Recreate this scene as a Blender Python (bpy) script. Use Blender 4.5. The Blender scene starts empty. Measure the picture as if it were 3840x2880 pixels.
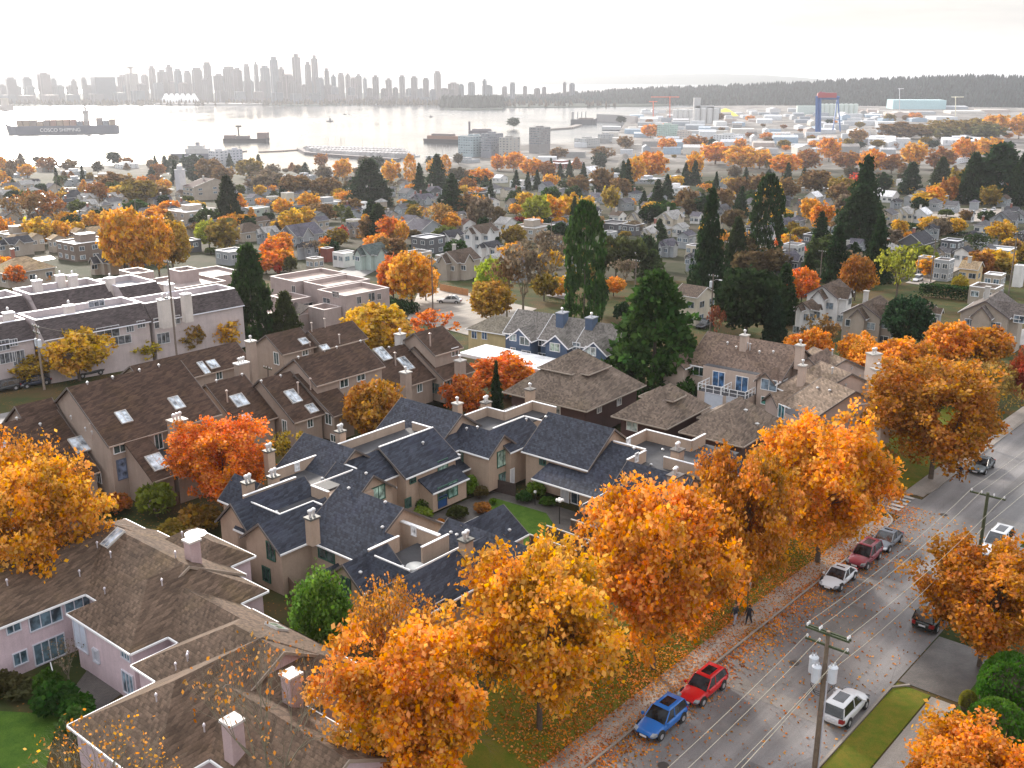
import bpy, math, random
import numpy as np
from mathutils import Vector
from mathutils.bvhtree import BVHTree
random.seed(7)
S=bpy.context.scene; COL=S.collection
R=math.radians
# ---------------------------------------------------------------- camera model (photo pixels 3840 x 2880)
F_=3850.;CX=1920.;CY=1440.;HZ=268.;CH=42.
PT=math.atan((CY-HZ)/F_); sp,cp=math.sin(PT),math.cos(PT)
def ray(q):
    x=(q[0]-CX)/F_; y=(q[1]-CY)/F_
    return (x,cp-y*sp,-(sp+y*cp))
def P(q,z=0.):
    r=ray(q); k=(z-CH)/r[2]; return Vector((r[0]*k,r[1]*k,z))
SEA=-66.
def tz(x,y):
    d=(y-112.)/25.
    s=25.*(math.log1p(math.exp(-abs(d)))+max(d,0))
    z=1.4-.063*s
    if z<SEA+2: z=SEA+2
    f=-x*.755+y*.656   # v of the street frame
    k=min(max((f-33.)/9.,0),1); 
    return z-1.4*(1-k*k*(3-2*k))*(1 if y<200 else 0)
def G(q,dz=0.):
    r=ray(q); a,b=5.,9000.
    if r[2]>-.0005: return None
    f=lambda k:(CH+r[2]*k)-tz(r[0]*k,r[1]*k)-dz
    k=20.
    while f(k)>0 and k<9000: k*=1.03
    lo,hi=k/1.03,k
    for _ in range(24):
        m=(lo+hi)/2
        if f(m)>0: lo=m
        else: hi=m
    return Vector((r[0]*hi,r[1]*hi,CH+r[2]*hi))
def pxm(p): # photo pixels per metre at a world point
    return F_/(p[1]*cp+(CH-p[2])*sp)
def toS(p):
    X,Y,Z=p[0],p[1],p[2]-CH
    dep=Y*cp-Z*sp; up=Y*sp+Z*cp
    return (CX+F_*X/dep, CY-F_*up/dep)
def crop(x0,y0,s): return lambda x,y:(x0+x/s,y0+y/s)
K1=crop(780,1560,2.765);K2=crop(1180,1780,2.765);K3=crop(1400,1460,1.5863);K4=crop(2000,1450,1.5863)
K5=crop(0,1280,1.5863);K6=crop(700,1180,1.5863);K7=crop(1100,1180,1.5863);K8=crop(0,1880,1.5863);K9=crop(200,2200,1.0583)
B1=crop(1200,850,1.7015);B2=crop(2400,850,1.536);C1=crop(2500,1400,1.6507);C2=crop(2200,2100,1.3488);C3=crop(900,1900,1.58);D=crop(0,0,.576)
K10=crop(2550,1180,1.5863);K11=crop(1800,1130,1.411);K12=crop(0,980,1.494);K13=crop(700,950,1.494)
K14=crop(1000,700,1.0583);K15=crop(2200,700,1.411);K16=crop(2940,700,1.411);K17=crop(0,700,1.27)
Q1=crop(0,430,1.3229);Q2=crop(960,430,1.3229);Q3=crop(1920,430,1.3229);Q4=crop(2880,430,1.3229)
Q5=crop(0,180,1.3229);Q6=crop(900,180,1.3229);Q7=crop(2300,230,1.1545)
class Fr:
    def __init__(s,ang):
        a=R(ang); s.a=ang; s.u=Vector((math.sin(a),math.cos(a),0)); s.v=Vector((-math.cos(a),math.sin(a),0))
    def W(s,u,v,z=0.): 
        w=s.u*u+s.v*v; w.z=z; return w
    def uv(s,p): return (p[0]*s.u.x+p[1]*s.u.y,p[0]*s.v.x+p[1]*s.v.y)
# ---------------------------------------------------------------- materials
def newmat(name):
    m=bpy.data.materials.new(name); m.use_nodes=True; nt=m.node_tree
    b=nt.nodes['Principled BSDF']; return m,nt,b
def N(nt,t,**k):
    n=nt.nodes.new(t)
    for a,v in k.items():
        if a in n.inputs.keys(): n.inputs[a].default_value=v
        else: setattr(n,a,v)
    return n
def L(nt,a,b): nt.links.new(a,b)
def mth(nt,op,a,b=None):
    n=nt.nodes.new('ShaderNodeMath'); n.operation=op
    for i,x in enumerate((a,b)):
        if x is None: continue
        if isinstance(x,(int,float)): n.inputs[i].default_value=x
        else: L(nt,x,n.inputs[i])
    return n.outputs[0]
def hsvmul(nt,col,val,sat=None,hue=None):
    h=nt.nodes.new('ShaderNodeHueSaturation'); L(nt,col,h.inputs['Color'])
    if isinstance(val,(int,float)): h.inputs['Value'].default_value=val
    else: L(nt,val,h.inputs['Value'])
    if sat is not None:
        if isinstance(sat,(int,float)): h.inputs['Saturation'].default_value=sat
        else: L(nt,sat,h.inputs['Saturation'])
    if hue is not None:
        if isinstance(hue,(int,float)): h.inputs['Hue'].default_value=hue
        else: L(nt,hue,h.inputs['Hue'])
    return h.outputs['Color']
def noise(nt,scale,detail=3,rough=.55,vec=None):
    n=N(nt,'ShaderNodeTexNoise'); n.inputs['Scale'].default_value=scale; n.inputs['Detail'].default_value=detail; n.inputs['Roughness'].default_value=rough
    if vec is None:
        g=N(nt,'ShaderNodeNewGeometry'); vec=g.outputs['Position']
    L(nt,vec,n.inputs['Vector']); return n.outputs['Fac']
def rng(nt,v,a,b,c,d):
    m=N(nt,'ShaderNodeMapRange'); L(nt,v,m.inputs[0])
    for i,x in enumerate((a,b,c,d)): m.inputs[i+1].default_value=x
    return m.outputs[0]
def objcol(nt): return N(nt,'ShaderNodeObjectInfo').outputs['Color']
MT={}
def mk_roof():
    m,nt,b=newmat('roof_shingle'); g=N(nt,'ShaderNodeNewGeometry'); sx=N(nt,'ShaderNodeSeparateXYZ'); L(nt,g.outputs['Position'],sx.inputs[0])
    zr=mth(nt,'MULTIPLY',sx.outputs[2],8.); row=mth(nt,'FLOOR',zr); fr=mth(nt,'FRACT',zr)
    xy=mth(nt,'ADD',mth(nt,'MULTIPLY',sx.outputs[0],4.6),mth(nt,'MULTIPLY',sx.outputs[1],-1.3))
    cell=mth(nt,'FLOOR',mth(nt,'ADD',xy,mth(nt,'MULTIPLY',row,.37)))
    cv=N(nt,'ShaderNodeCombineXYZ'); L(nt,cell,cv.inputs[0]); L(nt,row,cv.inputs[1])
    wn=N(nt,'ShaderNodeTexWhiteNoise'); L(nt,cv.outputs[0],wn.inputs[0])
    v1=rng(nt,wn.outputs[0],0,1,.66,1.36)
    edge=rng(nt,fr,0,.35,.8,1.0)
    n1=rng(nt,noise(nt,.35,5,.6),.3,.7,.78,1.22); n2=rng(nt,noise(nt,7,2),.3,.7,.85,1.15)
    v=mth(nt,'MULTIPLY',mth(nt,'MULTIPLY',v1,edge),mth(nt,'MULTIPLY',n1,n2))
    moss=rng(nt,noise(nt,.22,4,.7),.52,.72,0,.45)
    c=hsvmul(nt,objcol(nt),v)
    mx=N(nt,'ShaderNodeMix',data_type='RGBA'); L(nt,moss,mx.inputs[0]); L(nt,c,mx.inputs[6])
    L(nt,hsvmul(nt,c,1.08,1.35,.53),mx.inputs[7]); L(nt,mx.outputs[2],b.inputs['Base Color'])
    b.inputs['Roughness'].default_value=.88; b.inputs['Specular IOR Level'].default_value=.22
    bp=N(nt,'ShaderNodeBump'); bp.inputs['Strength'].default_value=.5; bp.inputs['Distance'].default_value=.05; L(nt,v,bp.inputs['Height']); L(nt,bp.outputs[0],b.inputs['Normal'])
    return m
def mk_wall():
    m,nt,b=newmat('wall_stucco')
    v=mth(nt,'MULTIPLY',rng(nt,noise(nt,.5,5,.6),.3,.7,.88,1.1),rng(nt,noise(nt,9,3,.7),.25,.75,.9,1.1))
    g=N(nt,'ShaderNodeNewGeometry'); mp=N(nt,'ShaderNodeMapping'); mp.inputs['Scale'].default_value=(2.5,2.5,.25); L(nt,g.outputs['Position'],mp.inputs[0])
    st=rng(nt,noise(nt,1,4,.7,mp.outputs[0]),.35,.75,1.0,.86)
    L(nt,hsvmul(nt,objcol(nt),mth(nt,'MULTIPLY',v,st)),b.inputs['Base Color']); b.inputs['Roughness'].default_value=.85; return m
def mk_plain(name,rough=.6,metal=0.,var=.15,sc=3.,spec=.5):
    m,nt,b=newmat(name); v=rng(nt,noise(nt,sc,4,.65),.3,.7,1-var,1+var)
    L(nt,hsvmul(nt,objcol(nt),v),b.inputs['Base Color']); b.inputs['Roughness'].default_value=rough; b.inputs['Metallic'].default_value=metal
    b.inputs['Specular IOR Level'].default_value=spec; return m
def mk_glass():
    m,nt,b=newmat('window_glass'); g=N(nt,'ShaderNodeNewGeometry')
    v=rng(nt,noise(nt,1.3,2),.35,.65,.3,1.7)
    L(nt,hsvmul(nt,objcol(nt),v),b.inputs['Base Color']); b.inputs['Roughness'].default_value=.08; b.inputs['Specular IOR Level'].default_value=.9; return m
def mk_leaf():
    m,nt,b=newmat('leaves'); nt.nodes.remove(b); out=nt.nodes['Material Output']
    at=N(nt,'ShaderNodeAttribute',attribute_name='tint'); sx=N(nt,'ShaderNodeSeparateColor'); L(nt,at.outputs['Color'],sx.inputs[0])
    val=rng(nt,sx.outputs[0],0,1,.45,1.45); hue=rng(nt,sx.outputs[1],0,1,.488,.516); sat=rng(nt,sx.outputs[2],0,1,.85,1.05)
    hn=rng(nt,noise(nt,.22,3,.6),.38,.66,-.008,.012)
    hue=mth(nt,'ADD',hue,hn); val=mth(nt,'MULTIPLY',val,rng(nt,noise(nt,.45,3,.6),.35,.65,1.15,.72))
    c=hsvmul(nt,objcol(nt),val,sat,hue)
    d=N(nt,'ShaderNodeBsdfDiffuse'); t=N(nt,'ShaderNodeBsdfTranslucent'); L(nt,c,d.inputs[0]); L(nt,c,t.inputs[0])
    x=N(nt,'ShaderNodeMixShader'); x.inputs[0].default_value=.42; L(nt,d.outputs[0],x.inputs[1]); L(nt,t.outputs[0],x.inputs[2]); L(nt,x.outputs[0],out.inputs[0]); return m
def mk_ground():
    m,nt,b=newmat('ground_soil')
    r=N(nt,'ShaderNodeValToRGB'); e=r.color_ramp.elements
    e[0].position=.3; e[0].color=(.024,.038,.012,1); e[1].position=.75; e[1].color=(.075,.06,.035,1)
    for p,c in ((.45,(.05,.06,.022,1)),(.58,(.085,.06,.028,1))):
        q=e.new(p); q.color=c
    L(nt,noise(nt,.12,8,.65),r.inputs[0])
    g=N(nt,'ShaderNodeNewGeometry')
    vo=N(nt,'ShaderNodeTexVoronoi'); vo.inputs['Scale'].default_value=3.; L(nt,g.outputs['Position'],vo.inputs['Vector'])
    lf=rng(nt,vo.outputs['Distance'],.16,.24,1,0)
    gate=mth(nt,'MULTIPLY',lf,rng(nt,noise(nt,.25,4),.45,.6,0,.9))
    mx=N(nt,'ShaderNodeMix',data_type='RGBA'); L(nt,gate,mx.inputs[0]); L(nt,r.outputs[0],mx.inputs[6]); mx.inputs[7].default_value=(.42,.16,.03,1)
    L(nt,mx.outputs[2],b.inputs['Base Color']); b.inputs['Roughness'].default_value=.9; b.inputs['Specular IOR Level'].default_value=.05; return m
def mk_asphalt(name,c,wet=.35):
    m,nt,b=newmat(name)
    v=mth(nt,'MULTIPLY',rng(nt,noise(nt,.18,6,.6),.3,.7,.75,1.25),rng(nt,noise(nt,14,3,.8),.3,.7,.72,1.28))
    g=N(nt,'ShaderNodeNewGeometry'); mp=N(nt,'ShaderNodeMapping'); mp.inputs['Rotation'].default_value=(0,0,R(-49)+0); L(nt,g.outputs['Position'],mp.inputs[0])
    mp2=N(nt,'ShaderNodeMapping'); mp2.inputs['Scale'].default_value=(.02,.5,1); L(nt,mp.outputs[0],mp2.inputs[0])
    st=rng(nt,noise(nt,1.,4,.6,mp2.outputs[0]),.35,.65,.7,1.25)
    vo=N(nt,'ShaderNodeTexVoronoi',feature='DISTANCE_TO_EDGE'); vo.inputs['Scale'].default_value=.13; L(nt,g.outputs['Position'],vo.inputs['Vector'])
    ck=rng(nt,vo.outputs['Distance'],.001,.004,.8,1)
    v=mth(nt,'MULTIPLY',mth(nt,'MULTIPLY',v,st),ck)
    rgb=N(nt,'ShaderNodeRGB'); rgb.outputs[0].default_value=(*c,1); L(nt,hsvmul(nt,rgb.outputs[0],v),b.inputs['Base Color'])
    L(nt,rng(nt,noise(nt,.3,5,.6,mp2.outputs[0]),.35,.65,wet,.7),b.inputs['Roughness'])
    bp=N(nt,'ShaderNodeBump'); bp.inputs['Strength'].default_value=.25; bp.inputs['Distance'].default_value=.02; L(nt,noise(nt,30,2),bp.inputs['Height']); L(nt,bp.outputs[0],b.inputs['Normal'])
    return m
def mk_water():
    m,nt,b=newmat('sea_water'); b.inputs['Base Color'].default_value=(.05,.06,.065,1); b.inputs['IOR'].default_value=1.33
    g=N(nt,'ShaderNodeNewGeometry'); mp=N(nt,'ShaderNodeMapping'); mp.inputs['Scale'].default_value=(1,.35,1); L(nt,g.outputs['Position'],mp.inputs[0])
    L(nt,rng(nt,noise(nt,.004,5,.6,mp.outputs[0]),.35,.65,.12,.3),b.inputs['Roughness'])
    bp=N(nt,'ShaderNodeBump'); bp.inputs['Strength'].default_value=.35; bp.inputs['Distance'].default_value=.6
    L(nt,mth(nt,'ADD',noise(nt,.12,4,.6,mp.outputs[0]),noise(nt,.02,3,.5,mp.outputs[0])),bp.inputs['Height']); L(nt,bp.outputs[0],b.inputs['Normal']); return m
def mk_grass(name,c,c2):
    m,nt,b=newmat(name); mx=N(nt,'ShaderNodeMix',data_type='RGBA'); L(nt,rng(nt,noise(nt,1.1,6,.7),.35,.65,0,1),mx.inputs[0])
    mx.inputs[6].default_value=(*c,1); mx.inputs[7].default_value=(*c2,1); L(nt,hsvmul(nt,mx.outputs[2],rng(nt,noise(nt,22,3,.8),.3,.7,.55,1.45)),b.inputs['Base Color'])
    b.inputs['Roughness'].default_value=.9; b.inputs['Specular IOR Level'].default_value=.1; return m
def mk_paver():
    m,nt,b=newmat('herringbone_paving'); g=N(nt,'ShaderNodeNewGeometry'); mp=N(nt,'ShaderNodeMapping'); mp.inputs['Rotation'].default_value=(0,0,R(4)); L(nt,g.outputs['Position'],mp.inputs[0])
    br=N(nt,'ShaderNodeTexBrick'); br.inputs['Scale'].default_value=3.2; br.inputs['Color1'].default_value=(.10,.09,.085,1); br.inputs['Color2'].default_value=(.15,.125,.115,1); br.inputs['Mortar'].default_value=(.045,.05,.04,1)
    br.inputs['Mortar Size'].default_value=.03; L(nt,mp.outputs[0],br.inputs['Vector'])
    L(nt,hsvmul(nt,br.outputs[0],rng(nt,noise(nt,.6,5),.3,.7,.7,1.3)),b.inputs['Base Color']); b.inputs['Roughness'].default_value=.5; return m
def mk_far(name,c1,c2,sc):
    m,nt,b=newmat(name); mx=N(nt,'ShaderNodeMix',data_type='RGBA'); L(nt,rng(nt,noise(nt,sc,5,.7),.35,.65,0,1),mx.inputs[0])
    mx.inputs[6].default_value=(*c1,1); mx.inputs[7].default_value=(*c2,1); L(nt,mx.outputs[2],b.inputs['Base Color']); b.inputs['Roughness'].default_value=.9; b.inputs['Specular IOR Level'].default_value=.05; return m
def mk_mid():
    m,nt,b=newmat('mid_ground'); g=N(nt,'ShaderNodeNewGeometry'); sx=N(nt,'ShaderNodeSeparateXYZ'); L(nt,g.outputs['Position'],sx.inputs[0])
    mx=N(nt,'ShaderNodeMix',data_type='RGBA'); L(nt,rng(nt,noise(nt,.035,6,.7),.4,.62,0,1),mx.inputs[0]); mx.inputs[6].default_value=(.028,.038,.016,1); mx.inputs[7].default_value=(.075,.062,.045,1)
    m2=N(nt,'ShaderNodeMix',data_type='RGBA'); L(nt,rng(nt,noise(nt,.018,6,.7),.45,.6,0,1),m2.inputs[0]); m2.inputs[6].default_value=(.15,.14,.13,1); m2.inputs[7].default_value=(.32,.30,.28,1)
    m3=N(nt,'ShaderNodeMix',data_type='RGBA'); L(nt,rng(nt,sx.outputs[1],1000,1350,0,1),m3.inputs[0]); L(nt,mx.outputs[2],m3.inputs[6]); L(nt,m2.outputs[2],m3.inputs[7])
    L(nt,m3.outputs[2],b.inputs['Base Color']); b.inputs['Roughness'].default_value=.85; b.inputs['Specular IOR Level'].default_value=.05; return m
def mk_tower():
    m,nt,b=newmat('tower_facade'); g=N(nt,'ShaderNodeNewGeometry'); sx=N(nt,'ShaderNodeSeparateXYZ'); L(nt,g.outputs['Position'],sx.inputs[0])
    fz=mth(nt,'FRACT',mth(nt,'MULTIPLY',sx.outputs[2],1/3.6)); band=mth(nt,'GREATER_THAN',fz,.42)
    fx=mth(nt,'FRACT',mth(nt,'MULTIPLY',mth(nt,'ADD',sx.outputs[0],sx.outputs[1]),1/5.)); mul=mth(nt,'GREATER_THAN',fx,.22)
    k=mth(nt,'MULTIPLY',band,mul)
    L(nt,hsvmul(nt,objcol(nt),rng(nt,k,0,1,1.15,.45)),b.inputs['Base Color'])
    L(nt,rng(nt,k,0,1,.7,.15),b.inputs['Roughness']); return m
M=dict(roof=mk_roof(),wall=mk_wall(),trim=mk_plain('painted_trim',.5,0,.06),deck=mk_plain('roof_membrane',.6,0,.3,.6,.25),glass=mk_glass(),leaf=mk_leaf(),
 bark=mk_plain('bark',.9,0,.35,4.),paint=mk_plain('vehicle_paint',.22,0,.03,1.,.6),rubber=mk_plain('rubber',.8,0,.1),metal=mk_plain('metal',.4,.5,.12),wood=mk_plain('wood',.75,0,.25,5.),
 cloth=mk_plain('cloth',.9,0,.1),skin=mk_plain('skin',.6,0,.05),ground=mk_ground(),asphalt=mk_asphalt('asphalt',(.175,.166,.163)),asphalt2=mk_asphalt('patched_asphalt',(.125,.118,.115)),asphalt3=mk_asphalt('worn_asphalt',(.20,.185,.17)),concrete=mk_asphalt('sidewalk_concrete',(.27,.235,.2),.6),
 water=mk_water(),grass=mk_grass('lawn_grass',(.045,.095,.014),(.08,.14,.02)),verge=mk_grass('verge_grass',(.085,.12,.012),(.16,.13,.02)),paver=mk_paver(),tower=mk_tower(),
 mid=mk_mid(),hill=mk_far('hill_ground',(.03,.045,.035),(.05,.06,.045),.01),flat=mk_far('industrial_ground',(.16,.15,.14),(.30,.28,.26),.02))
# ---------------------------------------------------------------- mesh helpers
class MB:
    def __init__(s): s.v=[]; s.f=[]
    def add(s,vs,fs):
        o=len(s.v); s.v+= [tuple(x) for x in vs]; s.f+=[tuple(i+o for i in f) for f in fs]
    def quad(s,*p): s.add(p,[tuple(range(len(p)))])
    def hexa(s,b,t): # 4 bottom, 4 top (ccw from above)
        s.add(list(b)+list(t),[(3,2,1,0),(4,5,6,7),(0,1,5,4),(1,2,6,5),(2,3,7,6),(3,0,4,7)])
    def box(s,f,u0,u1,v0,v1,z0,z1):
        if u0>u1:u0,u1=u1,u0
        if v0>v1:v0,v1=v1,v0
        c=[(u0,v0),(u1,v0),(u1,v1),(u0,v1)]
        s.hexa([f.W(a,b,z0) for a,b in c],[f.W(a,b,z1) for a,b in c])
    def tube(s,p0,p1,r0,r1,n=6,cap=True):
        p0=Vector(p0);p1=Vector(p1); d=(p1-p0)
        if d.length<1e-6: return
        d.normalize(); a=d.cross(Vector((0,0,1)) if abs(d.z)<.9 else Vector((1,0,0))).normalized(); b=d.cross(a)
        vs=[]
        for p,r in ((p0,r0),(p1,r1)):
            for i in range(n):
                t=2*math.pi*i/n; vs.append(p+a*(r*math.cos(t))+b*(r*math.sin(t)))
        fs=[(i,(i+1)%n,n+(i+1)%n,n+i) for i in range(n)]
        if cap: fs+=[tuple(range(n))[::-1],tuple(range(n,2*n))]
        s.add(vs,fs)
    def path(s,pts,r,n=4):
        for a,b in zip(pts[:-1],pts[1:]): s.tube(a,b,r,r,n,False)
    def lathe(s,c,prof,n=12):
        c=Vector(c); vs=[]
        for r,z in prof:
            for i in range(n):
                t=2*math.pi*i/n; vs.append(c+Vector((r*math.cos(t),r*math.sin(t),z)))
        fs=[]
        for k in range(len(prof)-1):
            for i in range(n): fs.append((k*n+i,k*n+(i+1)%n,(k+1)*n+(i+1)%n,(k+1)*n+i))
        fs+=[tuple(range(n))[::-1],tuple(range((len(prof)-1)*n,len(prof)*n))]
        s.add(vs,fs)
    def mesh(s,name,off=(0,0,0),smooth=False):
        me=bpy.data.meshes.new(name); o=Vector(off)
        me.from_pydata([(a[0]-o[0],a[1]-o[1],a[2]-o[2]) for a in s.v],[],s.f)
        if smooth: me.shade_smooth()
        me.update(); return me
def link(name,data,mat=None,parent=None,col=None,loc=None):
    o=bpy.data.objects.new(name,data); COL.objects.link(o)
    if data is not None and mat is not None and not data.materials: data.materials.append(mat)
    if parent is not None: o.parent=parent
    if col is not None: o.color=(*col[:3],1)
    if loc is not None: o.location=loc
    return o
def tag(o,label,cat,group=None):
    o['label']=label; o['category']=cat
    if group: o['group']=group
    return o
def thing(name,label,cat,loc,group=None): return tag(link(name,None,loc=Vector(loc)),label,cat,group)
def part(name,mb,mat,parent,col,off=None,smooth=False,sub=None):
    """mb in world coordinates; parent chain root at translation only"""
    r=parent; o=Vector((0,0,0))
    while r is not None: o+=Vector(r.location); r=r.parent
    return link(name,mb.mesh(name,o,smooth),M[mat],parent,col)
def kind(o,k): o['kind']=k; return o
def copy_tree(o,parent=None):
    c=o.copy(); COL.objects.link(c)
    if parent is not None: c.parent=parent
    for ch in CHILD.get(o.name,[]): copy_tree(ch,c)
    return c
CHILD={}
def reg(*objs):
    for o in objs:
        if o.parent is not None: CHILD.setdefault(o.parent.name,[]).append(o)
WHITE=(.8,.8,.8); CREAM=(.62,.52,.42)
# ---------------------------------------------------------------- buildings
class Bld:
    def __init__(s,name,label,cat,ang,wall,roof,base,trim=WHITE,group=None,trimc=True):
        s.f=Fr(ang); s.name=name; s.label=label; s.cat=cat; s.group=group
        s.wc=wall; s.rc=roof; s.tc=trim; s.base=base; s.wb=MB(); s.rb=MB(); s.tb=MB(); s.db=MB(); s.pl=[]; s.items=[]; s.trimc=trimc
    def _slab(s,q,th=.15): # roof plane polygon (world points), gives it thickness
        q=[Vector(x) for x in q]; n=len(q)
        lo=[x-Vector((0,0,th)) for x in q]
        s.rb.add(q+lo,[tuple(range(n)),tuple(range(2*n-1,n-1,-1))]+[(i,n+i,n+(i+1)%n,(i+1)%n) for i in range(n)])
    def gab(s,ax,s0,s1,t0,t1,z0,zr,tr=None,z1=None,h0=0,h1=0,ov=.3,base=None,gut=True,walls=True):
        f=s.f; base=s.base if base is None else base
        if tr is None: tr=(t0+t1)/2
        if z1 is None: z1=z0
        if s0>s1: s0,s1=s1,s0; h0,h1=h1,h0
        if t0>t1: t0,t1=t1,t0; z0,z1=z1,z0
        W=(lambda a,b,z:f.W(a,b,z)) if ax=='u' else (lambda a,b,z:f.W(b,a,z))
        fl=(lambda q:q) if ax=='u' else (lambda q:q[::-1])
        E00,E10,E01,E11=W(s0,t0,z0),W(s1,t0,z0),W(s0,t1,z1),W(s1,t1,z1); R0,R1=W(s0+h0,tr,zr),W(s1-h1,tr,zr)
        s._slab(fl([E00,E10,R1,R0])); s._slab(fl([E11,E01,R0,R1]))
        if h0>0: s._slab(fl([E01,E00,R0]))
        if h1>0: s._slab(fl([E10,E11,R1]))
        if walls:
            g0=(zr-z0)/max(tr-t0,.01); g1=(zr-z1)/max(t1-tr,.01)
            a0,a1=s0+ov,s1-ov; b0,b1=t0+ov,t1-ov; w0=z0+g0*ov-.14; w1=z1+g1*ov-.14
            def pent(a,h):
                p=[W(a,b0,base),W(a,b1,base),W(a,b1,w1)]
                if h<=0: p.append(W(a,tr,zr-.14))
                p.append(W(a,b0,w0)); return p
            if h0>0: w0m=min(w0,w1)
            pA=pent(a0,h0); pB=pent(a1,h1)
            s.wb.quad(*fl(pA[::-1])); s.wb.quad(*fl(pB))
            s.wb.quad(*fl([W(a0,b0,base),W(a1,b0,base),W(a1,b0,w0),W(a0,b0,w0)])); s.wb.quad(*fl([W(a1,b1,base),W(a0,b1,base),W(a0,b1,w1),W(a1,b1,w1)]))
        if gut and s.trimc:
            def bx(sa,sb,ta,tb,za,zb):
                if ax=='u': s.tb.box(f,sa,sb,ta,tb,za,zb)
                else: s.tb.box(f,ta,tb,sa,sb,za,zb)
            bx(s0-.02,s1+.02,t0-.1,t0-.003,z0-.16,z0-.02); bx(s0-.02,s1+.02,t1+.003,t1+.1,z1-.16,z1-.02)
            if h0>0: bx(s0-.1,s0-.003,t0,t1,z0-.16,z0-.02)
            if h1>0: bx(s1+.003,s1+.1,t0,t1,z0-.16,z0-.02)
            for sa,h in ((s0,h0),(s1,h1)):
                if h<=0:
                    pb=MB(); s.pl.append(pb)
                    for ta,za in ((t0,z0),(t1,z1)):
                        d=-1 if sa==s0 else 1
                        o1,o2=sa+d*.003,sa+d*.07
                        pts=[]
                        for oo in (o1,o2):
                            pts+= [W(oo,ta,za-.2),W(oo,tr,zr-.2),W(oo,tr,zr+.02),W(oo,ta,za+.02)]
                        pb.add(pts,[(0,1,2,3),(7,6,5,4),(0,4,5,1),(3,2,6,7),(1,5,6,2),(0,3,7,4)])
    def wedge(s,ax,s0,s1,t0,t1,z0,z1,base=None,ov=.2,walls=True,gut=True):
        f=s.f; base=s.base if base is None else base
        W=(lambda a,b,z:f.W(a,b,z)) if ax=='u' else (lambda a,b,z:f.W(b,a,z))
        q=[W(s0,t0,z0),W(s1,t0,z0),W(s1,t1,z1),W(s0,t1,z1)]
        s._slab(q)
        if walls:
            sg=1 if t1>t0 else -1; g=(z1-z0)/abs(t1-t0)
            a0,a1=min(s0,s1)+ov,max(s0,s1)-ov; b0=t0+sg*ov; b1=t1-sg*.003; w0=z0+g*ov-.15; w1=z1-.16
            c=[(a0,b0,w0),(a1,b0,w0),(a1,b1,w1),(a0,b1,w1)]
            s.wb.hexa([W(a,b,base) for a,b,_ in c],[W(a,b,z) for a,b,z in c])
        if gut and s.trimc:
            sg=1 if t1>t0 else -1; lo,hi=sorted((t0-sg*.1,t0-sg*.003))
            if ax=='u': s.tb.box(f,min(s0,s1),max(s0,s1),lo,hi,z0-.16,z0-.02)
            else: s.tb.box(f,lo,hi,min(s0,s1),max(s0,s1),z0-.16,z0-.02)
    def box(s,u0,u1,v0,v1,z1,base=None,par=0.,deck=True,cap=True,pt=.22):
        base=s.base if base is None else base
        s.wb.box(s.f,u0,u1,v0,v1,base,z1-(par if par else 0))
        e=.004
        if deck: s.db.box(s.f,u0+.05,u1-.05,v0+.05,v1-.05,z1-par+.002,z1-par+.03)
        if par:
            for a in ((u0,u1,v0,v0+pt),(u0,u1,v1-pt,v1),(u0,u0+pt,v0+pt+e,v1-pt-e),(u1-pt,u1,v0+pt+e,v1-pt-e)):
                s.wb.box(s.f,*a,z1-par+.001,z1-.08)
                if cap: s.tb.box(s.f,a[0]-.05,a[1]+.05,a[2]-.05,a[3]+.05,z1-.078,z1+.0)
    def pw(s,u0,v0,u1,v1,zt,zb,th=.16):
        if abs(u1-u0)>abs(v1-v0): a=(min(u0,u1),max(u0,u1),v0-th/2,v0+th/2)
        else: a=(u0-th/2,u0+th/2,min(v0,v1),max(v0,v1))
        s.wb.box(s.f,*a,zb,zt-.07); s.tb.box(s.f,a[0]-.03,a[1]+.03,a[2]-.03,a[3]+.03,zt-.068,zt)
    def deck(s,u0,u1,v0,v1,z): s.db.box(s.f,u0,u1,v0,v1,z-.2,z)
    def done(s):
        f=s.f; c=Vector((0,0,0)); n=len(s.wb.v) or 1
        for a in s.wb.v: c+=Vector(a)
        c/=n; c.z=s.base; s.root=thing(s.name,s.label,s.cat,c,s.group)
        part('wall',s.wb,'wall',s.root,s.wc)
        if s.rb.v: part('roof',s.rb,'roof',s.root,s.rc)
        if s.tb.v: part('gutter' if s.rb.v else 'coping',s.tb,'trim',s.root,s.tc)
        for pb in s.pl: part('fascia',pb,'trim',s.root,getattr(s,'fc',(.12,.1,.09)))
        if s.db.v: part('flat_roof',s.db,'deck',s.root,getattr(s,'dc',(.055,.055,.06)))
        vv=s.wb.v+s.rb.v+s.db.v; o1=len(s.wb.v); o2=o1+len(s.rb.v)
        s.bvh=BVHTree.FromPolygons([Vector(x) for x in vv],s.wb.f+[tuple(i+o1 for i in q) for q in s.rb.f]+[tuple(i+o2 for i in q) for q in s.db.f])
        s.nf=len(s.wb.f)
        return s
    def hit(s,q):
        r=Vector(ray(q)).normalized(); return s.bvh.ray_cast(Vector((0,0,CH)),r)
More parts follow.
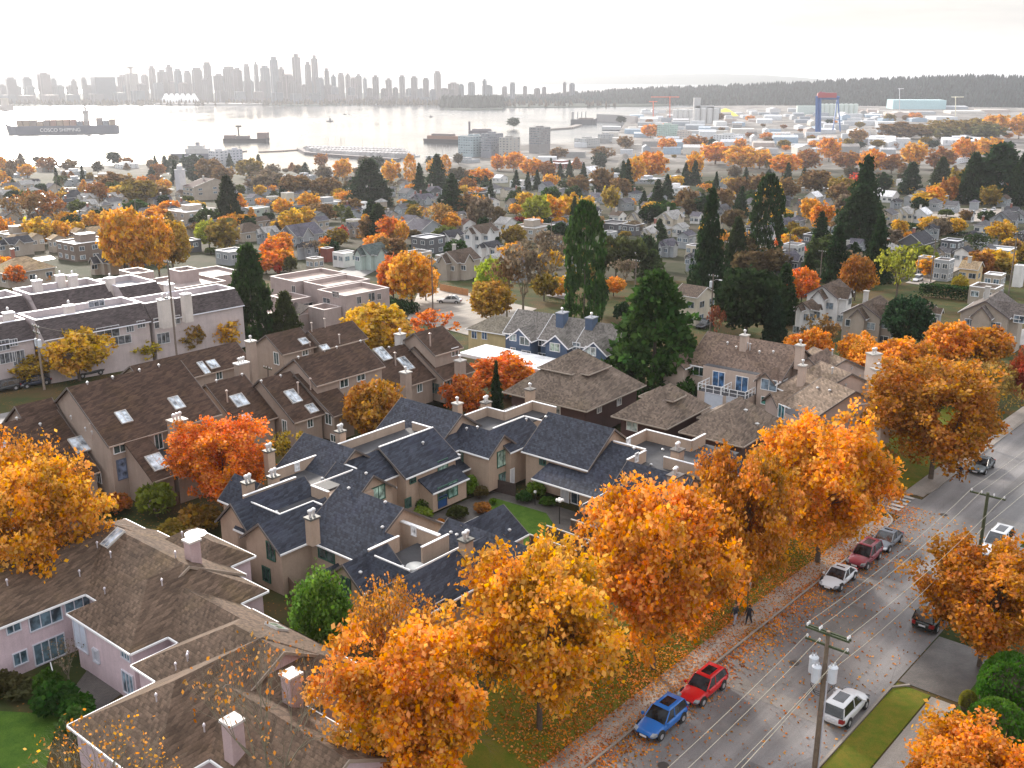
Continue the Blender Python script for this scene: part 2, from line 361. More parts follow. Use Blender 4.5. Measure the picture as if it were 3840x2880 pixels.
    def win(s,q,w=1.2,h=1.3,fc=WHITE,gc=(.05,.08,.08),mull=1,door=False,name=None):
        p,n,i,d=s.hit(q)
        if p is None or abs(n.z)>.3: return
        n=Vector((n.x,n.y,0)).normalized()
        t=Vector((-n.y,n.x,0)); up=Vector((0,0,1)); fr=MB()
        def bb(mb,a0,a1,z0,z1,d0,d1):
            c=[(a0,d0),(a1,d0),(a1,d1),(a0,d1)]
            mb.hexa([p+t*a+n*dd+up*z0 for a,dd in c],[p+t*a+n*dd+up*z1 for a,dd in c])
        k=.08; bb(fr,-w/2-k,w/2+k,h/2,h/2+k,.004,.09); bb(fr,-w/2-k,w/2+k,-h/2-k,-h/2,.004,.11); bb(fr,-w/2-k,-w/2,-h/2+.001,h/2-.001,.004,.09); bb(fr,w/2,w/2+k,-h/2+.001,h/2-.001,.004,.09)
        for j in range(1,mull+1):
            x=-w/2+w*j/(mull+1); bb(fr,x-.03,x+.03,-h/2+.001,h/2-.001,.03,.07)
        wd=part('door' if door else 'window',fr,'trim',s.root,fc); gl=MB(); bb(gl,-w/2,w/2,-h/2,h/2,.006,.03)
        part('pane' if not door else 'door_leaf',gl,'glass' if not door else 'trim',wd,gc)
    def sky(s,q,w=1.,l=1.4,col=(.45,.5,.55)):
        p,n,i,d=s.hit(q)
        if p is None or n.z<.15: return
        t=n.cross(Vector((0,0,1))).normalized(); up=n.cross(t)*-1
        if up.z<0: up=-up
        def bb(mb,a0,a1,b0,b1,d0,d1):
            c=[(a0,b0),(a1,b0),(a1,b1),(a0,b1)]
            mb.hexa([p+t*a+up*b+n*d0 for a,b in c],[p+t*a+up*b+n*d1 for a,b in c])
        fr=MB(); k=.07
        bb(fr,-w/2-k,w/2+k,l/2,l/2+k,-.05,.16); bb(fr,-w/2-k,w/2+k,-l/2-k,-l/2,-.05,.16); bb(fr,-w/2-k,-w/2,-l/2+.001,l/2-.001,-.05,.16); bb(fr,w/2,w/2+k,-l/2+.001,l/2-.001,-.05,.16); bb(fr,-.025,.025,-l/2+.001,l/2-.001,.0,.15)
        o=part('skylight',fr,'trim',s.root,(.5,.48,.45)); g=MB(); bb(g,-w/2,w/2,-l/2,l/2,.02,.12); part('pane',g,'glass',o,col)
    def vent(s,q,h=.35,r=.12,col=(.6,.6,.6),name='roof_vent'):
        p,n,i,d=s.hit(q)
        if p is None: return
        m=MB(); m.lathe(p-Vector((0,0,.15)),[(r*.7,0),(r*.7,h),(r*1.3,h+.02),(r*1.3,h+.12),(r*.4,h+.2)],8)
        part(name,m,'metal',s.root,col)
    def chim(s,u,v,z0,z1,w=.9,d=.9,col=None,pots=2,cap=(.4,.38,.35)):
        col=col or s.wc; m=MB(); m.box(s.f,u-w/2,u+w/2,v-d/2,v+d/2,z0,z1); c=part('chimney',m,'wall',s.root,col)
        k=MB(); k.box(s.f,u-w/2-.1,u+w/2+.1,v-d/2-.1,v+d/2+.1,z1+.002,z1+.15); part('chimney_cap',k,'trim',c,cap)
        for i in range(pots):
            g=MB(); o=(i-(pots-1)/2)*.42; x=s.f.W(u+o,v+o*.2,z1+.152); g.lathe(x,[(.12,0),(.12,.4),(.2,.42),(.2,.6),(.06,.7)],8); part('flue',g,'metal',c,(.7,.7,.7))
    def chimpx(s,qb,z0,z1,w=.9,d=.9,**k):
        p=P(qb,z1); u,v=s.f.uv(p); s.chim(u,v,z0,z1,w,d,**k)
# ================================================================ near buildings
BEIGE=(.44,.33,.25); SLATE=(.040,.045,.060); BROWNR=(.070,.042,.030); PINK=(.60,.47,.50); PINKR=(.115,.078,.055); BUFF=(.52,.41,.34)
GREENF=(.03,.10,.07)
BL=[]
# --- slate-roofed townhouses (A: front left row)
b=Bld('townhouse_row','slate roofed beige townhouses at the near left end of the courtyard block, sunken deck','townhouses',39.7,BEIGE,SLATE,.8,group='slate roofed townhouse blocks')
b.gab('u',46.1,54,66.57,71.45,5,7.3)
b.gab('u',45.6,52.6,62.0,67.2,5,6.95,tr=64.6)
b.wedge('v',64.6,69,46.2,48.0,5,6.85)
b.gab('v',55.9,63.6,48.75,58.3,5,8.1,ov=.25)
b.wedge('v',54.3,56.1,48.75,51.35,5,6.72,ov=.1)
b.gab('v',69.2,76.6,55.9,64.6,5,8.0)
b.gab('v',64.9,70,55.8,61.3,5,7.05)
b.gab('u',58.7,64,67.0,72.,5.0,7.0)
b.deck(47.9,53.6,64.7,70.2,5.9); b.deck(53.4,58.6,67.6,73.0,5.9); b.wb.box(b.f,48.2,58.4,64.8,70.,.8,5.68); b.wb.box(b.f,53.6,58.2,68,72.8,.8,5.65)
b.pw(48.3,70.25,53.95,70.25,6.95,5.5); b.pw(53.2,73.1,59.3,73.1,6.95,5.5); b.pw(53.6,65.3,53.6,67.6,6.95,5.5); b.pw(58.9,67.8,58.9,70.9,6.95,5.5)
for a in ((47.9,64.8,47.9,68.6),(48.0,64.75,51.4,64.75),(51.4,63.6,51.4,64.7),(53.7,67.55,58.9,67.55)): b.tb.box(b.f,min(a[0],a[2])-.04,max(a[0],a[2])+.04,min(a[1],a[3])-.04,max(a[1],a[3])+.04,6.86,6.98)
b.gab('v',71.5,75.2,49.0,53.0,5,6.9)
b.gab('u',46.2,49,57.6,60.4,2.7,3.9,walls=False) 
b.done(); BL.append(b)
b.chim(47.9,60.6,5.5,7.75,.85,.75,pots=2,cap=(.09,.09,.08)); b.chim(49.8,71.6,5,7.3,.85,.75,cap=(.09,.09,.08)); b.chim(52.4,71.4,5,7.1,.8,.7,cap=(.09,.09,.08)); b.chim(55.4,75.9,5,7.6,.8,.7,cap=(.09,.09,.08)); b.chim(63.4,74.9,5,7.6,.8,.7,cap=(.09,.09,.08))
b.win(K1(655,1400),.95,1.45,GREENF); b.win(K1(1230,1420),1.9,1.2,GREENF); b.win(K1(610,1640),.9,1.2,GREENF); b.win(K1(1765,800),1.5,1.3,GREENF,(.35,.5,.42))
b.win(K1(1400,530),.45,.7,(.75,.75,.75),(.7,.7,.7),0); b.win(K1(920,525),.45,.7,(.75,.75,.75),(.7,.7,.7),0); b.win(K1(815,710),.45,.7,(.75,.75,.75),(.7,.7,.7),0)
for q in ((710,1000),(1185,655),(1640,600),(1460,755),(1840,900),(1810,1160)): b.vent(K1(*q),.15)
# --- B: front row near street
b=Bld('townhouse_row','slate roofed beige townhouses nearest the orange street trees, dark sunken deck behind a chimney','townhouses',39.7,BEIGE,SLATE,.8,group='slate roofed townhouse blocks')
b.gab('u',45.8,56,46.3,51.9,5,6.8,tr=49.1)
b.gab('u',45.4,50,52.05,56.3,5,6.75)
b.wedge('v',49.1,54.2,46.1,47.7,5,6.75)
b.gab('v',42.5,53.4,53.2,59.2,5,7.0)
b.gab('u',56,61.3,49.1,54.6,5,6.9)
b.deck(47.7,53.6,49.2,54.3,5.5); b.wb.box(b.f,48,53.5,49.4,54.2,.8,5.28); b.wb.box(b.f,53.4,53.6,51.9,56.2,.8,6.78); b.tb.box(b.f,53.32,53.68,51.9,56.2,6.8,6.9)
b.pw(48.2,54.35,51.4,54.35,6.85,5.3)
b.pw(51,51.4,54,51.4,6.95,5.3)
for a in ((47.7,49.4,47.7,53.1),(48.2,49.15,54.5,49.15)): b.tb.box(b.f,min(a[0],a[2])-.04,max(a[0],a[2])+.04,min(a[1],a[3])-.04,max(a[1],a[3])+.04,6.84,6.95)
b.done(); BL.append(b)
b.chim(53.0,48.6,5.5,7.6,.85,.75,cap=(.09,.09,.08))
b.win(K2(330,1165),.9,1.5,GREENF); b.win(K2(705,1290),.8,1,GREENF); b.win(K2(1440,1335),1.5,1.1,(.45,.38,.33),(.04,.05,.06)); b.win(K2(1300,1400),.9,1.3,(.45,.38,.33)); b.win(K2(725,785),.45,.75,(.75,.75,.75),(.7,.7,.7),0); b.win(K2(1032,580),.45,.75,(.75,.75,.75),(.7,.7,.7),0)
for q in ((910,960),(1415,605),(1475,630),(2020,580),(475,1020)): b.vent(K2(*q),.15)
m=MB(); m.lathe(P(K2(1040,950),5.51),[(.75,0),(.7,.06),(.3,.12)],14); part('roof_drain',m,'trim',b.root,(.5,.5,.48))
# --- C: centre row across the garden
b=Bld('townhouse_row','slate roofed beige townhouses behind the garden, big plain roof above a blue door','townhouses',39.7,BEIGE,SLATE,1.2,group='slate roofed townhouse blocks')
b.gab('u',63.35,70.9,65.7,72.9,5,7.25)
b.deck(62,71.5,70,73.4,6.2); b.wb.box(b.f,62.2,71.3,70.2,73.3,1,5.98)
b.pw(61.3,73.5,70.9,73.5,7.1,5.9); b.pw(71.2,69.9,71.2,72.6,7.1,5.9)
b.tb.box(b.f,63.4,70.9,69.25,69.42,7.27,7.36)
b.tb.box(b.f,70.9,71.1,65.7,69.4,5.1,5.2)
b.wedge('u',65.2,70.4,64.0,66.1,3.3,4.3,base=1.2)
b.gab('v',68.5,77.5,70.1,78.8,5,8.0)
b.gab('u',69.8,75.2,67.1,71.,5,6.25)
b.wedge('u',70.9,73.9,65.9,67.5,3.2,3.9,walls=False)
b.gab('v',63.1,69.4,72.4,77.2,5,6.85)
b.gab('u',75,81,62.5,67.9,5,6.8)
b.deck(75.6,85,65.3,70.2,5.9); b.wb.box(b.f,75.8,84.9,65.4,70.1,1,5.68)
b.pw(76.3,70.2,80.3,70.2,6.95,5.7); b.pw(80.3,67.8,80.3,70.2,6.95,5.7); b.pw(80.3,67.7,85.2,67.7,6.95,5.7); b.pw(85.1,64.4,85.1,67.6,6.95,5.7)
b.tb.box(b.f,75.5,80.6,65.15,65.3,6.82,6.93); b.tb.box(b.f,80.55,80.7,62.4,65.1,6.82,6.93)
b.done(); BL.append(b)
b.win(K3(412,463),1.3,1.5,GREENF,(.25,.38,.33)); b.win(K3(233,530),.7,.8,GREENF); b.win(K3(205,675),.7,.9,GREENF); b.win(K3(412,612),1.3,1.2,GREENF); b.win(K3(472,592),1.2,1.5,GREENF,(.2,.35,.3)); b.win(K3(410,665),1.1,1.0,(.02,.06,.16),(.02,.07,.20),0,True)
b.win(K3(512,385),1.0,1.3,GREENF,(.3,.4,.38)); b.win(K3(770,407),1.7,1.6,GREENF,(.3,.42,.36)); b.win(K3(780,527),1.7,1.2,GREENF,(.2,.3,.3)); b.win(K3(922,458),.6,.7); b.win(K3(825,515),.5,1.5,WHITE,(.7,.7,.72),0,True)
b.win(K3(217,255),.45,.8,(.75,.75,.75),(.7,.7,.7),0); b.win(K3(93,300),.45,.8,(.75,.75,.75),(.7,.7,.7),0)
b.chim(80.9,70.9,5,7.1,.9,.8,cap=(.12,.11,.1)); b.chim(88.3,70.6,5,6.9,.9,.8,pots=1,cap=(.12,.11,.1)); b.chim(79.3,73.7,5,6.8,.8,.8,pots=1)
for q in ((555,240),(295,325),(620,232),(910,185),(1030,165),(375,75)): b.vent(K3(*q),.25)
# --- D: right row
b=Bld('townhouse_row','slate roofed beige townhouses at the far right of the courtyard block with white porch door','townhouses',39.7,BEIGE,SLATE,1.2,group='slate roofed townhouse blocks')
b.gab('v',53.6,61.9,76.1,84.9,5,8.1)
b.wedge('v',50.2,53.7,74.4,80.2,3.9,6.9,base=1.2)
b.gab('v',42,49.0,72.9,79.0,5,7.2)
b.gab('u',69.4,76,44.4,49.3,4.9,6.5)
b.deck(78,88.2,43.8,53.0,5.7); b.wb.box(b.f,78.2,88,44,52.9,1,5.48)
b.pw(80.1,49.7,80.1,53.4,7.0,5.5); b.pw(76.9,49.65,80.1,49.65,6.9,5.3); b.pw(81.8,52.9,85.4,52.9,6.9,5.5); b.pw(85.3,47.6,85.3,52.9,6.9,5.5); b.pw(79.8,43.3,79.8,47.4,6.9,5.5); b.pw(85.4,47.6,88,47.6,6.9,5.5)
b.gab('u',80,86.5,41.8,47.2,5,6.7)
b.wedge('v',50.5,58.6,73.6,76.4,3.7,4.5,walls=False)
b.wb.box(b.f,75.0,76.3,50.8,53.0,1.2,3.3)
b.done(); BL.append(b)
b.win(K4(57,440),.7,.8,GREENF); b.win(K4(252,507),1.6,1.3,GREENF,(.35,.42,.4)); b.win(K4(20,545),.9,1.,GREENF); b.win(K4(190,640),.9,1.9,WHITE,(.6,.62,.65),1,True); b.win(K4(265,657),1.5,1.5,WHITE,(.05,.07,.09)); b.win(K4(563,330),.6,.8,(.75,.75,.75),(.7,.7,.7),0); b.win(K4(613,420),.45,.8,(.75,.75,.75),(.7,.7,.7),0)
b.chimpx(K4(845,530),5,7.8,1.1,1,pots=2,cap=(.12,.1,.09)); b.chimpx(K4(858,378),5,7.4,1,.9,pots=2,cap=(.12,.11,.1))
for q in ((255,170),(770,380),(75,185),(600,372),(700,470)): b.vent(K4(*q),.2)
# --- brown-roofed stucco townhouses on the left
TAN=(.36,.28,.23)
b=Bld('townhouse_row','steep dark brown roofed stucco townhouses at the left, tall chimney beside a long catslide roof','townhouses',39.7,TAN,BROWNR,.8,trim=(.42,.33,.27),group='dark brown roofed townhouse rows')
b.gab('u',47.2,60.2,90.3,104,7,11.7,tr=97.2)
b.wedge('u',48.8,51.4,85.7,90.6,4.0,7.2)
b.wedge('u',51.4,56.2,85.5,88.6,3.6,4.6); b.box(51.5,56.5,88.4,90.5,5.0)
b.gab('u',29,47.0,92.2,106,4,8.9,tr=99.6)
b.gab('u',43.4,47.2,97.6,104.6,7.1,9.9,tr=100.8)
b.done(); BL.append(b)
b.chim(54.0,88.9,3,8.2,1.5,1.3,pots=3,cap=(.4,.34,.28))
b.win(K5(712,630),1.3,1.0); b.win(K5(592,808),.7,1.1); b.win(K5(942,585),.8,1.9); b.win(K5(725,760),.9,2.0,(.1,.13,.2),(.12,.16,.25),0)
for q,w,l in (((735,452),1.1,1.5),((1050,368),1.1,1.6),((933,720),1.5,1.9),((478,615),1.6,1.9),((612,708),1.4,1.0),((15,640),1.2,1.5),((380,345),1.8,1.1)): b.sky(K5(*q),w,l)
for q in ((520,255),(670,222),(830,178),(945,150),(815,165),(100,465),(240,500),(425,455),(510,525),(550,545)): b.vent(K5(*q),.25)
b.vent(K5(552,575),1.6,.14,(.55,.45,.4),'flue_pipe')
b=Bld('townhouse_row','dark brown roofed stucco townhouses with large skylights behind the bright orange tree','townhouses',39.7,TAN,BROWNR,.8,trim=(.42,.33,.27),group='dark brown roofed townhouse rows')
b.gab('u',63.6,68.9,92.2,104,4,8.0,tr=98.1)
b.gab('u',68.7,73.2,89.0,100.,4,8.0,tr=95.0)
b.gab('u',73.0,76.6,87.3,98,4,7.8,tr=94.)
b.gab('u',73.3,84.2,90.4,98.2,7,9.6)
b.done(); BL.append(b)
b.chim(77.2,84.6,.5,6.4,1.0,1.0,pots=1)
b.win(K6(400,680),.7,1.1); b.win(K6(733,640),.7,1.1); b.win(K6(845,620),1,1.2); b.win(K6(1035,368),1.2,.9); b.win(K6(935,400),1.2,1.2); b.win(K6(875,735),.9,.8); b.win(K6(585,670),.7,1.6)
for q,w,l in (((313,512),1.6,1.7),((350,615),1.1,.9),((632,488),1.3,1.9),((743,560),1.1,1.2),((692,362),1.3,2.0)): b.sky(K6(*q),w,l)
for q in ((330,362),(177,400),(375,345),(445,402),(560,370),(665,260),(820,218),(1035,163),(893,200)): b.vent(K6(*q),.25)
for q in ((243,520),(665,468),(738,445)): b.vent(K6(*q),1.4,.13,(.55,.45,.4),'flue_pipe')
b=Bld('townhouse_row','dark brown roofed stucco townhouses beside the white topped carport, two tall chimneys','townhouses',39.7,TAN,BROWNR,.8,trim=(.42,.33,.27),group='dark brown roofed townhouse rows')
b.gab('u',84.4,91.9,89.2,100,4,7.6,tr=94.9)
b.gab('u',91.7,97.6,87.4,98,4,7.5,tr=93.)
b.gab('u',91.8,97.2,89.1,96.6,7,9.4)
b.done(); BL.append(b)
b.chimpx(K7(668,345),.5,6.6,1,1,pots=1); b.chimpx(K7(992,275),.5,6.4,1.1,1,pots=1); b.chimpx(K7(635,118),4,8.8,1.1,1,pots=1,col=(.5,.48,.46))
b.win(K7(750,433),.8,1.1); b.win(K7(843,437),1.6,1.4,(.3,.25,.2)); b.win(K7(912,415),1.1,1.4); b.win(K7(617,505),.8,1.5); b.win(K7(960,220),1.2,1.)
for q,w,l in (((530,235),1.5,2.2),((667,292),1.3,2.2)): b.sky(K7(*q),w,l)
for q in ((608,300),(815,185)): b.vent(K7(*q),1.7,.14,(.5,.42,.38),'flue_pipe')
for q in ((645,178),(570,198),(400,163)): b.vent(K7(*q),.2)
b=Bld('townhouse_row','dark brown roofed stucco townhouses furthest back, in front of the big dark conifer','townhouses',39.7,TAN,BROWNR,.8,trim=(.42,.33,.27),group='dark brown roofed townhouse rows')
b.gab('u',62.6,78,109,116,5.5,7.8,tr=112.3); b.gab('u',82.9,88.8,109,116,5.5,7.7,tr=112.4); b.gab('u',88.9,97,107.5,114,5.3,7.4)
b.done(); BL.append(b)
b.chimpx(K6(380,160),1,8.6,1.0,1,pots=1); b.chimpx(K6(325,290),3,6.6,1.6,1,pots=3,cap=(.6,.6,.6))
b.win(K6(192,357),.8,1.1); b.win(K6(703,222),.9,.8); b.win(K6(535,260),1,1.6)
for q,w,l in (((155,297),1.2,1.3),((100,318),.7,2.0),((697,160),1.2,1.1),((820,197),1.2,.9)): b.sky(K6(*q),w,l)
for q in ((192,160),(567,75),(745,100),(823,75),(910,170),(735,215),(90,185)): b.vent(K6(*q),1.3,.13,(.55,.48,.44),'flue_pipe')
# --- pink house complex bottom left
b=Bld('apartment_house','pale pink stucco house complex with brown hipped shingle roofs in the bottom left corner','building',39.7,PINK,PINKR,-.2,group=None)
b.gab('u',10,40.8,67,76.8,5.5,8,h1=4)
b.gab('v',60.5,72.6,31.9,41.2,5.5,8,ov=.35)
b.gab('u',29.6,40.7,57.1,65.3,5.5,7.95,h0=4.1,h1=4.1)
b.gab('v',48,60.4,32.4,38.2,5.5,7.15,h1=1)
b.gab('v',46,55.8,28.9,38.3,5.5,8.1,h1=4.7)
b.gab('u',23.1,38.3,43.9,52.9,5.5,8.1,h0=4.5,h1=4.5)
b.gab('v',36,46.8,26.6,33.2,5.5,7.3)
b.gab('v',62.5,70.5,39,43.6,5.5,6.9,h0=2.3,h1=2.3)
b.gab('u',12,17.8,44,50,5.5,7.2,h1=2.9)
b.fc=(.30,.24,.19); b.done(); BL.append(b)
for q,z0,z1,w in ((K8(440,130),6,8.8,.85),(K8(1140,235),6,8.8,.85),(K9(710,535),5.5,8.1,.85),(K9(943,350),5.5,8.0,.85)): b.chimpx(q,z0,z1,w,w,pots=0,cap=(.6,.56,.54),col=(.50,.37,.37))
m=MB(); m.lathe(P(K8(1165,215),9.2),[(.1,0),(.75,.25),(.8,.32)],14); part('satellite_dish',m,'trim',b.root,WHITE)
for q,w,h,k in (((78,748),.9,.7,1),((270,695),2.3,1.1,2),((465,600),2.0,1.0,2),((120,930),.9,.9,1),((295,880),2.2,1.6,3),((578,915),.6,.9,1),((750,915),1.,.5,2)): b.win(K8(*q),w,h,(.62,.62,.68),(.10,.16,.2),k)
b.win(K8(480,790),1.6,2.4,(.6,.6,.66),(.55,.6,.7),1,True); b.win(K9(300,385),1.3,1.6,(.62,.62,.68),(.2,.28,.35),2); b.win(K9(170,275),.6,.9,(.62,.62,.68),(.1,.16,.2),1); b.win(K9(1105,630),1.6,1.6,(.6,.6,.64),(.3,.33,.38),2); b.win(K9(1045,485),1.3,.9,(.6,.6,.64),(.25,.28,.33),2)
b.sky(K8(673,220),.9,1.7,(.42,.48,.55)); b.sky(K9(885,163),1.2,.9,(.14,.22,.14))
for q in ((45,500),(475,445),(580,275),(660,335),(965,500),(625,550),(1120,935),(940,160),(1085,215),(1045,335)): b.vent(K8(*q),.5,.07,(.7,.66,.7))
for q in ((410,455),(533,295),(600,575),(487,330)): b.vent(K9(*q),.5,.07,(.7,.66,.7))
# --- craftsman hip-roof houses
def crafts(u0,u1,v0,v1,zr,lab,f=38,ze=5,wins=()):
    b=Bld('hip_roof_house',lab,'house',f,(.075,.04,.035),(.15,.115,.09),1.0,trim=(.32,.27,.22),group='brown shingled hip roof houses')
    hw=(v1-v0)/2; hu=(u1-u0)/2; h=min(hw,hu)*.97
    if hu>=hw: b.gab('u',u0,u1,v0,v1,ze,zr,h0=h,h1=h,ov=.8)
    else: b.gab('v',v0,v1,u0,u1,ze,zr,h0=h,h1=h,ov=.8)
    s=(zr-ze)/h
    # dormers: toward -u and -v
    um,vm=(u0+u1)/2,(v0+v1)/2; k=h*.56; dw=h*.42
    zd=ze+s*(h*.50)+.5
    b.gab('u',um-k-.25,um,vm+.1*h-dw,vm+.1*h+dw,zd,zd+dw*.62,h0=dw*.9,ov=.45,base=zd-1.2)
    b.gab('v',vm-k-.25,vm,um-dw,um+dw,zd,zd+dw*.62,h0=dw*.9,ov=.45,base=zd-1.2)
    b.fc=(.2,.16,.13); b.done(); BL.append(b)
    for q,w,h2,g in wins: b.win(q,w,h2,(.6,.58,.55),g,1)
    return b
crafts(92.6,105.7,61.6,73.8,9.9,'largest brown shingled hip roof house, in front of the blue townhouses',wins=[(K11(382,422),2.6,.5,(.3,.33,.33)),(K11(735,522),.9,1.2,(.35,.36,.38)),(K11(630,565),.8,1.,(.35,.36,.38)),(K11(665,435),1.5,.4,(.3,.33,.33)),(K11(400,570),1.3,1.0,(.3,.33,.33))])
crafts(93,103.2,51.4,58.5,7.9,'middle sized brown shingled hip roof house with two dormers beside the pale garage building',wins=[(K11(806,652),1.3,1.3,(.4,.48,.46)),(K11(850,605),1.6,.3,(.3,.33,.33)),(K11(1075,585),1.2,.3,(.3,.33,.33))])
b=Bld('hip_roof_house','plain brown pyramid roofed house partly hidden by the round orange tree','house',38,(.075,.04,.035),(.15,.115,.09),1.0,trim=(.32,.27,.22),group='brown shingled hip roof houses')
b.gab('u',93,103.1,42.4,49.9,5,8.1,h0=4.6,h1=3.6,ov=.8); b.gab('u',99.5,105,46.5,51.2,4.6,5.9,h0=2,ov=.5)
b.fc=(.2,.16,.13); b.done(); BL.append(b)
for q in ((390,573),(458,655)): b.vent(K10(*q),.2,.2,(.5,.5,.48))
# --- blue townhouses
b=Bld('townhouse_row','row of three blue clapboard townhouses with white gable rakes and grey roofs','townhouses',32,(.085,.125,.20),(.17,.155,.14),-.6,trim=WHITE)
for i,(v0,v1,du,dz) in enumerate(((73.3,79.5,0,.0),(67.2,73.3,-.2,-.1),(60.9,67.2,-.4,-.2))):
    u0=124.6+du; z=5+dz
    b.gab('v',v0,v1,u0,u0+8.6,z,7.75+dz,ov=.3)
    vm=(v0+v1)/2-.9
    b.gab('u',u0-1.9,u0+4,vm-2.1,vm+2.1,z-.2,z+1.5,ov=.35)
b.fc=(.75,.75,.77); b.done(); BL.append(b)
for q,w,h,g in (((237,210),1.5,1.1,(.03,.05,.05)),((397,243),1.5,1.1,(.25,.32,.25)),((585,263),1.6,1.1,(.3,.35,.33)),((175,190),1,.9,(.15,.2,.2)),((328,218),1,.9,(.04,.05,.06)),((510,238),1.1,1,(.15,.18,.2)),((245,277),1.4,.8,(.04,.05,.06)),((175,262),.7,.9,(.04,.05,.06)),((330,290),1.3,.8,(.04,.05,.06))): b.win(K11(*q),w,h,WHITE,g)
b.chimpx(K11(435,62),5,8.4,1.6,1.2,pots=1,cap=(.2,.22,.26)); b.chimpx(K11(590,88),5,8.2,1.6,1.2,pots=1,cap=(.2,.22,.26))
# --- buff garage building G1
b=Bld('apartment_house','buff stucco building with two garage doors under a white railed balcony and long brown roof','building',38,BUFF,(.15,.105,.082),-.4)
b.gab('v',49,62.4,117.3,129,5,8.3,tr=123.1)
b.gab('u',115.9,119.5,49.2,52.0,4.9,6.2); b.gab('u',115.6,119.5,61.6,65.2,4.8,6.1)
b.box(116.8,119,52.1,59.6,5.35)
b.box(113.6,116.8,52.0,58.6,2.9); 
b.gab('u',121.,127,44.,50.5,5.0,7.6)
b.done(); BL.append(b)
for a in ((113.65,52,113.65,58.6),(113.6,52.05,116.7,52.05),(113.6,58.55,116.7,58.55),(113.6,55.4,116.7,55.4)):
    if abs(a[0]-a[2])<.1: b2=(a[0]-.03,a[0]+.03,a[1],a[3])
    else: b2=(a[0]+.05,a[2],a[1]-.03,a[1]+.03)
    m=MB(); m.box(b.f,*b2,3.85,3.93); m.box(b.f,*b2,3.4,3.44)
    n=6 if b2[3]-b2[2]>1 else 3
    for i in range(n+1):
        uu=b2[0]+(b2[1]-b2[0])*i/n; vv=b2[2]+(b2[3]-b2[2])*i/n; m.box(b.f,uu-.04,uu+.04,vv-.04,vv+.04,2.93,3.85)
    part('balcony_railing',m,'trim',b.root,WHITE)
b.win(K10(230,383),1.6,1.9,WHITE,(.06,.14,.28)); b.win(K10(368,413),1.6,1.9,WHITE,(.07,.15,.28)); b.win(K10(530,418),2.0,1.3,WHITE,(.18,.24,.3)); b.win(K10(115,335),1.6,1.2,WHITE,(.03,.06,.06)); b.win(K10(525,515),1.8,.9,WHITE,(.05,.16,.13))
b.win(K10(200,515),2.4,1.9,(.6,.6,.64),(.62,.66,.74),0,True); b.win(K10(325,535),2.2,1.7,(.6,.6,.64),(.6,.62,.68),0,True)
b.chimpx(K10(385,125),6,9.0,.9,.9,pots=1); b.chimpx(K10(716,185),6,9.0,.9,.9,pots=1); b.chimpx(K10(730,305),4,7.6,.8,.8,pots=1)
for q in ((398,205),(415,210),(283,175),(335,200),(473,228),(555,228)): b.vent(K10(*q),.9 if q[0] in(398,415) else .3,.13)
b=Bld('apartment_house','buff stucco building with stepped gables and party walls right of the garage building','building',69,(.52,.41,.36),(.21,.155,.115),-.2)
b.gab('v',90.4,96.5,71.2,82.3,4.4,7.1,tr=76.7); b.gab('v',96.2,102.2,74.5,86.5,4.4,7.2,tr=80.8); b.gab('v',102,108.6,78.5,90.5,4.4,7.1,tr=84.6)
b.pw(76.9,90.5,82.2,90.5,5.4,4.2)
b.box(69.5,73.2,91.5,94.5,4.4); b.gab('u',70,74,87.8,91.2,3.2,4.4); b.gab('u',70.2,76,95.8,99.,4.2,5.6)
b.done(); BL.append(b)
b.win(K10(605,577),1.1,1.5,WHITE,(.05,.15,.18)); b.win(K10(1078,637),1.2,1,(.2,.2,.22),(.03,.04,.05),0)
b.chimpx(K10(1228,455),2,8.,1.3,1.1,pots=2,col=(.62,.52,.45)); b.chimpx(K10(1155,235),3,9.3,1.4,1.1,pots=2,col=(.62,.52,.45)); b.chimpx(K10(1180,325),2,8.2,1.4,1,pots=2,col=(.62,.52,.45))
for q in ((905,350),(905,240),(818,440),(985,420),(890,455),(1022,322),(980,250),(1010,233)): b.vent(K10(*q),.8 if q[0]==905 else .2,.14)
# --- white parapet rows at left
b=Bld('apartment_house','long pale apartment building with bright white parapets and dark mansard roofs at the left edge','building',43,(.52,.45,.45),(.072,.058,.058),-1.5,trim=(.85,.87,.95),trimc=True)
b.dc=(.30,.29,.31)
def mans(u0,u1,v0,v1,ze,zt,back=True,ends=True,d=2.4):
    b.wedge('u',u0,u1,v0,v0+d,ze,zt)
    b.wb.box(b.f,u0+.2,u1-.2,v0+d+.01,v1,b.base,zt-.9); b.db.box(b.f,u0+.3,u1-.3,v0+d+.1,v1-.1,zt-.9,zt-.86)
    for a in ((u0+.1,v0+d+.1,u1-.1,v0+d+.1),(u0+.1,v1,u1-.1,v1),(u0+.2,v0+d+.25,u0+.2,v1-.15),(u1-.2,v0+d+.25,u1-.2,v1-.15)): b.pw(*a,zt+.08,zt-.95,.3)
mans(36,57.4,146.5,153.2,5.6,8.0); mans(57.8,74,144.3,152.6,5.6,8.1); mans(74.2,90.3,144.0,151.5,5.5,7.9)
mans(44,64,163.6,171.8,5.9,8.0); mans(64.4,77,161.5,170.6,5.9,8.3); mans(77.3,84,158.,169,5.9,8.1)
b.wb.box(b.f,78,90,151.7,157.8,-1.5,6.0); b.db.box(b.f,78.1,89.9,151.8,157.7,6.002,6.04)
b.done(); BL.append(b)
for q in ((30,455),(75,455),(225,262),(365,250),(535,235)): pass
